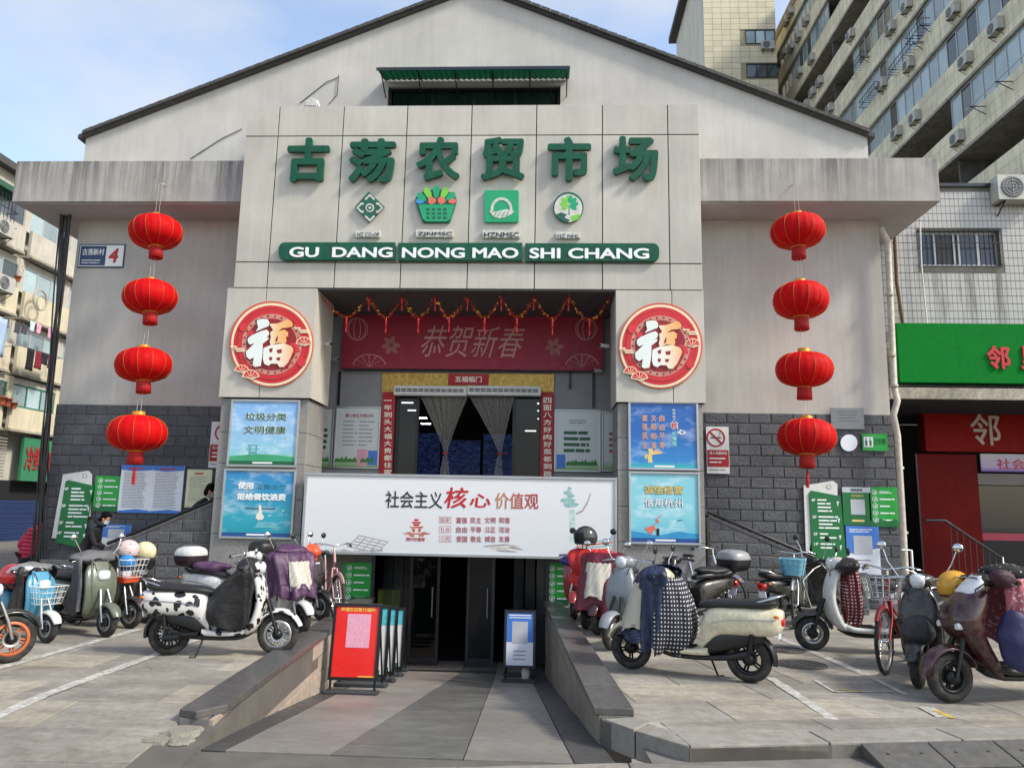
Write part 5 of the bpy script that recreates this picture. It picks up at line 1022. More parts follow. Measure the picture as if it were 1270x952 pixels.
for i in range(7):
    xx = od0 + .08 + i * .19 if i < 4 else od1 - .08 - (i - 4) * .2; b = PB(); b.grid(lambda u, v: (xx + .17 * (u - .5), 13.9 + .03 * math.sin(v * 4 + i) + .02 * (i % 2), zb_ + .05 + (1.3 - zb_) * v), 3, 8)
    tag(b.build('plastic_strip', mat('dark_plastic_strip', '#3c4246', .15, var=.1, alpha=.55)), 'hanging clear plastic door strip in the dark lower entrance, ' + ('left side' if i < 4 else 'right side') + ', ' + ['outermost', 'next to the outermost', 'third from the outside', 'innermost'][i % 4], 'plastic strip', 'plastic strips in the lower entrance')
b = PB(); b.box(od0, od1, 13.19, 13.24, zb_ - .02, zb_ + .03); b.put('threshold', M_dfr, mk)
b = PB(); b.box(od0 - .06, od0, 13.17, 13.5, zb_, 1.35); b.box(od1, od1 + .06, 13.17, 13.5, zb_, 1.35); b.put('door_jamb', M_dfr, mk)

# ---------------------------------------------------------------- A-boards on the ramp
def aboard(q, lab, face, foot, kind):
    """q: photo pixels of top-left, top-right, bottom-right, bottom-left of the panel; foot: pixel where it stands"""
    g_ = PR(*foot); D_ = g_.y; tl, tr, br_, bl = [PY(*p, D_) for p in q]; w_ = (tr - tl).length; h_ = (tl.z - bl.z); cx_ = (bl.x + br_.x) / 2
    t = empty('notice_stand', (cx_, D_, g_.z)); tag(t, lab, 'notice stand', 'notice stands on the ramp'); zb = bl.z - g_.z; zt = tl.z - g_.z; tilt = .16
    def pt(u, v, o=0): return Vector((-w_ / 2 + w_ * u, tilt * (v - 0) * (zt - zb) / h_ * h_ * .9 - o, zb + (zt - zb) * v))
    def slab(u0, u1, v0, v1, o0, o1, name, m, **k):
        b = MB(); b.hexa([pt(u0, v0, o1), pt(u1, v0, o1), pt(u1, v0, o0), pt(u0, v0, o0), pt(u0, v1, o1), pt(u1, v1, o1), pt(u1, v1, o0), pt(u0, v1, o0)]); return b.build(name, m, t, **k)
    slab(0, 1, 0, 1, -.01, .012, 'back_board', M_black); fu, fv = .035 / w_, .035 / h_
    for (u0, u1, v0, v1) in ((0, 1, 1 - fv, 1), (0, 1, 0, fv), (0, fu, fv, 1 - fv), (1 - fu, 1, fv, 1 - fv)): slab(u0, u1, v0, v1, .0121, .03, 'frame', M_black)
    slab(fu, 1 - fu, fv, 1 - fv, .0122, .018, 'poster', face)
    if kind == 'red':
        slab(.30, .78, .42, .86, .0182, .0205, 'pink_sheet', mat('pink_notice', '#d89aae', .75, var=.25, vs=60))
        me = glyphs('疫情防控暂行通知', .02, .5); X_ = [v.co.x for v in me.vertices]; Y_ = [v.co.y for v in me.vertices]; a, b_, c, d = min(X_), max(X_), min(Y_), max(Y_)
        for v in me.vertices: p = pt(.15 + .7 * (v.co.x - a) / (b_ - a), .89 + .055 * (v.co.y - c) / (d - c), .0185 + .002 * (v.co.z + .5)); v.co = p
        me.materials.append(mat('print_yellow', '#e6b94a', .5, var=0)); mesh_obj('heading', me, t)
        slab(.6, .95, .045, .06, .0182, .0195, 'foot_print', mat('print_yellow', '#e6b94a', .5, var=0))
    if kind == 'teal':
        slab(fu, 1 - fu, .72, 1 - fv, .0182, .0195, 'teal_header', mat('stand_teal', '#4fb3bd', .4, var=.25, vs=20)); slab(.2, .8, .04, .10, .0182, .0195, 'foot_print', M_tgreen)
    if kind == 'blue':
        slab(fu, 1 - fu, .44, 1 - fv, .0182, .0195, 'blue_field', M_blue); slab(.25, .75, .42, .80, .0197, .021, 'blank_square', mat('pale_square', '#b9bcc0', .6)); slab(.15, .85, .86, .875, .0197, .021, 'heading', M_wprint); slab(.15, .85, .90, .92, .0197, .021, 'heading', M_wprint)
        for k in range(3): slab(.3, .7, .14 + k * .07, .155 + k * .07, .0182, .0195, 'print', M_grprint)
    if kind == 'lime':
        slab(.42, .58, .2, .45, .0182, .0195, 'white_mark', M_wprint)
    # legs and foot bars
    for u in (.0, 1):
        x = -w_ / 2 + .03 if u == 0 else w_ / 2 - .03; b = MB(); b.tube([(x, -.01, zb + .02), (x, -.01, .03)], .014, 6); b.build('leg', M_black, t); b = MB(); b.tube([(x, pt(0, .85).y + .02, zb + (zt - zb) * .85), (x, .42, .03)], .012, 6); b.build('leg', M_black, t)
    for yy in (-.03, .42): b = MB(); b.box(-w_ / 2 - .02, w_ / 2 + .02, yy - .10, yy + .07, 0, .045); b.build('foot_bar', mat('rubber_foot', '#33373a', .6), t, bevel=.01)
    return t
M_sred = mat('stand_red', '#dd2620', .3, var=.05)
aboard([(427, 729), (458, 729), (458, 800), (427, 800)][0:0] or [(465, 728.5), (497, 729.5), (495, 790), (463, 790)], 'lime green notice stand showing only its top, behind the red one', mat('stand_lime', '#a5b93c', .4, var=.05), (480, 826), 'lime')
aboard([(470, 753.5), (503, 754), (499, 828), (466, 828)], 'rearmost narrow white notice stand with a teal header, behind the red one', M_white, (482, 838), 'teal')
aboard([(456, 752.5), (494, 753), (489, 834), (451, 834)], 'middle white notice stand with a teal header, in the row behind the red one', M_white, (470, 845), 'teal')
aboard([(440, 751), (484, 751), (479, 838), (435, 838)], 'white notice stand with a teal header, directly behind the red one', M_white, (455, 851), 'teal')
aboard([(415, 748.5), (475.5, 749.5), (469.5, 843), (405.5, 842)], 'bright red notice stand with a pink sheet, foremost on the ramp', M_sred, (437, 860), 'red')
aboard([(636, 757), (675, 758), (663, 829), (625, 827)], 'blue and white notice stand with a blank square, at the right of the ramp door', M_paper, (648, 846), 'blue')
c = PR(652, 845); b = MB(); b.lathe([(.04, .04), (.06, .06), (.065, .16), (.03, .21), (.025, .24)], n=16); tag(b.build('white_jar', M_white, None, c + Vector((0, -.05, 0))), 'small white plastic jar on the foot of the blue notice stand', 'jar')

# ================================================================ PIPES AND CABLES
b = PB(); P_ = [PY(1092, 283, 13.6), PY(1101, 300, 13.6), PY(1109, 480, 13.6), PY(1113, 497, 13.5), PY(1108, 515, 13.5), PY(1113, 540, 13.5), PY(1125, 745, 13.5)]; t = tag(empty('drainpipe', P_[-1]), 'cream drainpipe running down the right corner of the market', 'drainpipe')
b.tube(P_, .055, 12); b.put('pipe', M_pipe, t)
for k, (px, py) in enumerate(((1103, 365), (1106, 440), (1109, 478), (1116, 580), (1121, 660))): c = PY(px, py, 13.55); b = PB(); b.lathe([(.066, -.02), (.066, .02)], c, n=14); b.put('clamp', M_pipe, t)
t = tag(empty('cable_bundle', PY(60, 690, 13.75)), 'thick bundle of black cables hanging down the left corner of the market', 'cables'); rg = random.Random(5)
for k in range(9):
    pts = []; x_ = rg.uniform(-.09, .09)
    for j in range(9):
        u = j / 8; c = PY(82 + (48 - 82) * u - 3 * math.sin(u * 3), 266 + 430 * u, 13.55 + rg.uniform(-.03, .03)); pts.append(c + Vector((x_ * (1 - .5 * math.sin(u * PI)) + .05 * math.sin(u * 5 + k), 0, 0)))
    b = PB(); b.tube([p for p in catmull([list(p) for p in pts], 3)], rg.uniform(.012, .024), 6); b.put('cable', M_blackp, t)
c = PY(386, 128, 13.0); t = tag(empty('flood_light', c), 'small white floodlight standing on top of the sign block at the left', 'lamp'); b = MB(); b.tube([(-.12, 0, -.1), (-.1, 0, .02), (0, 0, .08), (.12, 0, .03), (.16, 0, -.1)], .02, 8); b.build('bracket', M_white, t); b = MB(); b.box(-.1, .12, -.06, .05, -.09, .02); b.build('lamp_head', M_acw, t, bevel=.01)
for k, (a, b_, c, lab) in enumerate((((236, 197), (300, 160), (275, 172), 'thin dark cable slanting across the gable left of the sign block'), ((372, 128), (420, 96), (405, 102), 'short dark cable on the gable above the floodlight'), ((408, 129), (420, 93), (418, 118), 'dark cable hanging down to the top of the sign block'))):
    b = PB(); b.tube([PY(*p, 13.73) for p in (a, c, b_)], .008, 5); tag(b.build('wall_cable', M_black), lab, 'cable', 'thin cables on the gable')
# ================================================================ RESIDENTIAL SLAB BLOCK (right)
def tilemat(name, col, jc, sw, sh, axis='Y', var=.08, stain=.15, bias=.02, offs=.0, bump=.3, streak=0):
    if name in MATS: return MATS[name]
    q = NB(name); g_ = q.n('ShaderNodeNewGeometry').outputs['Position']; sx = q.n('ShaderNodeSeparateXYZ'); q.l(g_, sx.inputs[0]); cb = q.n('ShaderNodeCombineXYZ'); q.l(sx.outputs[axis], cb.inputs[0]); q.l(sx.outputs['Z'], cb.inputs[1])
    br = q.n('ShaderNodeTexBrick'); br.offset = offs; q.l(cb.outputs[0], br.inputs['Vector']); br.inputs['Scale'].default_value = 1; br.inputs['Brick Width'].default_value = sw; br.inputs['Row Height'].default_value = sh; br.inputs['Mortar Size'].default_value = bias
    c = lin(col); br.inputs['Color1'].default_value = (*[v * (1 - var) for v in c], 1); br.inputs['Color2'].default_value = (*[v * (1 + var) for v in c], 1); br.inputs['Mortar'].default_value = (*lin(jc), 1)
    f = q.ramp(q.noise(q.pos((.4, .4, .4)), 1.3, 8, .65), [(.35, 1 - stain), (.65, 1.)]); s = q.mixc(1., br.outputs[0], f, 'MULTIPLY')
    if streak: f = q.ramp(q.noise(q.pos((1, 1, .08)), 4, 5, .7), [(.36, 1 - streak), (.6, 1.0)]); s = q.mixc(1., s, f, 'MULTIPLY')
    q.l(s, q.b.inputs['Base Color']); q.b.inputs['Roughness'].default_value = .7
    bn = q.n('ShaderNodeBump', Strength=bump, Distance=.01); q.l(q.math('SUBTRACT', 1., br.outputs['Fac']), bn.inputs['Height']); q.l(bn.outputs[0], q.b.inputs['Normal']); MATS[name] = q.mt; return q.mt
M_rt = tilemat('beige_parapet_tile', '#efe5c6', '#bdb293', .9, .55, stain=.22, streak=.25, bias=.012)
M_slabc = mat('stained_slab_edge', '#b5ae9d', .9, var=.3, vs=3, stain=.3, dirt=.6); M_sof = mat('grey_soffit', '#8c8983', .9, var=.1, stain=.3)
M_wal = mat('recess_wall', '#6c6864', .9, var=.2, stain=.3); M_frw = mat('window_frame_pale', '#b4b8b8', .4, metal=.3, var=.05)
M_pb = [mat('window_pane_sky_tint', '#93a5aa', .1, var=.25, vs=.5, spec=.9, rand=.35), mat('window_pane_dark', '#3e474a', .06, var=.2, vs=.5, spec=.9, rand=.3)]  # first pane's base colour is lightened to stand for reflected sky
rs_ = tag(empty('residential_block', (20, 30, 0)), 'very long beige slab block with stacked balcony bands behind the market', 'residential building')
XF, ZB0, FH = 20.0, 19.2, 3.25; YA, YB = 24, 65
def bandbox(name, x0, x1, y0, y1, z0, z1, m, par=rs_, **k): b = PB(); b.box(x0, x1, y0, y1, z0, z1); return b.put(name, m, par, **k)
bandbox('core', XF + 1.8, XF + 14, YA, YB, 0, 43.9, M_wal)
rg = random.Random(21)
recess = {-2: [(28, 70)], -1: [(28, 70)], 0: [(36, 48)], 1: [(50, 65)], 2: [(52, 65)], 3: [(47, 58)], 4: [(YA, 65)], 5: [(46, 52)], 6: [], 7: []}
pane_n = 0
panem = {}
for k in range(-5, 8):
    zb = ZB0 + FH * k
    if zb < .5: continue
    last = k == 7
    bandbox('floor_slab', XF - .06, XF + 1.85, YA, YB, zb, zb + .16, M_slabc)
    bandbox('balcony_parapet', XF + .0, XF + .16, YA, YB, zb + .161, zb + 1.62, M_rt)
    if last: continue
    bandbox('end_wall', XF + .17, XF + 1.79, YB - .2, YB, zb + .161, zb + FH, M_rt); segs = []
    y = 29.2
    rec = recess.get(k, [])
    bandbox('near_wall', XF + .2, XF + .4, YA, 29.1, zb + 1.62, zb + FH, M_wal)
    while y < YB - 3:
        y1 = y + 3.72; c = (y + y1) / 2
        if any(a <= c <= b_ for a, b_ in rec) or k < -2:
            b = PB(); b.box(XF + .2, XF + 1.8, y - .1, y, zb + .161, zb + FH); b.put('partition', M_wal, rs_) if (int(y) % 3 == 0 and k >= -1) else None
        elif k >= 0:
            b = PB(); z0, z1 = zb + 1.622, zb + FH - .002
            b.box(XF + .08, XF + .16, y + .0, y1, z0, z0 + .06); b.box(XF + .08, XF + .16, y, y1, z1 - .07, z1)
            for j in range(5): yy = y + (y1 - y) * j / 4; b.box(XF + .07, XF + .15, max(y, yy - .03), min(y1, yy + .03), z0 + .061, z1 - .071)
            wn_ = b.put('window', M_frw, rs_)
            for j in range(4):
                w_ = (y1 - y) / 4 - .062; key = 'p'; 
                if key not in panem: q_ = MB(); q_.box(0, .012, 0, w_, 0, z1 - z0 - .133); panem[key] = [q_.mesh('pane', m_) for m_ in M_pb]
                mesh_obj('pane', panem[key][0 if rg.random() < .8 else 1], wn_, Vector((XF + .11, y + (y1 - y) * j / 4 + .031, z0 + .0615)) - wbase(wn_)); pane_n += 1
        y = y1
bandbox('roof_parapet', XF - .1, XF + .1, YA, YB, 43.5, 44.3, M_slabc)
# air conditioners
def ac_parts():
    b = MB(); b.box(-.3, 0, -.42, .42, 0, .56); cs = b.mesh('casing', mat('ac_casing', '#b9b8b0', .5, var=.1, dirt=.3)); b = MB(); b.lathe([(.235, -.315), (.235, -.30), (.2, -.302), (.01, -.302)], (0, .12, .28), 'x', 20); gr = b.mesh('fan_grille', mat('ac_grille', '#4e5150', .6))
    b = MB(); b.tube([(-.34, -.3, -.03), (.1, -.3, -.03)], .02, 5); b.tube([(-.34, .3, -.03), (.1, .3, -.03)], .02, 5); b.tube([(-.3, -.3, -.04), (.08, -.3, -.3)], .015, 5); b.tube([(-.3, .3, -.04), (.08, .3, -.3)], .015, 5); bk = b.mesh('bracket', M_black)
    b = MB()
    for r_ in (.08, .15, .21): b.torus((-.318, .12, .28), r_, .006, 'x', 20, 4)
    b.tube([(-.32, .12, .07), (-.32, .12, .49)], .006, 4); b.tube([(-.32, -.09, .28), (-.32, .33, .28)], .006, 4); wr = b.mesh('wire_guard', M_frw); return [('casing', cs), ('fan_grille', gr), ('wire_guard', wr), ('bracket', bk)]
ACP = ac_parts()
def ac(loc, lab, rz=0, s=1, grp='air conditioner units on the long residential block'):
    t = tag(empty('air_conditioner', loc, rz, s=s), lab, 'air conditioner', grp)
    for n_, me in ACP: mesh_obj(n_, me, t)
Z5 = [(180, 30), (100, 140), (410, 55), (620, 135), (470, 300), (190, 320), (220, 580), (130, 655), (430, 680), (60, 415)]
Z4 = [(280, 105), (245, 180), (410, 175), (345, 310), (285, 400), (225, 450), (155, 620), (455, 500), (355, 610), (785, 300), (525, 690), (465, 780), (410, 885), (610, 920)]
acs = [(1080 + x / 3.967, y / 3.967) for x, y in Z5] + [(940 + x / 6.8, y / 6.8) for x, y in Z4]
info = []
for px, py in acs: p = PX(px, py, XF - .1); fl = int((p.z - ZB0) // FH); info.append((fl, p))
ordn = ['nearest', 'second nearest', 'third nearest', 'fourth nearest', 'fifth nearest', 'sixth nearest', 'seventh nearest', 'eighth nearest']
fls = sorted(set(f for f, _ in info)); fname = {f: ['lowest', 'second lowest', 'third lowest', 'fourth lowest', 'fifth lowest', 'sixth lowest', 'seventh lowest', 'topmost'][min(i, 7)] for i, f in enumerate(fls)}
for f in fls:
    for i, p in enumerate(sorted([p for g_, p in info if g_ == f], key=lambda p: p.y)): ac((XF - .02, p.y, p.z - .28), 'white outdoor unit, %s on the %s row of the long block' % (ordn[i], fname[f]))
# racks on the windows
def rack(px, py, L_, lab):
    p = PX(px, py, XF - .2); t = tag(empty('window_rack', (XF - .02, p.y, p.z)), lab, 'window rack', 'metal racks outside the windows of the long block'); b = MB()
    for z in (0, .35): b.tube([(0, 0, z), (-.5, 0, z), (-.5, L_, z), (0, L_, z)], .022, 5)
    for i in range(int(L_ / .28)): yy = .14 + i * .28; b.tube([(0, yy, 0), (-.5, yy, 0), (-.5, yy, .35)], .014, 4)
    b.build('rack_frame', M_black, t)
    b = MB(); b.tube([(0, .1, -.02), (-.5, .1, -.02)], .03, 5); b.tube([(0, .1, -.4), (-.45, .1, -.03)], .02, 5); b.build('bracket', M_black, t)
rack(1141, 52, 3.2, 'black window rack full of junk high on the long block, near the top middle'); rack(1075, 70, 2.6, 'black window rack on the long block, left of the other racks'); rack(1092, 108, 2.4, 'low black window rack on the long block, just above the market roof'); rack(1150, 30, 1.8, 'small window rack high on the long block beside a white outdoor unit')
a, c = PX(1198, 137, XF - .7), PX(1270, 68, XF - .7); t = tag(empty('clothes_pole', a), 'long steel clothes drying pole on brackets in front of the lowest window row', 'clothes pole'); b = PB(); b.tube([a, (a.x, c.y - 3, a.z)], .025, 6); b.put('pole', M_steel, t)
for u in (.08, .55): y_ = a.y + (c.y - a.y) * u; b = PB(); b.tube([(a.x - .05, y_, a.z), (XF, y_, a.z)], .025, 5); b.tube([(a.x, y_, a.z), (XF, y_, a.z - .4)], .02, 5); b.put('bracket', M_black, t)

# ================================================================ BEIGE TOWER
M_tp = mat('beige_stone_panel', '#d8ceb2', .75, var=.05, vs=1, rand=.06, stain=.05); M_tj = mat('tower_joint', '#a0977f', .9)
tw = tag(empty('beige_tower', (15, 58, 0)), 'tall beige stone clad tower with two dark windows, behind the market on the right', 'tower'); TX0, TX1, TY = 12.45, 18.3, 58
bandbox('tower_core', TX0 + .02, TX1 - .02, TY + .05, TY + 12.6, 0, 50, M_tj, tw)
pw, ph = (TX1 - TX0) / 8, .497; wins = [(PY(925, 46, TY).x, TX1 - .1, 39.65, 40.95), (PY(926, 88, TY).x, TX1 - .02, 36.65, 37.9)]
q_ = MB(); q_.box(.012, pw - .012, -.03, .04, .012, ph - .012); pm = q_.mesh('stone_panel', M_tp)
for r_ in range(33):
    for c_ in range(8):
        x, z = TX0 + c_ * pw, 33.5 + r_ * ph
        if any(x + pw > w_[0] + .1 and x < w_[1] and z + ph > w_[2] + .05 and z < w_[3] - .05 for w_ in wins): continue
        mesh_obj('stone_panel', pm, tw, Vector((x, TY + .03, z)) - tw.location)
bandbox('side_cladding', TX0 - .02, TX0 + .02, TY + .05, TY + 12.6, 0, 48.4, tilemat('tower_side_tile', '#cdc7b5', '#b0aa98', .74, 3.0, stain=.05), tw); bandbox('lower_cladding', TX0, TX1, TY, TY + .05, 0, 33.5, M_tp, tw)
bandbox('roof_slab', TX0 - .7, TX1 + .5, TY + 4, TY + 13.2, 48.4, 49.0, M_roof, tw); bandbox('roof_slab', TX0 - .1, TX1 + .1, TY - .2, TY + 4, 50, 50.4, M_roof, tw)
for (x0, x1, z0, z1) in wins:
    b = PB(); b.box(x0, x1, TY - .02, TY + .06, z1 - .12, z1); b.box(x0, x1, TY - .02, TY + .06, z0, z0 + .05)
    for u in (0, .33, .66, 1): b.box(max(x0, x0 + (x1 - x0) * u - .04), min(x1, x0 + (x1 - x0) * u + .04), TY - .02, TY + .06, z0 + .051, z1 - .121)
    wn_ = b.put('window', M_black, tw)
    for j in range(3): b = PB(); b.box(x0 + (x1 - x0) * j / 3 + .04, x0 + (x1 - x0) * (j + 1) / 3 - .04, TY + .02, TY + .03, z0 + .051, z1 - .121); b.put('pane', M_pb[0 if z0 > 39 else 1], wn_)
p = PY(953, 55, 57.6); ac((p.x, 57.7, p.z - .35), 'white outdoor unit beside the upper window of the beige tower', -PI / 2 + PI, 1.2, 'air conditioner units on the beige tower') if False else ac((p.x, 57.98, p.z - .35), 'white outdoor unit beside the upper window of the beige tower', PI / 2, 1.25, 'air conditioner units on the beige tower')

# ================================================================ TILED SHOP BUILDING (right)
sb = tag(empty('tiled_shop_building', (12, 15, 0)), 'low white tiled building with a barred window above a green shop sign', 'shop building'); TYD = 15.0
zt = 8.24; wx0, wx1, wz0, wz1 = PY(1139, 308, TYD).x, PY(1240, 308, TYD).x, PY(1190, 330, TYD).z, PY(1190, 286, TYD).z
xl, xr_ = 6.45, 19.8; M_wg = mat('tile_grout', '#77746d', .95, var=.2, stain=.3)
M_wt = NB('white_wall_tile'); _p = M_wt.pos((1, 1, .1)); _f = M_wt.ramp(M_wt.noise(_p, 3.2, 6, .7), [(.38, .0), (.52, 1.)]); _sx = M_wt.n('ShaderNodeSeparateXYZ'); M_wt.l(M_wt.n('ShaderNodeNewGeometry').outputs['Position'], _sx.inputs[0])
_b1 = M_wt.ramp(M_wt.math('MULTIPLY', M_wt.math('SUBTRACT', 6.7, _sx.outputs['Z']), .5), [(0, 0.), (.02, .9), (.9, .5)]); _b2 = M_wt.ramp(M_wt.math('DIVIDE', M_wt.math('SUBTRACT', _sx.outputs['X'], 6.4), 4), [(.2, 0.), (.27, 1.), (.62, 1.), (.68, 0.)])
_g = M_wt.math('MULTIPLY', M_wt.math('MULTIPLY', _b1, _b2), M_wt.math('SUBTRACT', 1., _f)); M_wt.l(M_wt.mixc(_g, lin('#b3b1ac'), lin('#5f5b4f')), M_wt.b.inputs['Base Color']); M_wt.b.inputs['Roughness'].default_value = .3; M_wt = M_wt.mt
b = PB(); b.box(xl, wx0, TYD, TYD + .25, 4.1, zt); b.box(wx1, xr_, TYD, TYD + .25, 4.1, zt); b.box(wx0, wx1, TYD, TYD + .25, 4.1, wz0); b.box(wx0, wx1, TYD, TYD + .25, wz1, zt); wl_ = b.put('front_wall', M_wg, sb)
b = PB(); th_, tw_ = .155, .088; z = 4.12; nr = 0
while z < zt - .1:
    x = xl
    while x < 11.4:
        if not (x + tw_ > wx0 and x < wx1 and z + th_ > wz0 and z < wz1): b.add([(x + .004, TYD - .006, z + .005), (x + tw_ - .004, TYD - .006, z + .005), (x + tw_ - .004, TYD - .006, z + th_ - .008), (x + .004, TYD - .006, z + th_ - .008)], [(0, 1, 2, 3)])
        x += tw_
    z += th_
tag(b.put('wall_tile', M_wt, sb), kind='stuff'); bandbox('front_wall', 11.4, xr_, TYD - .005, TYD, 4.1, zt, M_wt, sb)
bandbox('roof_coping', xl - .05, xr_, TYD - .06, 23, zt, zt + .07, M_dfr, sb); bandbox('side_wall', xl, xl + .2, TYD + .251, 23, 0, zt, M_wg, sb); bandbox('dark_room', wx0 - .1, wx1 + .1, TYD + .26, TYD + 1.5, wz0 - .2, wz1 + .2, M_dark, sb)
b = PB(); b.box(wx0, wx1, TYD + .1, TYD + .16, wz1 - .05, wz1 - .001); b.box(wx0, wx1, TYD + .1, TYD + .16, wz0 + .001, wz0 + .06)
for u in (.0, .22, .46, .52, .75, .97): xx = wx0 + (wx1 - wx0) * u; b.box(xx + .001, xx + .05, TYD + .1, TYD + .16, wz0 + .061, wz1 - .051)
wn_ = b.put('window', M_frw, sb); M_bc = [mat('dark_blue_pane', '#1c2b40', .1, var=.3, vs=2, spec=.8), mat('dark_brown_pane', '#2e2825', .1, var=.3, vs=2)]
for j, (u, v) in enumerate(((.03, .215), (.25, .45), (.55, .745), (.78, .965))): b = PB(); b.box(wx0 + (wx1 - wx0) * u, wx0 + (wx1 - wx0) * v, TYD + .12, TYD + .13, wz0 + .061, wz1 - .051); b.put('pane', M_bc[j == 1], wn_)
for j in range(17): xx = wx0 + .03 + (wx1 - wx0 - .06) * j / 16; b = PB(); b.tube([(xx, TYD - .05, wz0 - .02), (xx, TYD - .05, wz1 + .02)], .008, 5); b.put('window_bar', M_black, wn_)
b = PB(); [b.tube([(wx0 - .02, TYD - .05, z_), (wx1 + .02, TYD - .05, z_)], .01, 5) for z_ in (wz0 - .02, (wz0 + wz1) / 2 + .1, wz1 + .02)]; [b.tube([(x_, TYD - .05, z_), (x_, TYD + .05, z_)], .01, 5) for x_ in (wx0, wx1) for z_ in (wz0 + .02, wz1 - .02)]; b.put('bar_frame', M_black, wn_)
b = PB(); b.tube([PY(1109, 285, TYD - .1), PY(1112, 350, TYD - .1), PY(1120, 404, TYD - .1)], .035, 8); tag(b.build('rusty_pipe', mat('rusty_metal', '#5f4a33', .8, var=.4, vs=10)), 'thin rusty pipe running down the white tiled wall', 'pipe')
b = PB(); b.tube([PY(1141, 275, TYD - .1), PY(1143, 330, TYD - .1), PY(1150, 404, TYD - .1)], .016, 6); tag(b.build('white_pipe', M_white), 'thin white pipe in front of the barred window on the tiled wall', 'pipe')
p = PY(1250, 246, TYD - .1); ac((p.x + .1, TYD - .02, p.z - .1), 'large white outdoor unit on the white tiled building, above the green shop sign', PI / 2, .92, 'air conditioner units on the tiled building')
# green sign + canopy beam
t, rc, y = board('shop_sign', 'wide plain green shop sign with red characters below the tiled wall', 'shop sign', (1107, 405.5, 1420, 478), 14.8, mat('shop_sign_green', '#077328', .8, var=.05, spec=.08, dirt=.05), frame=False, depth=.25)
tpx('character', '邻', 1223, 429, 1252, 458, y, M_ired, t, ext=.03, off=.03); tpx('character', '里', 1265, 429, 1293, 458, y, M_ired, t, ext=.03, off=.03)
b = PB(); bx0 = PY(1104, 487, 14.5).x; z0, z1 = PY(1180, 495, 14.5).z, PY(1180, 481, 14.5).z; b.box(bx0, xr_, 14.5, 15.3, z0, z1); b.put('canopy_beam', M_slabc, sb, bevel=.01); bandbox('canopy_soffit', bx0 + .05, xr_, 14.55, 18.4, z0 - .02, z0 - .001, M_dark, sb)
b = PB(); b.tube([(bx0 + .1, 14.62, z1 + .02), (bx0 + 1, 14.6, z1 + .05), (bx0 + 2.5, 14.62, z1 + .015), (bx0 + 5, 14.6, z1 + .04)], .018, 5); tag(b.build('sagging_cable', M_black), 'black cable sagging along the top of the shop canopy beam', 'cable')
# shop front
SD = 16.4; M_sr = mat('shop_red', '#84100c', .6, var=.1, stain=.1, spec=.15); M_sr2 = mat('shop_red_panel', '#6c0d0a', .6, var=.12, stain=.2, spec=.15)
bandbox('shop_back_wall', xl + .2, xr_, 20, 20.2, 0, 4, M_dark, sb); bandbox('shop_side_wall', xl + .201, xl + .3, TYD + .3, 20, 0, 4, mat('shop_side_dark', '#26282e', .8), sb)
x0, x1, z0, z1 = rpx(1147, 508, 1420, 561, SD); bandbox('shop_header', x0, x1, SD, SD + .3, z0, z1, M_sr, sb)
hd = tag(empty('shop_name', (x0, SD, z0)), 'pale calligraphic character on the dark red shop header under the canopy', 'sign'); tpx('character', '邻', 1203, 513, 1240, 552, SD - .001, mat('pale_lettering', '#b6a89a', .5), hd, ext=.02, off=.012, res=3)
x0, x1, z0, z1 = rpx(1144, 563, 1220, 800, SD + .05); bandbox('red_wall_panel', x0, x1, SD + .05, SD + .2, .1, PY(1180, 563, SD).z, M_sr2, sb); bandbox('panel_trim', x0 - .03, x0, SD + .02, SD + .1, .1, PY(1180, 563, SD).z, M_dfr, sb); xp = x1
t, rc, y = board('window_banner', 'pale purple edged banner with red lettering above the shop window', 'banner', (1216, 564, 1420, 586), SD + .05, gradmat('banner_purple', [(0, '#6a4aa0'), (.25, '#b9a3c8'), (1, '#c4c0c6')], .5), frame=False, depth=.02); tpx('lettering', '社会主义', 1236, 569, 1308, 582, y, M_ired, t, off=.01)
bandbox('window_lintel', xp + .01, xr_, SD + .08, SD + .2, PY(1240, 601, SD).z, PY(1240, 587, SD).z, mat('lintel_grey', '#7c776f', .7), sb); bandbox('shop_glass', xp + .01, xr_, SD + .12, SD + .13, .1, PY(1240, 602, SD).z, M_glass, sb)
bandbox('pink_window_strip', xp + .02, xr_, SD + .1, SD + .118, PY(1240, 670, SD).z, PY(1240, 661, SD).z, mat('pink_strip', '#b03a50', .5), sb); bandbox('shop_floor', xl + .3, xr_, 14.5, 20, .001, .12, M_gran, sb)
# stairs rail in front of the shop
t = tag(empty('stair_railing', PY(1195, 700, 15.5)), 'black metal stair railing sloping down in front of the red shop wall', 'railing'); D_ = 15.5
hp = [PY(1148, 645, D_), PY(1172, 645, D_), PY(1182, 652, D_), PY(1243, 692, D_), PY(1243, 740, D_)]; b = PB(); b.tube(hp, .025, 8); b.put('rail', M_dfr, t)
for k in range(9): px = 1178 + k * 8; tp = PY(px, 650 + (px - 1178) * .65, D_); b = PB(); b.tube([tp, (tp.x, tp.y, .1)], .014, 6); b.put('baluster', mat('rail_brown', '#4a302a', .5, metal=.3), t)
for px, py, lab in ((1130, 682, 'short bent stainless post beside the right drainpipe'), (1243, 690, 'stainless end post of the shop stair railing')):
    p = PY(px, py, 15.0 if px > 1200 else 13.3); b = PB(); b.tube([(p.x - .16 if px < 1200 else p.x, p.y, p.z), (p.x, p.y, p.z), (p.x, p.y, .1)], .025, 8); tag(b.build('steel_post', M_steel), lab, 'post', 'stainless posts near the shop')

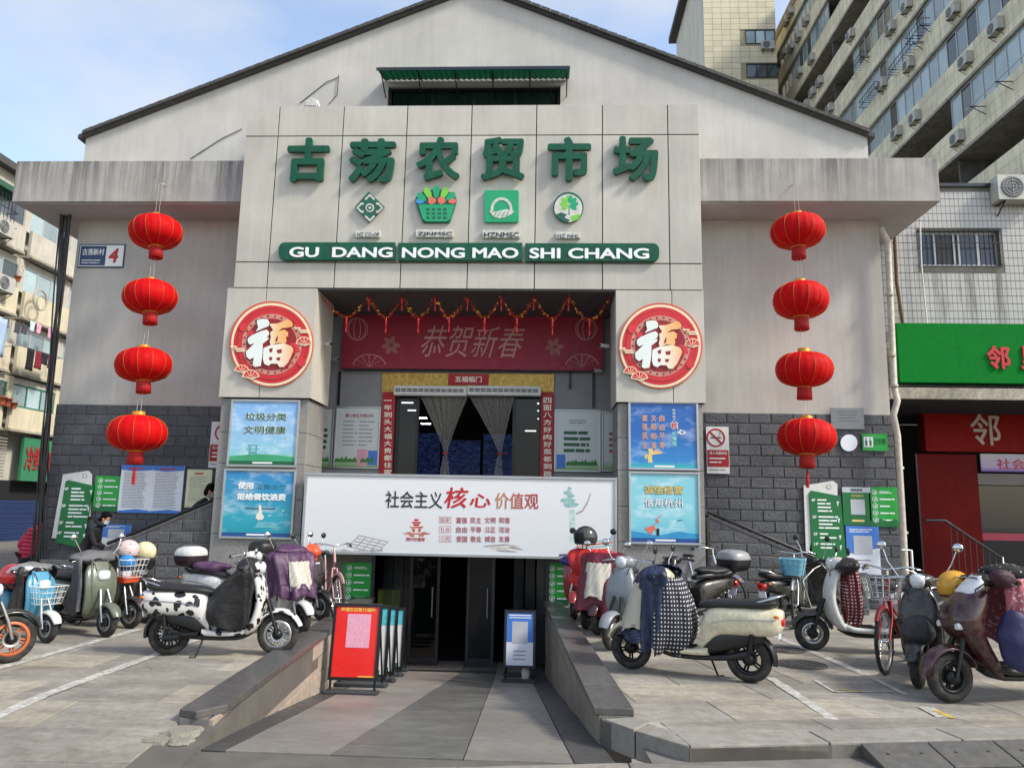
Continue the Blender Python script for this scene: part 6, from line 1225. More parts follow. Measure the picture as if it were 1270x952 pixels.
# ================================================================ LEFT APARTMENT BUILDING
XL = -22.0
ab = tag(empty('apartment_building', (XL - 2, 30, 0)), 'cream apartment building with projecting balconies at the left edge', 'apartment building'); zL = lambda py, px=30: PX(px, py, XL).z
M_ap = mat('cream_render', '#d6ccb0', .85, var=.06, stain=.12, streak=.15); M_ap2 = mat('pale_render', '#c9c4b8', .85, var=.08, stain=.15, streak=.2); M_ag = mat('green_window_frame', '#2f6b54', .5, var=.1)
YL0, YL1 = 12, 48
bandbox('main_wall', XL - 10, XL - .6, YL0, YL1, 0, 15.2, M_ap2, ab); bandbox('roof_slab', XL - 10.3, XL - .2, YL0 - .2, YL1, 15.2, 15.5, M_roof, ab)
lv = [(283, 318, M_ap2), (362, 398, M_ap), (432, 468, M_ap), (507, 537, M_ap)]; wv = [(245, 283, M_frw), (320, 362, M_frw), (400, 432, M_frw), (470, 506, M_ag)]
for i, (a, b_, m_) in enumerate(lv):
    z1, z0 = zL(a), zL(b_); 
    for (ya, yb_) in ((YL0, 29.6), (30.0, 37.5), (37.9, YL1)): bandbox('balcony_parapet', XL, XL + .14, ya, yb_, z0 + .1, z1, m_, ab); bandbox('balcony_end', XL - .599, XL - .001, yb_ - .14, yb_, z0 + .1, z1, m_, ab); bandbox('balcony_slab', XL - .6, XL + .2, ya, yb_, z0, z0 + .099, M_slabc, ab)
    for bb in range(7): b = PB(); yy = 25 + bb * 2.6; b.prism([(0, 0), (1, 0), (1, 1)], 0, .1) if False else b.box(XL - .59, XL - .1, yy, yy + .15, z0 - .18, z0 - .001); b.put('beam', M_slabc, ab)
for i, (a, b_, m_) in enumerate(wv):
    z1, z0 = zL(a), zL(b_); y = 24.0
    while y < 40:
        y1 = y + 2.75; b = PB(); xo = XL - .25 if i < 3 else XL - .1; b.box(xo, xo + .06, y, y1, z0 + .001, z0 + .07); b.box(xo, xo + .06, y, y1, z1 - .32 if i else z1 - .07, z1 - .25 if i else z1)
        for j in range(4): yy = y + (y1 - y) * j / 3; b.box(xo - .001, xo + .059, max(y, yy - .035), min(y1, yy + .035), z0 + .071, z1 - .321 if i else z1 - .071)
        wn_ = b.put('window', m_, ab)
        for j in range(3): b = PB(); b.box(xo + .02, xo + .03, y + (y1 - y) * j / 3 + .036, y + (y1 - y) * (j + 1) / 3 - .036, z0 + .071, z1 - .321 if i else z1 - .071); b.put('pane', M_pb[0 if rg.random() < .75 else 1], wn_)
        if i: bandbox('window_head', xo - .3, xo + .06, y, y1, z1 - .249, z1 - .0, M_ap2, ab)
        y = y1 + .35; bandbox('pier', xo - .3, xo + .1, y1, y, z0, z1, M_ap2 if i != 3 else M_ap, ab)
# ground floor: louvres, shop sign, dark shop
z1, z0 = zL(541, 15), zL(592, 15)
for k in range(13): z = z0 + (z1 - z0) * k / 13; b = PB(); b.box(XL - .3, XL - .1, 24, 30.4, z, z + .06); b.put('louvre_slat', mat('louvre_grey', '#8b867b', .6, dirt=.3), ab)
y0, y1 = PX(27, 570, XL).y, 34.5; t = tag(empty('cold_food_sign', (XL, y0, z0)), 'green shop sign with dark red characters at the left edge, under the apartment balconies', 'shop sign'); b = PB(); b.box(XL - .1, XL + .02, y0, y1, z0 - .1, z1 + .05); b.put('board', mat('old_sign_green', '#2f7a55', .5, var=.1), t)
me = glyphs('冷鲜肉', .01, .5); X_ = [v.co.x for v in me.vertices]; Y_ = [v.co.y for v in me.vertices]; a_, b_, c_, d_ = min(X_), max(X_), min(Y_), max(Y_)
yA, yB = PX(30, 570, XL).y, PX(30, 570, XL).y + (PX(50, 570, XL).y - PX(30, 570, XL).y) * 1.55
for v in me.vertices: v.co = (XL + .03 + .03 * (v.co.z + .5), yA + (yB - yA) * (v.co.x - a_) / (b_ - a_), zL(584, 35) + (zL(553, 35) - zL(584, 35)) * (v.co.y - c_) / (d_ - c_))
me.materials.append(M_redc); mesh_obj('lettering', me, t, -wbase(t))
bandbox('dark_shop_opening', XL - .598, XL - .5, 20, 40, 0.0, z0 - .1, M_dark, ab)
t = tag(empty('roller_shutter', (XL - .3, 29, 0)), 'dark blue roller shutter of the shop at the far left', 'shutter'); zs = zL(620, 20)
for k in range(16): b = PB(); z = zs * k / 16; b.box(XL - .4, XL - .34 + .02 * (k % 2), 24, 33.2, z + .005, z + zs / 16 - .005); b.put('slat', mat('shutter_blue', '#1c2f5c', .5, var=.1), t)
# things on the balconies
ac((XL + .25, PX(2, 290, XL + .4).y, zL(298, 3)), 'white outdoor unit on the upper left apartment balcony', PI, 1.1, 'air conditioner units on the apartment building'); ac((XL + .25, PX(2, 362, XL + .4).y, zL(366, 3)), 'white outdoor unit on the middle left apartment balcony', PI, 1.1, 'air conditioner units on the apartment building')
b = PB(); y_ = 24.
b = PB(); zc0, zc1 = zL(283, 10), zL(244, 10)
for k in range(24): b.tube([(XL + .3, 24 + k * .2, zc0), (XL + .3, 24 + k * .2, zc1)], .016, 4)
for z in (zc0, (zc0 + zc1) / 2, zc1): b.tube([(XL - .2, 24, z), (XL + .3, 24, z), (XL + .3, 28.8, z), (XL - .2, 28.8, z)], .02, 5)
t = tag(empty('window_cage', (XL, 26, zc0)), 'green topped anti theft cage on the highest left balcony', 'window cage'); b.put('bars', M_dfr, t); b = PB(); b.box(XL - .3, XL + .5, 23.9, 29, zc1 + .02, zc1 + .25); b.put('awning', mat('green_awning', '#2d5a48', .7, var=.2), t)
cl_ = [('black', '#17171a', 37, 447, .9), ('dark red', '#7a1d2c', 48, 443, .75), ('black', '#1d1d22', 55, 444, .5), ('dark crimson', '#6d1a26', 63, 453, .6)]
a, c = PX(33, 432, XL + .9), PX(70, 442, XL + .9); t = tag(empty('clothes_line', a), 'clothes drying rail in front of the lowest cream balcony', 'clothes rail'); b = PB(); b.tube([(XL + .9, a.y - .6, a.z + .05), (XL + .9, c.y + .4, a.z + .05)], .02, 5); b.tube([(XL + .9, a.y - .5, a.z + .05), (XL, a.y - .5, a.z - .1)], .02, 5); b.tube([(XL + .9, c.y + .3, a.z + .05), (XL, c.y + .3, a.z - .1)], .02, 5); b.put('rail', M_steel, t)
def cloth(y_, z_, w_, h_, col, lab, nm='garment', x_=XL + .9):
    b = MB(); b.grid(lambda u, v: (.04 * math.sin(u * 9 + v * 3) * v, (u - .5) * w_ * (1 + .15 * v), -h_ * v + .02 * math.sin(u * 7)), 10, 6); o = b.build(nm, mat('cloth_' + col.strip('#'), col, .9, var=.1), None, (x_, y_, z_), solid=.01); tag(o, lab, 'laundry', 'laundry drying on the apartment balconies')
for nm, col, px, py, h_ in cl_: p = PX(px, py, XL + .9); cloth(p.y, a.z + .05, .45, h_, col, '%s garment drying below the apartment balcony, %s' % (nm, {37: 'leftmost', 48: 'between two black ones', 55: 'the shorter black one', 63: 'rightmost'}[px]))
for i, (px, py, col, nm) in enumerate(((21, 408, '#40424a', 'dark grey'), (30, 409, '#40424a', 'small dark grey'), (40, 406, '#bcd0da', 'pale blue'), (48, 409, '#d59ab0', 'pink'), (62, 415, '#d59ab0', 'pale pink'))):
    p = PX(px, py, XL + .5); cloth(p.y, p.z + .25, .3, .42, col, nm + ' small garment pegged in front of the apartment window' + (', next to the pale blue one' if i == 3 else ''), 'garment', XL + .5)
p = PX(2, 410, XL + .9); cloth(p.y, p.z + .5, .5, 1.5, '#9fb4cc', 'long pale blue cloth hanging at the left edge of the picture')
p = PX(50, 372, XL + .6); b = MB(); b.torus((0, 0, 0), .42, .04, 'x', 20, 6); b.torus((0, .1, -.1), .3, .03, 'x', 18, 5); tag(b.build('hanging_hoop', mat('beige_mesh', '#a8a08c', .8), None, p), 'beige drying hoop hanging on the middle cream balcony', 'drying rack')
for i, (px, py, s_) in enumerate(((2, 497, 1), (9, 499, 1), (17, 503, .8), (22, 346, .7))):
    p = PX(px, py, XL + .3); t = tag(empty('potted_plant', p, s=s_), ('small terracotta pot on the middle apartment balcony' if i == 3 else ['leftmost', 'middle', 'rightmost and smallest'][i] + ' terracotta potted plant on the lowest apartment ledge'), 'potted plant', 'terracotta pots on the apartment ledges'); b = MB(); b.lathe([(.12, -.15), (.17, .13), (.19, .13), (.19, .17), (.16, .17), (.01, .12)], n=14); b.build('pot', mat('terracotta', '#a3563e', .85), t)
    b = MB(); rg2 = random.Random(i)
    for k in range(40): d = Vector((rg2.gauss(0, .15), rg2.gauss(0, .22), rg2.uniform(.1, .75))); b.tube([(0, 0, .12), d * .6, d], [.006, .004, .003], 4) if k < 8 else b.add([d, d + Vector((.03, .04, .03)), d + Vector((0, .09, .02)), d + Vector((-.03, .05, -.01))], [(0, 1, 2, 3)])
    b.build('foliage', mat('plant_green', '#4a6b3a', .7, var=.3), t)
# ================================================================ SCOOTERS
M_tyre = mat('tyre_rubber', '#1a1a1b', .8, var=.2, vs=20, obj=True, dirt=.25); M_rimb = mat('rim_black', '#222324', .4, metal=.5, var=.1); M_rims = mat('rim_silver', '#a9abac', .3, metal=.85, var=.1); M_rimo = mat('rim_orange', '#b8623a', .4, var=.1)
M_seat = mat('seat_vinyl', '#1f1f21', .45, var=.15, bump=.15, bs=300, obj=True); M_chr = mat('chrome', '#c9cbcd', .12, metal=1, var=0); M_rub = mat('grip_rubber', '#161616', .8, var=.1)
M_redl = mat('red_lens', '#b3181c', .15, var=0, coat=.5); M_clr = mat('headlight_lens', '#c9ced0', .08, var=0, coat=1); M_ambl = mat('amber_lens', '#c86a1e', .2, var=0)
def paint(n, c, r=.34, d=.32, **k): return mat(n, c, r, var=.08, coat=.25, obj=True, dirt=d, **k)
def spotmat(name, base, spot, sc, thr, rnd=1.0, rough=.35, soft=.02):
    if name in MATS: return MATS[name]
    q = NB(name); v = q.n('ShaderNodeTexVoronoi', Scale=sc, Randomness=rnd); p = q.n('ShaderNodeTexCoord').outputs['Object']; nz_ = q.n('ShaderNodeTexNoise', Scale=9.); q.l(p, nz_.inputs['Vector']); mx_ = q.mixc(.12 if rnd > .5 else 0., p, nz_.outputs['Color']); q.l(mx_, v.inputs['Vector'])
    f = q.ramp(v.outputs['Distance'], [(thr, 1.), (thr + soft, 0.)]); q.l(q.mixc(f, lin(base), lin(spot)), q.b.inputs['Base Color']); q.b.inputs['Roughness'].default_value = rough; q.b.inputs['Coat Weight'].default_value = .4 if rough < .5 else 0; MATS[name] = q.mt; return q.mt
M_cow = spotmat('cow_print_paint', '#cfcdc8', '#131314', 10.5, .40); 
def dotmat(name, base, dot, k, thr):
    q = NB(name); sx = q.n('ShaderNodeSeparateXYZ'); q.l(q.n('ShaderNodeTexCoord').outputs['Object'], sx.inputs[0]); u = q.math('ADD', sx.outputs['X'], q.math('MULTIPLY', q.math('ABSOLUTE', sx.outputs['Y']), .8)); v = sx.outputs['Z']
    a, b_ = q.math('MULTIPLY', q.math('ADD', u, v), k), q.math('MULTIPLY', q.math('SUBTRACT', u, v), k); f = q.ramp(q.math('MULTIPLY', q.math('SINE', a), q.math('SINE', b_)), [(thr, 0.), (thr + .08, 1.)])
    q.l(q.mixc(f, lin(base), lin(dot)), q.b.inputs['Base Color']); q.b.inputs['Roughness'].default_value = .85; return q.mt
M_polka = dotmat('polka_dot_cloth', '#22232b', '#c4c3c8', 72, .55); M_polr = dotmat('red_polka_cloth', '#5a1a24', '#c9b8b0', 80, .6); M_pinkf = spotmat('pink_floral_cloth', '#a8606a', '#d8b9b4', 30, .3, 1, .85); M_lace = spotmat('black_lace_cloth', '#121214', '#b5b3b0', 26, .22, 1, .85)
def cloth_m(n, c, r=.75): return mat('cloth_' + n, c, r, var=.14, vs=6, bump=1.6, bs=9, obj=True)
M_film = NB('clear_rain_film'); M_film.b.inputs['Base Color'].default_value = (.62, .6, .5, 1); M_film.b.inputs['Roughness'].default_value = .12; M_film.b.inputs['Alpha'].default_value = .62; M_film = M_film.mt
R0 = .205; WB = 1.28
def wheel(parent, x, R_=R0, tr=.052, rim=M_rims, nsp=5, name='wheel', rot=0):
    t = bpy.data.objects.new(name, None); COL.objects.link(t); t.parent = parent; t.location = (x, 0, R_); t.rotation_euler = (0, rot, 0)
    MB().torus((0, 0, 0), R_ - tr, tr, 'y', 36, 12, sx=.95).build('tyre', M_tyre, t); ri = R_ - tr * 1.75
    b = MB(); b.lathe([(ri - .018, -.04), (ri + .012, -.045), (ri + .012, .045), (ri - .018, .04), (ri - .018, -.04)], ax='y', n=32, cap=False); b.build('rim', rim, t)
    for k in range(nsp):
        a = 2 * PI * k / nsp; b = MB()
        for s_ in (-.12, .12): b.tube([(.035 * math.cos(a + s_ * 3), 0, .035 * math.sin(a + s_ * 3)), ((ri - .005) * math.cos(a + s_), 0, (ri - .005) * math.sin(a + s_))], [.014, .010], 6)
        b.build('spoke', rim, t)
    b = MB(); b.lathe([(.02, -.075), (.055, -.06), (.06, .06), (.02, .075)], ax='y', n=18); b.build('hub', M_rimb, t); b = MB(); b.lathe([(ri * .52, -.054), (ri * .52, -.048), (ri * .36, -.048), (ri * .36, -.054), (ri * .52, -.054)], ax='y', n=20, cap=False); b.build('brake_disc', M_rims, t); return t
def arc_fender(cx, cz, r, a0, a1, w_, m, name, parent, th=.03, n=14):
    b = MB(); rr = []
    for i in range(n + 1):
        a = R(a0 + (a1 - a0) * i / n); t_ = math.sin(PI * i / n) ** .4 * .35 + .65; ring = []
        for k in range(9):
            u = -1 + k / 4; ring.append((cx + (r + .035 * (1 - u * u) - .01) * math.cos(a), u * w_ * t_, cz + (r + .035 * (1 - u * u) - .01) * math.sin(a)))
        for k in range(9):
            u = 1 - k / 4; ring.append((cx + (r - .012 + .03 * (1 - u * u) - .01) * math.cos(a), u * w_ * t_ * .93, cz + (r - .012 + .03 * (1 - u * u) - .01) * math.sin(a)))
        rr.append(ring)
    b.rings(rr, 0, True, True); return b.build(name, m, parent)
def mirrors(t, x=.9, z=1.05, m=M_blackp, h=.24, round_=True, sp=.30):
    for s_ in (-1, 1):
        b = MB(); b.tube([(x, s_ * .2, z), (x + .02, s_ * (sp - .05), z + h * .55), (x - .02, s_ * sp, z + h)], .007, 6); o = b.build('mirror', M_chr, t)
        b = MB(); b.ball((x - .015, s_ * (sp + .015), z + h + .03), .02, .052, .046 if round_ else .036, 16, 8, z0=-1); b.build('mirror_glass', m, o)
def bars_(t, x=.92, z=1.03, w_=.34, m=M_blackp):
    b = MB(); b.tube([(x - .06, -w_, z + .0), (x - .02, -w_ * .55, z + .02), (x + .03, 0, z - .02), (x - .02, w_ * .55, z + .02), (x - .06, w_, z)], .013, 8); h = b.build('handlebar', m, t)
    for s_ in (-1, 1):
        b = MB(); b.tube([(x - .065, s_ * (w_ - .12), z + .008), (x - .07, s_ * (w_ + .01), z)], .02, 10); b.build('grip', M_rub, h); b = MB(); b.tube([(x + .0, s_ * (w_ - .17), z + .01), (x + .03, s_ * (w_ - .08), z - .0), (x + .0, s_ * (w_ + .02), z - .01)], .007, 5); b.build('brake_lever', M_chr, h)
    return h
def stand(t): b = MB(); b.tube([(.42, -.06, .22), (.36, -.16, .0), (.30, -.18, .005)], .012, 6); b.build('kickstand', M_black, t)
def topbox(t, mt_, mb_, x=-.34, z=.84, s=1, lens=M_redl):
    o = empty('top_box', (x, 0, z), s=s); o.parent = t
    MB().loft_z([(0, -.16, .16, .17), (.06, -.19, .19, .2), (.14, -.20, .20, .21), (.15, -.20, .20, .21)], ex=4, n=24).build('base_tray', mb_, o)
    MB().loft_z([(.152, -.205, .205, .215), (.2, -.2, .205, .21), (.25, -.17, .18, .18), (.285, -.09, .11, .11), (.29, -.02, .03, .03)], ex=3.2, n=24).build('lid', mt_, o)
    b = MB(); b.box(-.212, -.17, -.12, .12, .155, .20); b.build('reflector', lens, o, bevel=.008); b = MB(); b.tube([(.3, -.08, -.03), (-.1, -.1, -.01), (-.1, .1, -.01), (.3, .08, -.03)], .011, 6); b.build('rack_mount', M_chr, o); return o
def scooter(F_, B_, label, body, s=None, style='retro', lower=None, fender=None, rim=M_rims, nsp=5, seat=M_seat, head='round', group='scooters parked in front of the market', R_=R0, parts=()):
    f, r = PZ(*F_), (PZ(*B_) if B_[0] is not None else None)
    if r is None: a = R(B_[1]); s = s or 1; r = f - Vector((math.cos(a), math.sin(a), 0)) * WB * s
    d = f - r; s = s or min(1.0, max(.84, d.length / WB)); r = f - d.normalized() * WB * s
    t = tag(empty('scooter', r, math.atan2(d.y, d.x), s=s), label, 'scooter', group); lower = lower or M_blackp; fender = fender or body
    wf = wheel(t, WB, R_, rim=rim, nsp=nsp, name='front_wheel', rot=.3); wheel(t, 0, R_, rim=M_rimb if style != 'sport' else rim, nsp=nsp, name='rear_wheel')
    for s_ in (-1, 1): b = MB(); b.tube([(WB, s_ * .082, R_), (WB - .06, s_ * .08, R_ + .2), (WB - .15, s_ * .05, R_ + .42)], [.017, .022, .02], 8); b.build('front_fork', M_rimb if style != 'plain' else M_rims, t)
    arc_fender(WB, R_, R_ + .035, 20 if style != 'sport' else 5, 165, .085, fender, 'front_fender', t)
    if style == 'sport':
        MB().loft_z([(.22, .80, .90, .10), (.34, .86, 1.02, .16), (.52, .95, 1.17, .17), (.66, .98, 1.28, .19), (.80, .93, 1.24, .18), (.92, .88, 1.12, .15), (.99, .86, 1.02, .10)], ex=2.4, n=24).build('leg_shield', body, t)
        MB().loft_z([(.905, .98, 1.13, .11), (.95, .96, 1.09, .12), (1.02, .93, 1.01, .10), (1.07, .91, .97, .06)], ex=3, n=18).build('windscreen', M_clr, t)
        for s_ in (-1, 1): b = MB(); b.loft_x([(1.08, .66, .72, .03), (1.17, .62, .72, .05), (1.27, .62, .67, .02)], n=12, y=s_ * .11); b.build('headlight', M_clr, t)
        bars_(t, .9, 1.03, .34); MB().loft_x([(.82, .97, 1.06, .08), (.9, .96, 1.09, .12), (.99, .96, 1.05, .08)], n=16).build('handlebar_cowl', lower, t)
        MB().loft_x([(-.42, .70, .76, .03), (-.3, .60, .79, .10), (-.1, .46, .76, .16), (.15, .36, .74, .17), (.4, .30, .70, .15), (.5, .28, .6, .13)], ex=2.6, n=20).build('rear_body', body, t)
    elif style == 'plain':
        MB().loft_z([(.24, .90, .96, .13), (.34, .96, 1.03, .20), (.55, 1.01, 1.09, .225), (.75, .99, 1.08, .23), (.88, .95, 1.04, .21), (.96, .92, 1.0, .15)], ex=3.6, n=28).build('leg_shield', body, t); MB().loft_z([(.36, .98, 1.05, .10), (.55, 1.02, 1.115, .15), (.75, 1.0, 1.11, .17), (.92, .95, 1.05, .15), (1.02, .91, .99, .11)], ex=3.4, n=24).build('front_panel', body, t)
        bars_(t, .88, 1.02, .33); MB().loft_x([(.82, .96, 1.05, .08), (.90, .95, 1.08, .13), (1.0, .96, 1.05, .09)], n=16).build('handlebar_cowl', M_blackp, t)
        b = MB(); b.loft_x([(1.04, .76, .88, .08), (1.115, .75, .89, .09), (1.14, .78, .86, .05)], n=14, ex=3); b.build('headlight', M_clr, t)
        MB().loft_x([(-.30, .66, .72, .05), (-.2, .56, .74, .12), (0, .50, .74, .15), (.25, .40, .72, .15), (.42, .32, .68, .14), (.48, .3, .6, .12)], ex=3.2, n=20).build('rear_body', body, t)
    else:
        MB().loft_z([(.26, .86, .96, .12), (.32, .90, 1.04, .18), (.45, .96, 1.09, .205), (.6, 1.0, 1.12, .21), (.75, .99, 1.11, .20), (.88, .95, 1.08, .16), (.97, .90, 1.04, .11), (1.02, .88, 1.0, .08)], ex=2.6, n=24).build('leg_shield', body, t)
        bars_(t, .9, 1.05, .34, M_chr); MB().loft_x([(.80, .99, 1.05, .09), (.88, .97, 1.11, .15), (.98, .96, 1.12, .13), (1.06, .99, 1.08, .06)], n=18).build('handlebar_cowl', body, t)
        b = MB(); b.ball((1.04, 0, 1.04), .045, .075, .075, 18, 9); b.build('headlight', M_clr, t); b = MB(); b.torus((1.03, 0, 1.04), .076, .01, 'x', 20, 6); b.build('headlight_ring', M_chr, t)
        MB().loft_x([(-.36, .58, .74, .06), (-.30, .50, .76, .12), (-.12, .47, .77, .165), (.1, .46, .77, .175), (.28, .44, .76, .17), (.40, .34, .72, .155), (.48, .28, .60, .12)], ex=2.9, n=28, k=4).build('rear_body', body, t)
        MB().loft_x([(-.16, .40, .54, .09), (.1, .33, .55, .12), (.35, .26, .50, .13), (.44, .25, .4, .1)], ex=3, n=16).build('underbody', M_blackp, t)
        for s_ in (-1, 1): b = MB(); b.tube([(-.30, s_ * .13, .655), (-.1, s_ * .172, .65), (.15, s_ * .18, .635), (.34, s_ * .168, .59)], .006, 5); b.build('body_trim', M_chr, t)
    MB().loft_x([(.40, .24, .33, .14), (.55, .235, .305, .16), (.8, .24, .31, .165), (.93, .27, .36, .14)], ex=4, n=16).build('floorboard', body if style == 'retro' else lower, t); MB().loft_x([(.0, .24, .34, .07), (.3, .19, .26, .09), (.8, .18, .24, .09), (.98, .25, .33, .06)], ex=3, n=12).build('chassis', M_blackp, t)
    zs = .76
    MB().loft_x([(-.30, zs + .03, zs + .09, .09), (-.2, zs - .01, zs + .10, .14), (0, zs - .02, zs + .08, .15), (.2, zs - .03, zs + .07, .145), (.38, zs - .04, zs + .05, .12), (.5, zs - .05, zs + .01, .06)], ex=2.8, n=20).build('seat', seat, t)
    b = MB(); b.loft_x([(-.37, .60, .67, .05), (-.345, .58, .69, .085), (-.30, .59, .69, .08)], n=14, ex=3); b.build('tail_light', M_redl, t)
    b = MB(); b.tube([(0, -.1, .235), (.12, -.11, .25), (.36, -.09, .26)], [.03, .03, .035], 8); b.build('swingarm', M_rimb, t)
    for s_ in (-1, 1): b = MB(); b.tube([(-.02, s_ * .12, .26), (-.06, s_ * .12, .56)], .013, 6); b.tube([(-.03, s_ * .12, .32), (-.055, s_ * .12, .5)], .026, 8); b.build('shock_absorber', M_rimb, t)
    arc_fender(0, R_, R_ + .03, 60, 190, .065, M_blackp, 'rear_fender', t); b = MB(); b.hexa([(-.31, -.07, .46), (-.30, -.07, .46), (-.30, .07, .46), (-.31, .07, .46), (-.33, -.07, .56), (-.32, -.07, .56), (-.32, .07, .56), (-.33, .07, .56)]); b.build('number_plate', M_paper, t)
    b = MB(); b.tube([(-.12, -.13, zs + .06), (-.3, -.12, zs + .12), (-.38, 0, zs + .14), (-.3, .12, zs + .12), (-.12, .13, zs + .06)], .011, 7); b.build('grab_rail', M_chr, t)
    for s_ in (-1, 1):
        b = MB(); b.tube([(.93, s_ * .1, 1.02), (1.06, s_ * .12, .96), (1.07, s_ * .06, .80)], .006, 5); b.build('brake_cable', M_rub, t)
        b = MB(); b.ball((-.31, s_ * .15, .69), .03, .02, .018, 10, 6); b.build('turn_signal', M_ambl, t)
    b = MB(); b.box(.56, .86, -.12, .12, .308, .316); b.build('floor_mat', M_rub, t); b = MB(); b.tube([(-.03, -.15, .22), (.16, -.15, .23)], [.045, .035], 10); b.build('motor_cover', M_rimb, t)
    stand(t)
    for p in parts: p(t)
    return t
def drape(name, m, prof, a0, a1, fold=.05, nf=7, cx=.95, seed=0, nz_=22, na=64, ph=0, solid=.006):
    """cloth hanging round the steering column. prof: (z, back, front, halfwidth)"""
    def f(t):
        P_ = catmull([list(p) for p in prof], 6); rg_ = random.Random(seed); w1, w2 = rg_.uniform(0, 6), rg_.uniform(0, 6); b = MB(); n = len(P_) - 1
        def fn(u, v):
            i = min(int(v * n), n - 1); q = v * n - i; z, x0, x1, w_ = [a + (c - a) * q for a, c in zip(P_[i], P_[i + 1])]; a = R(a0 + (a1 - a0) * u); k = fold * v ** .8 * (math.sin(a * nf + w1 + v * 1.5) + .5 * math.sin(a * nf * 1.9 + w2 - v * 2)) + .007 * math.sin(a * 17 + v * 9 + w1) * math.sin(v * 14 + a * 4 + w2)
            rx_ = (x1 - cx) if math.cos(a) > 0 else (cx - x0); e = .85
            return (cx + (rx_ + k) * abs(math.cos(a)) ** e * (1 if math.cos(a) > 0 else -1), (w_ + k) * abs(math.sin(a)) ** e * (1 if math.sin(a) > 0 else -1), z + .012 * math.sin(a * 5 + w1) * v * 3 * (1 if v > .9 else .4) + .006 * math.sin(a * 23 + v * 17 + w2))
        b.grid(fn, na, nz_); b.build(name, m, t, solid=solid)
    return f
def lumpy(name, m, c, r_, seed=0, amp=.18, loc=None):
    def f(t):
        rg_ = random.Random(seed); ph = [rg_.uniform(0, 6) for _ in range(6)]; b = MB()
        def fn(p):
            d = p - Vector(c); q = 1 + amp * (math.sin(d.x * 22 + ph[0]) * math.sin(d.y * 19 + ph[1]) + .6 * math.sin(d.z * 31 + ph[2] + d.x * 12) + .35 * math.sin(d.x * 47 + d.y * 39 + ph[3]) * math.sin(d.y * 53 - d.z * 60 + ph[4])); return Vector(c) + d * q
        b.ball(c, *r_, 28, 18, z0=-.999, fn=fn); b.build(name, m, t)
    return f
QUILT = lambda n, m, seed=1: drape(n, m, [(1.08, .82, .98, .26), (1.0, .76, 1.05, .30), (.82, .68, 1.04, .27), (.6, .58, 1.05, .25), (.42, .52, 1.02, .24), (.30, .50, 1.0, .23)], 60, 300, .025, 6, .9, seed)
CAPE = lambda n, m, seed=2, z=.36, fx=1.40, hw=.36: drape(n, m, [(1.12, .85, 1.02, .22), (1.06, .80, 1.10, .36), (.9, .82, 1.18, .34), (.7, .84, fx - .12, hw - .02), (z + .15, .84, fx - .03, hw), (z, .84, fx, hw + .01)], -125, 125, .045, 7, .95, seed)
def basket_part(x, z, m, s=1, y=0, name='basket'):
    def f(t):
        b = MB(); w0, w1, l0, l1, h = .11, .15, .10, .14, .19
        for k in range(4): u = k / 3; w_, l_ = (w0 + (w1 - w0) * u) * s, (l0 + (l1 - l0) * u) * s; zz = z + h * u * s; b.tube([(x - l_, y - w_, zz), (x + l_, y - w_, zz), (x + l_, y + w_, zz), (x - l_, y + w_, zz), (x - l_, y - w_, zz)], .005 if k < 3 else .008, 5)
        for k in range(6):
            v = -1 + 2 * k / 5
            for sgn in (-1, 1): b.tube([(x + l0 * s * v, y + sgn * w0 * s, z), (x + l1 * s * v, y + sgn * w1 * s, z + h * s)], .004, 4); b.tube([(x + sgn * l0 * s, y + w0 * s * v, z), (x + sgn * l1 * s, y + w1 * s * v, z + h * s)], .004, 4)
            b.tube([(x - l0 * s, y + w0 * s * v, z), (x + l0 * s, y + w0 * s * v, z)], .004, 4)
        b.build(name, m, t)
    return f
def mir(m=M_blackp, **k): return lambda t: mirrors(t, m=m, **k)
def box_(mt_, mb_, **k): return lambda t: topbox(t, mt_, mb_, **k)
def helmet(pos, m, label, s=1, visor=True, rz=0, grp='helmets left on scooters'):
    t = tag(empty('helmet', pos, rz, s=s), label, 'helmet', grp); b = MB(); b.ball((0, 0, .0), .135, .115, .125, 24, 12, z0=-.55 if visor else -.8); b.build('shell', m, t); b = MB(); b.torus((0, 0, -.068), .105, .012, 'z', 24, 6, sx=1); b.build('rim_trim', M_black, t)
    if visor: b = MB(); b.grid(lambda u, v: (.142 * math.cos(R(-65 + 130 * u)) * (1 - .12 * v * v), .122 * math.sin(R(-65 + 130 * u)), .055 - .13 * v), 14, 6); b.build('visor', mat('smoked_visor', '#1b1d20', .08, var=0, alpha=.8), t)
    b = MB(); b.tube([(0, .1, -.06), (.02, .06, -.13), (.02, -.06, -.13), (0, -.1, -.06)], .006, 5); b.build('chin_strap', M_black, t); return t
def at(t, x, y, z): return t.matrix_basis @ Vector((x, y, z)) if False else Matrix.Translation(t.location) @ Matrix.Rotation(t.rotation_euler.z, 4, 'Z') @ Matrix.Scale(t.scale[0], 4) @ Vector((x, y, z))

C_cream = paint('cream_paint', '#d3cbae'); C_wht = paint('white_body_paint', '#cbccc8'); C_olive = paint('grey_green_paint', '#5d6556'); C_cyan = paint('cyan_paint', '#3f8eae'); C_sil = paint('silver_grey_paint', '#7f868d', metal=.0); C_blk = paint('gloss_black_paint', '#1a1b1d', d=.3); C_mar = paint('maroon_paint', '#35101a', .22); C_red = paint('red_body_paint', '#8e1f26'); C_pink = paint('pink_paint', '#c98f92'); C_org = paint('orange_bronze_paint', '#b8643a')
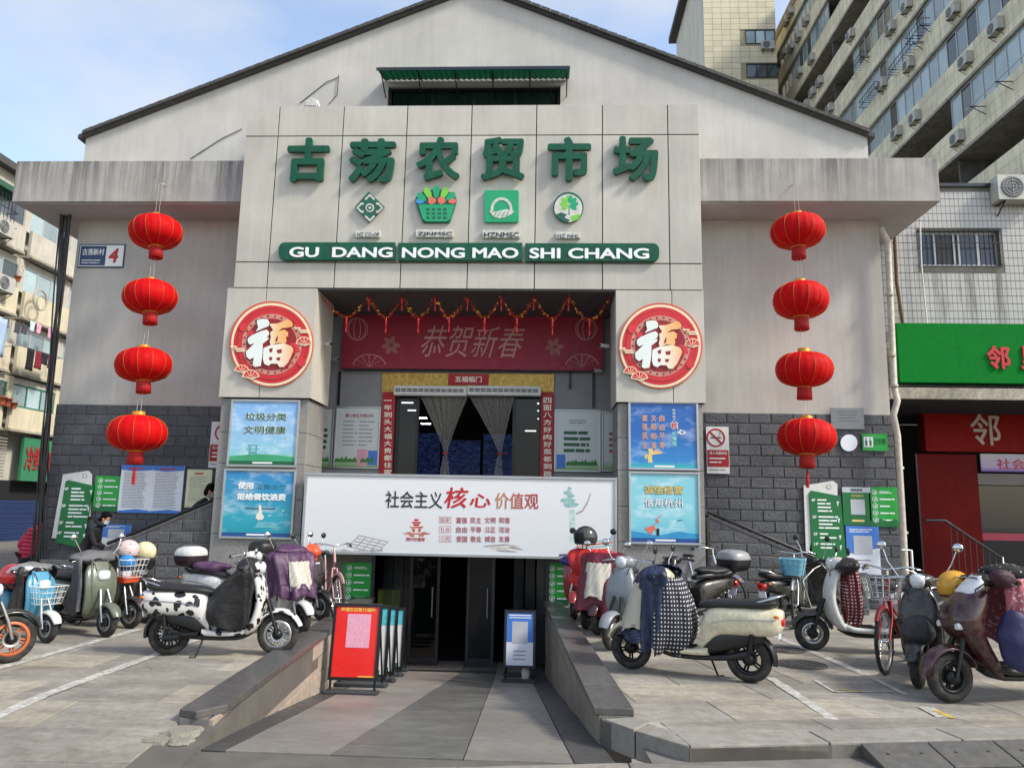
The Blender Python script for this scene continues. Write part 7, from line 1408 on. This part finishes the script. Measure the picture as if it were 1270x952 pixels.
# --- the foremost ones
cow = scooter((343, 812), (205, 812), 'black and white cow print scooter with a black leg quilt, foremost on the left', M_cow, s=.85, R_=.25, rim=M_rims, nsp=9, parts=[drape('leg_quilt', cloth_m('black', '#1b1b1d', .5), [(1.1, .82, .98, .24), (1.0, .74, 1.04, .29), (.85, .58, 1.04, .26), (.68, .42, 1.02, .25), (.5, .36, 1.0, .24), (.34, .44, .98, .22)], 50, 310, .03, 6, .88, 1), lumpy('quilt_collar', cloth_m('black', '#1b1b1d', .5), (.88, 0, 1.05), (.14, .27, .12), 3, .1), mir(M_chr, h=.14)])
crm = scooter((783, 829), (930, 846), 'cream scooter with navy and clear rain cape and polka dot quilt', C_cream, R_=.235, rim=M_rimb, nsp=5, parts=[drape('polka_quilt', M_polka, [(1.02, .72, 1.0, .24), (.85, .62, 1.0, .26), (.6, .55, 1.02, .27), (.38, .58, 1.0, .26), (.24, .70, .98, .22)], 35, 325, .03, 6, .92, 5), drape('navy_cape', cloth_m('navy', '#1c2a47', .45), [(1.14, .80, 1.0, .2), (1.08, .70, 1.1, .36), (.98, .72, 1.16, .34), (.93, .74, 1.18, .33)], -130, 130, .03, 7, .96, 6), drape('navy_cape_side', cloth_m('navy', '#1c2a47', .45), [(1.0, .74, 1.16, .34), (.75, .80, 1.24, .32), (.5, .86, 1.30, .30), (.26, .92, 1.32, .28)], 78, 128, .04, 7, .98, 6), drape('navy_cape_side', cloth_m('navy', '#1c2a47', .45), [(1.0, .74, 1.16, .34), (.75, .80, 1.24, .32), (.5, .86, 1.30, .30), (.26, .92, 1.32, .28)], -128, -78, .04, 7, .98, 8), drape('navy_hem', cloth_m('navy', '#1c2a47', .45), [(.46, .86, 1.37, .30), (.36, .88, 1.40, .30)], -80, 80, .02, 7, .98, 6), drape('clear_panel', M_film, [(.96, 1.0, 1.19, .33), (.8, 1.0, 1.27, .31), (.6, 1.0, 1.34, .30), (.45, 1.0, 1.385, .30)], -80, 80, .014, 5, 1.0, 7), mir(M_blackp, h=.24, sp=.33)])
wht = scooter((1008, 806), (1128, 812), 'white and dark green retro scooter with a red polka dot cloth', C_wht, s=.95, fender=paint('dark_green_fender', '#1d2a2a'), rim=M_rims, nsp=5, parts=[lumpy('black_hand_cover', cloth_m('black', '#1b1b1d', .5), (.86, .0, 1.02), (.16, .34, .10), 8, .12), drape('polka_cloth', M_polr, [(1.0, .72, .9, .10), (.8, .70, .9, .12), (.5, .68, .9, .13), (.33, .72, .88, .10)], 0, 360, .02, 5, .8, 9), mir(M_blackp, h=.12)])
blkF = scooter((1140, 853), (1190, 815), 'black scooter seen from the front with a covered headlamp, beside the maroon moped', C_blk, s=.90, rim=M_rimb, nsp=5, style='retro', parts=[lumpy('front_cover', cloth_m('charcoal', '#2a2b2e', .6), (1.2, 0, .55), (.16, .17, .15), 4, .08), mir(M_chr, h=.32, sp=.36)])
mar = scooter((1180, 871), (1318, 868), 'dark maroon moped with a blue bag and floral quilt at the right edge', C_mar, s=.98, R_=.215, style='sport', rim=M_rimb, nsp=6, parts=[drape('floral_quilt', M_pinkf, [(1.06, .60, .86, .26), (.9, .52, .86, .28), (.7, .46, .86, .27), (.5, .5, .86, .24)], 40, 320, .03, 6, .75, 12), lumpy('maroon_hand_cover', cloth_m('maroon', '#351820', .6), (.90, .26, 1.06), (.12, .10, .07), 5, .16), lumpy('lace_cover', M_lace, (.62, 0, 1.08), (.2, .28, .09), 6, .1)])
# --- left group
olv = scooter((131, 790), (58, 778), 'dull grey-green scooter with a grey leg quilt, third from the left edge', C_olive, s=.84, style='plain', rim=M_rims, nsp=5, parts=[QUILT('leg_quilt', cloth_m('grey', '#5b5b5e', .7), 3), lumpy('quilt_collar', cloth_m('grey', '#5b5b5e', .7), (.84, 0, 1.06), (.16, .34, .10), 3, .1), mir(M_chr, h=.26, sp=.34)])
cyn = scooter((57, 797), (-24, 786), 'cyan and white scooter with white wire basket, second from the left edge', C_cyan, s=.75, style='plain', fender=C_wht, rim=M_rims, nsp=9, parts=[basket_part(1.17, .55, M_white, 1.35), lumpy('silver_cover', mat('silver_foil', '#a9aaa8', .3, metal=.6, var=.3, vs=30, bump=.6, bs=30), (.7, 0, 1.02), (.26, .3, .10), 7, .14), QUILT('leg_quilt', cloth_m('black', '#1b1b1d', .5), 5)])
oran = scooter((9, 822), (-110, 835), 'scooter at the left edge showing only its front wheel with an orange rim', C_blk, style='plain', rim=M_rimo, nsp=6, fender=C_blk, R_=.27, parts=[])
bsk = scooter((161, 779), (88, 772), 'black electric bike with a white wire basket over an orange crate', C_blk, s=.79, style='plain', rim=M_rims, nsp=5, R_=.22, parts=[basket_part(1.12, .78, M_white, 1.45), lambda t: (MB().loft_z([(.70, 1.0, 1.24, .15), (.79, .98, 1.26, .17)], ex=5, n=16).build('orange_crate', mat('orange_plastic', '#c24a2a', .5), t)), lumpy('hand_cover', cloth_m('black', '#1b1b1d', .5), (.85, 0, 1.06), (.13, .3, .10), 13, .1)])
pnk = scooter((180, 772), (120, 764), 'small electric bike with a pink front fender, behind the one with the white basket', C_blk, s=.8, style='plain', fender=C_pink, rim=M_rims, nsp=5, parts=[box_(M_blackp, M_blackp, x=1.12, z=.86, s=.7)])
pur = scooter((372, 787), (296, 772), 'scooter with a purple rain cape and a white front fender, behind the cow print scooter', C_wht, style='plain', rim=M_rimb, nsp=5, s=.88, parts=[CAPE('rain_cape', cloth_m('purple', '#4a2c4c', .5), 3, .50, 1.34, .30), drape('clear_panel', M_film, [(.98, 1.0, 1.2, .22), (.78, 1.0, 1.27, .23), (.62, 1.0, 1.33, .23)], -46, 46, .01, 5, 1.0, 7), lumpy('cape_hood', cloth_m('purple', '#4a2c4c', .5), (.92, 0, 1.12), (.14, .24, .08), 9, .2), mir(M_chr, h=.26, sp=.34)])
whb = scooter((330, 783), (252, 775), 'scooter with a white and red top box and purple seat cover', C_wht, s=.86, style='retro', rim=M_rimb, parts=[box_(C_wht, mat('box_plum', '#2b1b26', .4), x=-.28, z=.86), lumpy('seat_cover', cloth_m('purple', '#4a2c4c', .5), (.15, 0, .86), (.32, .2, .08), 4, .14)])
blb = scooter((398, 769), (318, 758), 'black scooter with a black top box, in front of the left pillar beside the bicycle', C_blk, style='plain', s=.88, rim=M_rims, nsp=5, parts=[box_(M_blackp, M_blackp, x=-.22, z=.88), lambda t: MB().loft_z([(.5, 1.0, 1.2, .15), (.7, 1.02, 1.19, .17), (.95, .98, 1.1, .15), (1.06, .95, 1.02, .1)], ex=2.6, n=20).build('front_shield', C_blk, t), mir(M_blackp, h=.2)])
# --- right group
r1 = scooter((712, 768), (742, 742), 'small dark red scooter with a purple cover, beside the green rule board', C_red, style='plain', s=.86, rim=M_rimb, parts=[lumpy('purple_cover', cloth_m('violet', '#2f2470', .6), (.95, 0, .95), (.16, .26, .14), 4, .14)])
r2 = scooter((727, 780), (778, 752), 'scooter with a bright red rain cape, behind the maroon caped one', C_red, style='plain', s=.92, rim=M_rimb, parts=[CAPE('rain_cape', cloth_m('bright_red', '#b8201f', .6), 4, .6, 1.26, .26), mir(M_blackp, h=.3)])
r3 = scooter((741, 787), (800, 765), 'scooter under a maroon rain cape with a clear panel, right of the ramp', C_mar, style='plain', s=.9, rim=M_rimb, parts=[CAPE('rain_cape', cloth_m('wine', '#5f1224', .5), 5, .30, 1.45, .38), drape('clear_panel', M_film, [(.98, 1.0, 1.22, .25), (.74, 1.0, 1.36, .27), (.5, 1.0, 1.44, .28)], -55, 40, .015, 5, 1.0, 7), mir(M_chr, h=.16)])
r4 = scooter((759, 806), (850, 782), 'silver grey scooter with a rounded fender, behind the cream scooter', C_sil, s=.92, rim=M_rims, nsp=9, parts=[mir(M_chr, h=.2)])
r6 = scooter((812, 782), (905, 775), 'black scooter with a grey and black top box, behind the cream scooter', C_blk, style='plain', s=.9, rim=M_rimb, parts=[box_(paint('box_grey', '#8f9295', .3), M_blackp, x=-.34, z=.84, s=1.1), lumpy('seat_cover', cloth_m('black', '#1b1b1d', .5), (.1, 0, .84), (.36, .17, .07), 4, .12)])
# electric motorbike with silver trim
emb = scooter((1030, 772), (948, 779), 'black electric motorbike with silver frame tubes, behind the bicycle with the blue basket', C_blk, style='plain', s=.88, rim=M_rimb, parts=[lambda t: MB().tube([(.95, .12, .95), (.75, .14, .9), (.45, .15, .72), (.62, .15, .3), (.9, .14, .3)], .016, 6).tube([(.95, -.12, .95), (.75, -.14, .9), (.45, -.15, .72), (.62, -.15, .3), (.9, -.14, .3)], .016, 6).build('frame_trim', M_chr, t), mir(M_blackp, h=.3)])

# ================================================================ BICYCLES
def bicycle(F_, B_, label, m, s=None, basket=None, rim=M_rims, group='bicycles parked in front of the market', parts=()):
    f, r = PZ(*F_), PZ(*B_); d = f - r; W_ = 1.04; s = s or 1.0; r = f - d.normalized() * W_ * s; t = tag(empty('bicycle', r, math.atan2(d.y, d.x), s=s), label, 'bicycle', group); Rw = .315
    for nm, x in (('front_wheel', W_), ('rear_wheel', 0)):
        w_ = bpy.data.objects.new(nm, None); COL.objects.link(w_); w_.parent = t; w_.location = (x, 0, Rw); MB().torus((0, 0, 0), Rw - .02, .02, 'y', 44, 8).build('tyre', M_tyre, w_); MB().torus((0, 0, 0), Rw - .045, .011, 'y', 40, 6, sx=1.3).build('rim', rim, w_)
        b = MB()
        for k in range(24): a = 2 * PI * k / 24; b.tube([(.02 * math.cos(a + .8), .025 * (-1) ** k, .02 * math.sin(a + .8)), ((Rw - .05) * math.cos(a), 0, (Rw - .05) * math.sin(a))], .0016, 3)
        tag(b.build('spokes', M_chr, w_), kind='stuff'); b = MB(); b.lathe([(.018, -.045), (.02, .045)], ax='y', n=10); b.build('hub', M_chr, w_)
    b = MB(); hd_, st_, bb, rr_ = (.80, 0, .78), (.28, 0, .80), (.42, 0, .30), (0, 0, Rw); b.tube([hd_, (.76, 0, .9)], .02, 8)
    b.tube([(.81, 0, .70), (.55, 0, .42), bb], .018, 8); b.tube([bb, (.34, 0, .6), st_], .016, 8); b.tube([(.80, 0, .78), (.6, 0, .58), (.40, 0, .50)], .014, 8)
    for s_ in (-1, 1): b.tube([bb, (0, s_ * .055, Rw)], .009, 6); b.tube([(.32, 0, .66), (0, s_ * .055, Rw)], .008, 6)
    b.build('frame', m, t); b = MB()
    for s_ in (-1, 1): b.tube([(.81, s_ * .03, .70), (.87, s_ * .05, .55), (W_, s_ * .05, Rw)], .011, 6)
    b.build('front_fork', m, t)
    for nm, cx_, a0, a1 in (('front_fender', W_, 40, 160), ('rear_fender', 0, 30, 200)): arc_fender(cx_, Rw, Rw + .015, a0, a1, .03, m if nm[0] == 'f' else M_chr, nm, t)
    b = MB(); b.tube([(.76, 0, .88), (.75, 0, 1.0)], .012, 7); b.tube([(.62, -.28, 1.0), (.70, -.2, 1.03), (.77, 0, 1.0), (.70, .2, 1.03), (.62, .28, 1.0)], .011, 7); hb = b.build('handlebar', M_chr, t)
    for s_ in (-1, 1): b = MB(); b.tube([(.66, s_ * .24, 1.02), (.56, s_ * .29, .99)], .016, 8); b.build('grip', M_rub, hb); b = MB(); b.tube([(.74, s_ * .17, 1.01), (.66, s_ * .27, .97)], .005, 4); b.build('brake_lever', M_chr, hb)
    MB().loft_x([(.12, .86, .90, .02), (.18, .85, .91, .08), (.28, .85, .90, .07), (.38, .86, .89, .02)], n=14).build('saddle', M_seat, t); b = MB(); b.tube([st_, (.27, 0, .87)], .012, 6); b.build('seat_post', M_chr, t)
    b = MB(); b.torus((.42, .045, .30), .085, .006, 'y', 24, 5); b.tube([(.42, .06, .30), (.47, .07, .14)], .009, 5); b.tube([(.42, -.06, .30), (.37, -.07, .46)], .009, 5); b.box(.43, .51, .06, .13, .125, .145); b.box(.33, .41, -.13, -.06, .455, .475); b.build('crankset', M_rimb, t)
    b = MB(); b.tube([(.0, -.06, Rw), (-.05, -.07, .58), (.25, -.05, .60)], .006, 5); b.tube([(.0, .06, Rw), (-.05, .07, .58), (.25, .05, .60)], .006, 5); b.tube([(-.2, -.07, .6), (.25, -.07, .6), (.25, .07, .6), (-.2, .07, .6), (-.2, -.07, .6)], .006, 5); b.build('rear_rack', M_chr, t)
    b = MB(); b.tube([(0, .07, Rw - .02), (-.06, .16, .0)], .009, 5); b.build('kickstand', M_black, t)
    if basket: basket_part(.98, .72, basket, 1.15)(t)
    for p in parts: p(t)
    return t
bicycle((417, 772), (383, 755), 'pale pink bicycle with orange rubber grips at the left pillar', mat('bike_pink', '#b58686', .35), s=1.0, rim=M_chr)
bicycle((986, 779), (1004, 752), 'bicycle with a light blue front basket, between the motorbike and the white scooter', mat('bike_silver', '#a8abb0', .3, metal=.6), s=1.0, basket=mat('basket_blue', '#6fa9bf', .5), parts=[lambda t: MB().loft_z([(.725, .87, 1.09, .115), (.93, .83, 1.13, .155)], ex=5, n=16).build('basket_panel', mat('basket_blue', '#6fa9bf', .5), t)])
bicycle((1099, 836), (1160, 800), 'red bicycle with a chrome wire basket, in front of the white scooter', mat('bike_red', '#8e1b26', .3, metal=.3), s=1.0, basket=M_chr)
bicycle((905, 765), (870, 760), 'grey bicycle mostly hidden behind the cream scooter, only its wheel showing', mat('bike_silver', '#a8abb0', .3, metal=.6), s=1.0)

# ---------------------------------------------------------------- helmets, bags
M_hr = paint('helmet_red', '#a81522', .15); M_hd = paint('helmet_dark', '#2c2f33', .12); M_hy = paint('helmet_yellow', '#d39a1c', .3)
def hp_(px, py, near, dz=0): return PY(px, py, near.y)
helmet(at(cyn, .62, -.18, .92), M_hr, 'shiny red helmet resting in front of the cyan scooter at the left edge', 1.15, False)
helmet(at(pnk, 1.10, 0, 1.12), mat('helmet_white_yellow', '#c9c39a', .3, var=.15, vs=12), 'white and yellow helmet on a black box, beside the brick wall at the left', 1.1, False)
helmet(at(bsk, .98, .1, 1.19), spotmat('pink_spotted_helmet', '#cbb3ae', '#6a5058', 20, .25), 'pink patterned helmet on the electric bike with the white basket', 1.05, False)
helmet(at(r2, .93, -.1, 1.29), M_hd, 'dark grey full face helmet hung on the red caped scooter right of the ramp', 1.25, True, 3.4)
helmet(at(blkF, 1.12, .36, 1.02), M_hy, 'yellow helmet hanging on the black scooter beside the maroon moped', 1.15, False)
def bag(name, pos, r_, m, label, cat, seed=1, amp=.1):
    t = tag(empty(name, pos), label, cat); lumpy('body', m, (0, 0, 0), r_, seed, amp)(t); b = MB(); b.tube([(-r_[0] * .3, 0, r_[2] * .8), (0, 0, r_[2] * 1.5), (r_[0] * .3, 0, r_[2] * .8)], .008, 5); b.build('handle', m, t); return t
bag('shopping_bag', at(mar, .80, .24, .55), (.15, .09, .24), cloth_m('blue_bag', '#23264f', .6), 'dark blue cloth bag hanging on the maroon moped', 'bag', 3)
bag('plastic_bag', PY(384, 686, PZ(398, 769).y - .1), (.16, .14, .10), mat('orange_bag', '#d4512e', .35, var=.1, bump=.5, bs=14), 'orange red plastic bag over the handlebar of the black scooter by the pink bicycle', 'plastic bag', 5, .2)
helmet(at(bsk, 1.08, .0, 1.0), mat('ball_blue', '#2a78b8', .35), 'small blue helmet lying in the white wire basket at the left', .8, False)

# ================================================================ PEOPLE
def skinmesh(name, chain, m, parent, sub=2):
    """chain: list of (point, radius, index of the joint it grows from)"""
    bm = bmesh.new(); sk = bm.verts.layers.skin.verify(); vs = []
    for p, r_, k in chain: v = bm.verts.new(p); v[sk].radius = (r_, r_) if not isinstance(r_, tuple) else r_; vs.append(v)
    for i, (p, r_, k) in enumerate(chain):
        if k is not None: bm.edges.new((vs[k], vs[i]))
    vs[0][sk].use_root = True; me = bpy.data.meshes.new(name); bm.to_mesh(me); bm.free(); me.materials.append(m)
    for p_ in me.polygons: p_.use_smooth = True
    o = mesh_obj(name, me, parent); md = o.modifiers.new('s', 'SKIN'); md.use_smooth_shade = True; md = o.modifiers.new('u', 'SUBSURF'); md.levels = md.render_levels = sub; return o
M_skin = mat('skin', '#b98a72', .55, var=.05, obj=True); M_hair = mat('black_hair', '#060505', .75, var=.2, vs=40, bump=.6, bs=80, obj=True, spec=.15); M_trou = cloth_m('trousers', '#1d1e24', .85); M_shoe = mat('shoe_black', '#1a1a1a', .5)
def person(pos, rz, label, coat, s=1, lean=.25, arm=((.30, -.20, 1.02), (.52, -.22, .95)), arm2=((-.02, .25, 1.05), (.12, .24, .82)), hood=False, mask=False, step=.18, puffy=False, hair_r=1.0):
    """x is forward, z up, standing height 1.62 before scaling"""
    t = tag(empty('person', pos, rz, s=s), label, 'person'); px, pz = 0, .88; L_ = lean
    ch, nk = (L_ * .42, 1.24), (L_ * .62, 1.40)
    cz = Vector
    skinmesh('body', [((px, 0, pz), (.13, .15), None), ((L_ * .2, 0, 1.05), (.125, .14), 0), ((ch[0], 0, ch[1]), (.13, .165), 1), ((nk[0], 0, nk[1] - .02), .075, 2), ((nk[0] + .03, 0, nk[1] + .06), .052, 3),
        ((L_ * .45, -.17, 1.30), .07, 2), (arm[0], .055, 5), (arm[1], .036, 6), ((L_ * .45, .17, 1.30), .07, 2), (arm2[0], .055, 8), (arm2[1], .036, 9),
        ((px, -.09, .80), .095, 0), ((step * .6 + .03, -.10, .47), .065, 11), ((step, -.10, .10), .042, 12), ((px, .09, .80), .095, 0), ((-step * .2 + .04, .10, .46), .065, 14), ((-step, .10, .10), .042, 15)], coat, t, 2)
    skinmesh('trousers', [((px, 0, .90), (.135, .155), None), ((px, -.095, .80), .10, 0), ((step * .6 + .03, -.105, .47), .073, 1), ((step, -.105, .09), .055, 2), ((px, .095, .80), .10, 0), ((-step * .2 + .04, .105, .46), .073, 4), ((-step, .105, .09), .055, 5)], M_trou, t, 2)
    for x, y in ((step, -.105), (-step, .105)): b = MB(); b.loft_x([(x - .09, 0, .07, .035), (x - .03, 0, .09, .042), (x + .08, 0, .07, .045), (x + .17, 0, .04, .03)], n=14); b.build('shoe', M_shoe, t)
    if puffy:
        b = MB()
        for k in range(7): u = k / 6; b.loft_z([(.86 + u * .42, L_ * .05 + L_ * .42 * u - .13, L_ * .05 + L_ * .42 * u + .15, .19), (.90 + u * .42, L_ * .05 + L_ * .42 * u - .155, L_ * .05 + L_ * .42 * u + .175, .215), (.935 + u * .42, L_ * .05 + L_ * .42 * u - .13, L_ * .05 + L_ * .42 * u + .15, .19)], n=24, k=4)
        tag(b.build('jacket_quilting', coat, t), kind='stuff')
    hx, hz = nk[0] + .06 + L_ * .1, nk[1] + .19; h = empty('head', (hx, 0, hz)); h.parent = t; h.rotation_euler = (0, lean * .9, 0); H_ = MB()
    rr = catmull([[-.135, -.03, .05, .035], [-.11, -.06, .085, .055], [-.05, -.085, .092, .07], [.02, -.095, .09, .076], [.07, -.092, .082, .073], [.105, -.07, .055, .05], [.12, -.03, .02, .015]], 3)
    H_.loft_z([tuple(q) for q in rr], ex=2.1, n=22, k=1); H_.ball((.098, 0, -.03), .022, .014, .024, 10, 6)
    for s_ in (-1, 1): H_.ball((-.0, s_ * .078, -.02), .022, .012, .032, 10, 6)
    H_.build('face', M_skin, h)
    b = MB()
    for s_ in (-1, 1): b.ball((.084, s_ * .032, .008), .010, .014, .007, 10, 6)
    b.build('eyes', M_hair, h); b = MB(); b.box(.082, .094, -.022, .022, -.077, -.070); b.build('mouth', mat('lips', '#8f4d48', .5), h)
    b = MB(); rg_ = random.Random(3)
    b.ball((-.018, 0, .035), .108 * hair_r, .094 * hair_r, .105, 22, 12, z0=-.62, fn=lambda p: p if p.x < .05 or p.z > .06 else Vector((.05, p.y, p.z))); b.ball((-.045, 0, -.03), .075, .082, .115, 18, 10, z0=-.9); b.ball((.035, 0, .085), .06, .075, .045, 16, 8, z0=-.8); b.build('hair', M_hair, h)
    if mask: b = MB(); b.grid(lambda u, v: (.1 * math.cos(R(-62 + 124 * u)) + .012, .083 * math.sin(R(-62 + 124 * u)), -.02 - .085 * v + .01 * math.sin(v * 9)), 12, 5); b.build('face_mask', mat('mask_blue', '#a9bfd0', .8), h)
    if hood: b = MB(); b.torus((-.05, 0, -.14), .105, .045, 'z', 20, 8); b.build('hood', coat, h)
    # hands: palm, four fingers and a thumb
    for (e, w_), sg in ((arm, -1), (arm2, 1)):
        e, w_ = Vector(e), Vector(w_); d = (w_ - e).normalized(); side = Vector((0, 1, 0)); side = (side - d * side.dot(d)).normalized(); up_ = d.cross(side) * (1 if d.cross(side).z > 0 else -1); c = [(w_, .026, None), (w_ + d * .05, (.034, .018), 0)]; base = w_ + d * .085
        c.append((base, (.036, .015), 1)); par = 2
        for k, ln in enumerate((.062, .07, .066, .052)): o_ = side * (-.03 + .02 * k); c.append((base + o_ + d * .01, .0095, par)); c.append((base + o_ + d * ln * .55 - up_ * .008, .0088, len(c) - 1)); c.append((base + o_ + d * ln * .85 - up_ * .034, .0078, len(c) - 1))
        c.append((w_ + d * .035 + side * -.036 * sg, .012, 1)); c.append((w_ + d * .07 + side * -.055 * sg - up_ * .02, .0095, len(c) - 1)); skinmesh('hand', c, M_skin, t, 1)
    return t
p1 = PY(110, 676, 13.25); person((p1.x - .14, 13.3, .10), .0, 'woman with black hair, blue face mask and black jacket holding the left handrail, bending forward', cloth_m('black_jacket', '#17171a', .8), s=.80, lean=.55, arm=((.36, -.14, 1.02), (.60, -.16, 1.0)), arm2=((.22, .24, 1.02), (.44, .2, .94)), hood=True, mask=True)
p2 = PY(258, 612, 13.3); person((p2.x - .38, 13.35, p2.z - 1.42), .15, 'black haired person climbing the left stairs, head just left of the pillar', cloth_m('charcoal_jacket', '#1c1f22', .8), s=.93, lean=.5, mask=True)
p3 = PY(37, 670, 14.6); person((p3.x - .0, 14.6, p3.z - 1.12), 1.25, 'person in a bright pink quilted jacket at the far left market corner', cloth_m('pink_puffer', '#b01640', .5), s=1.0, lean=.35, puffy=True, hair_r=1.05)
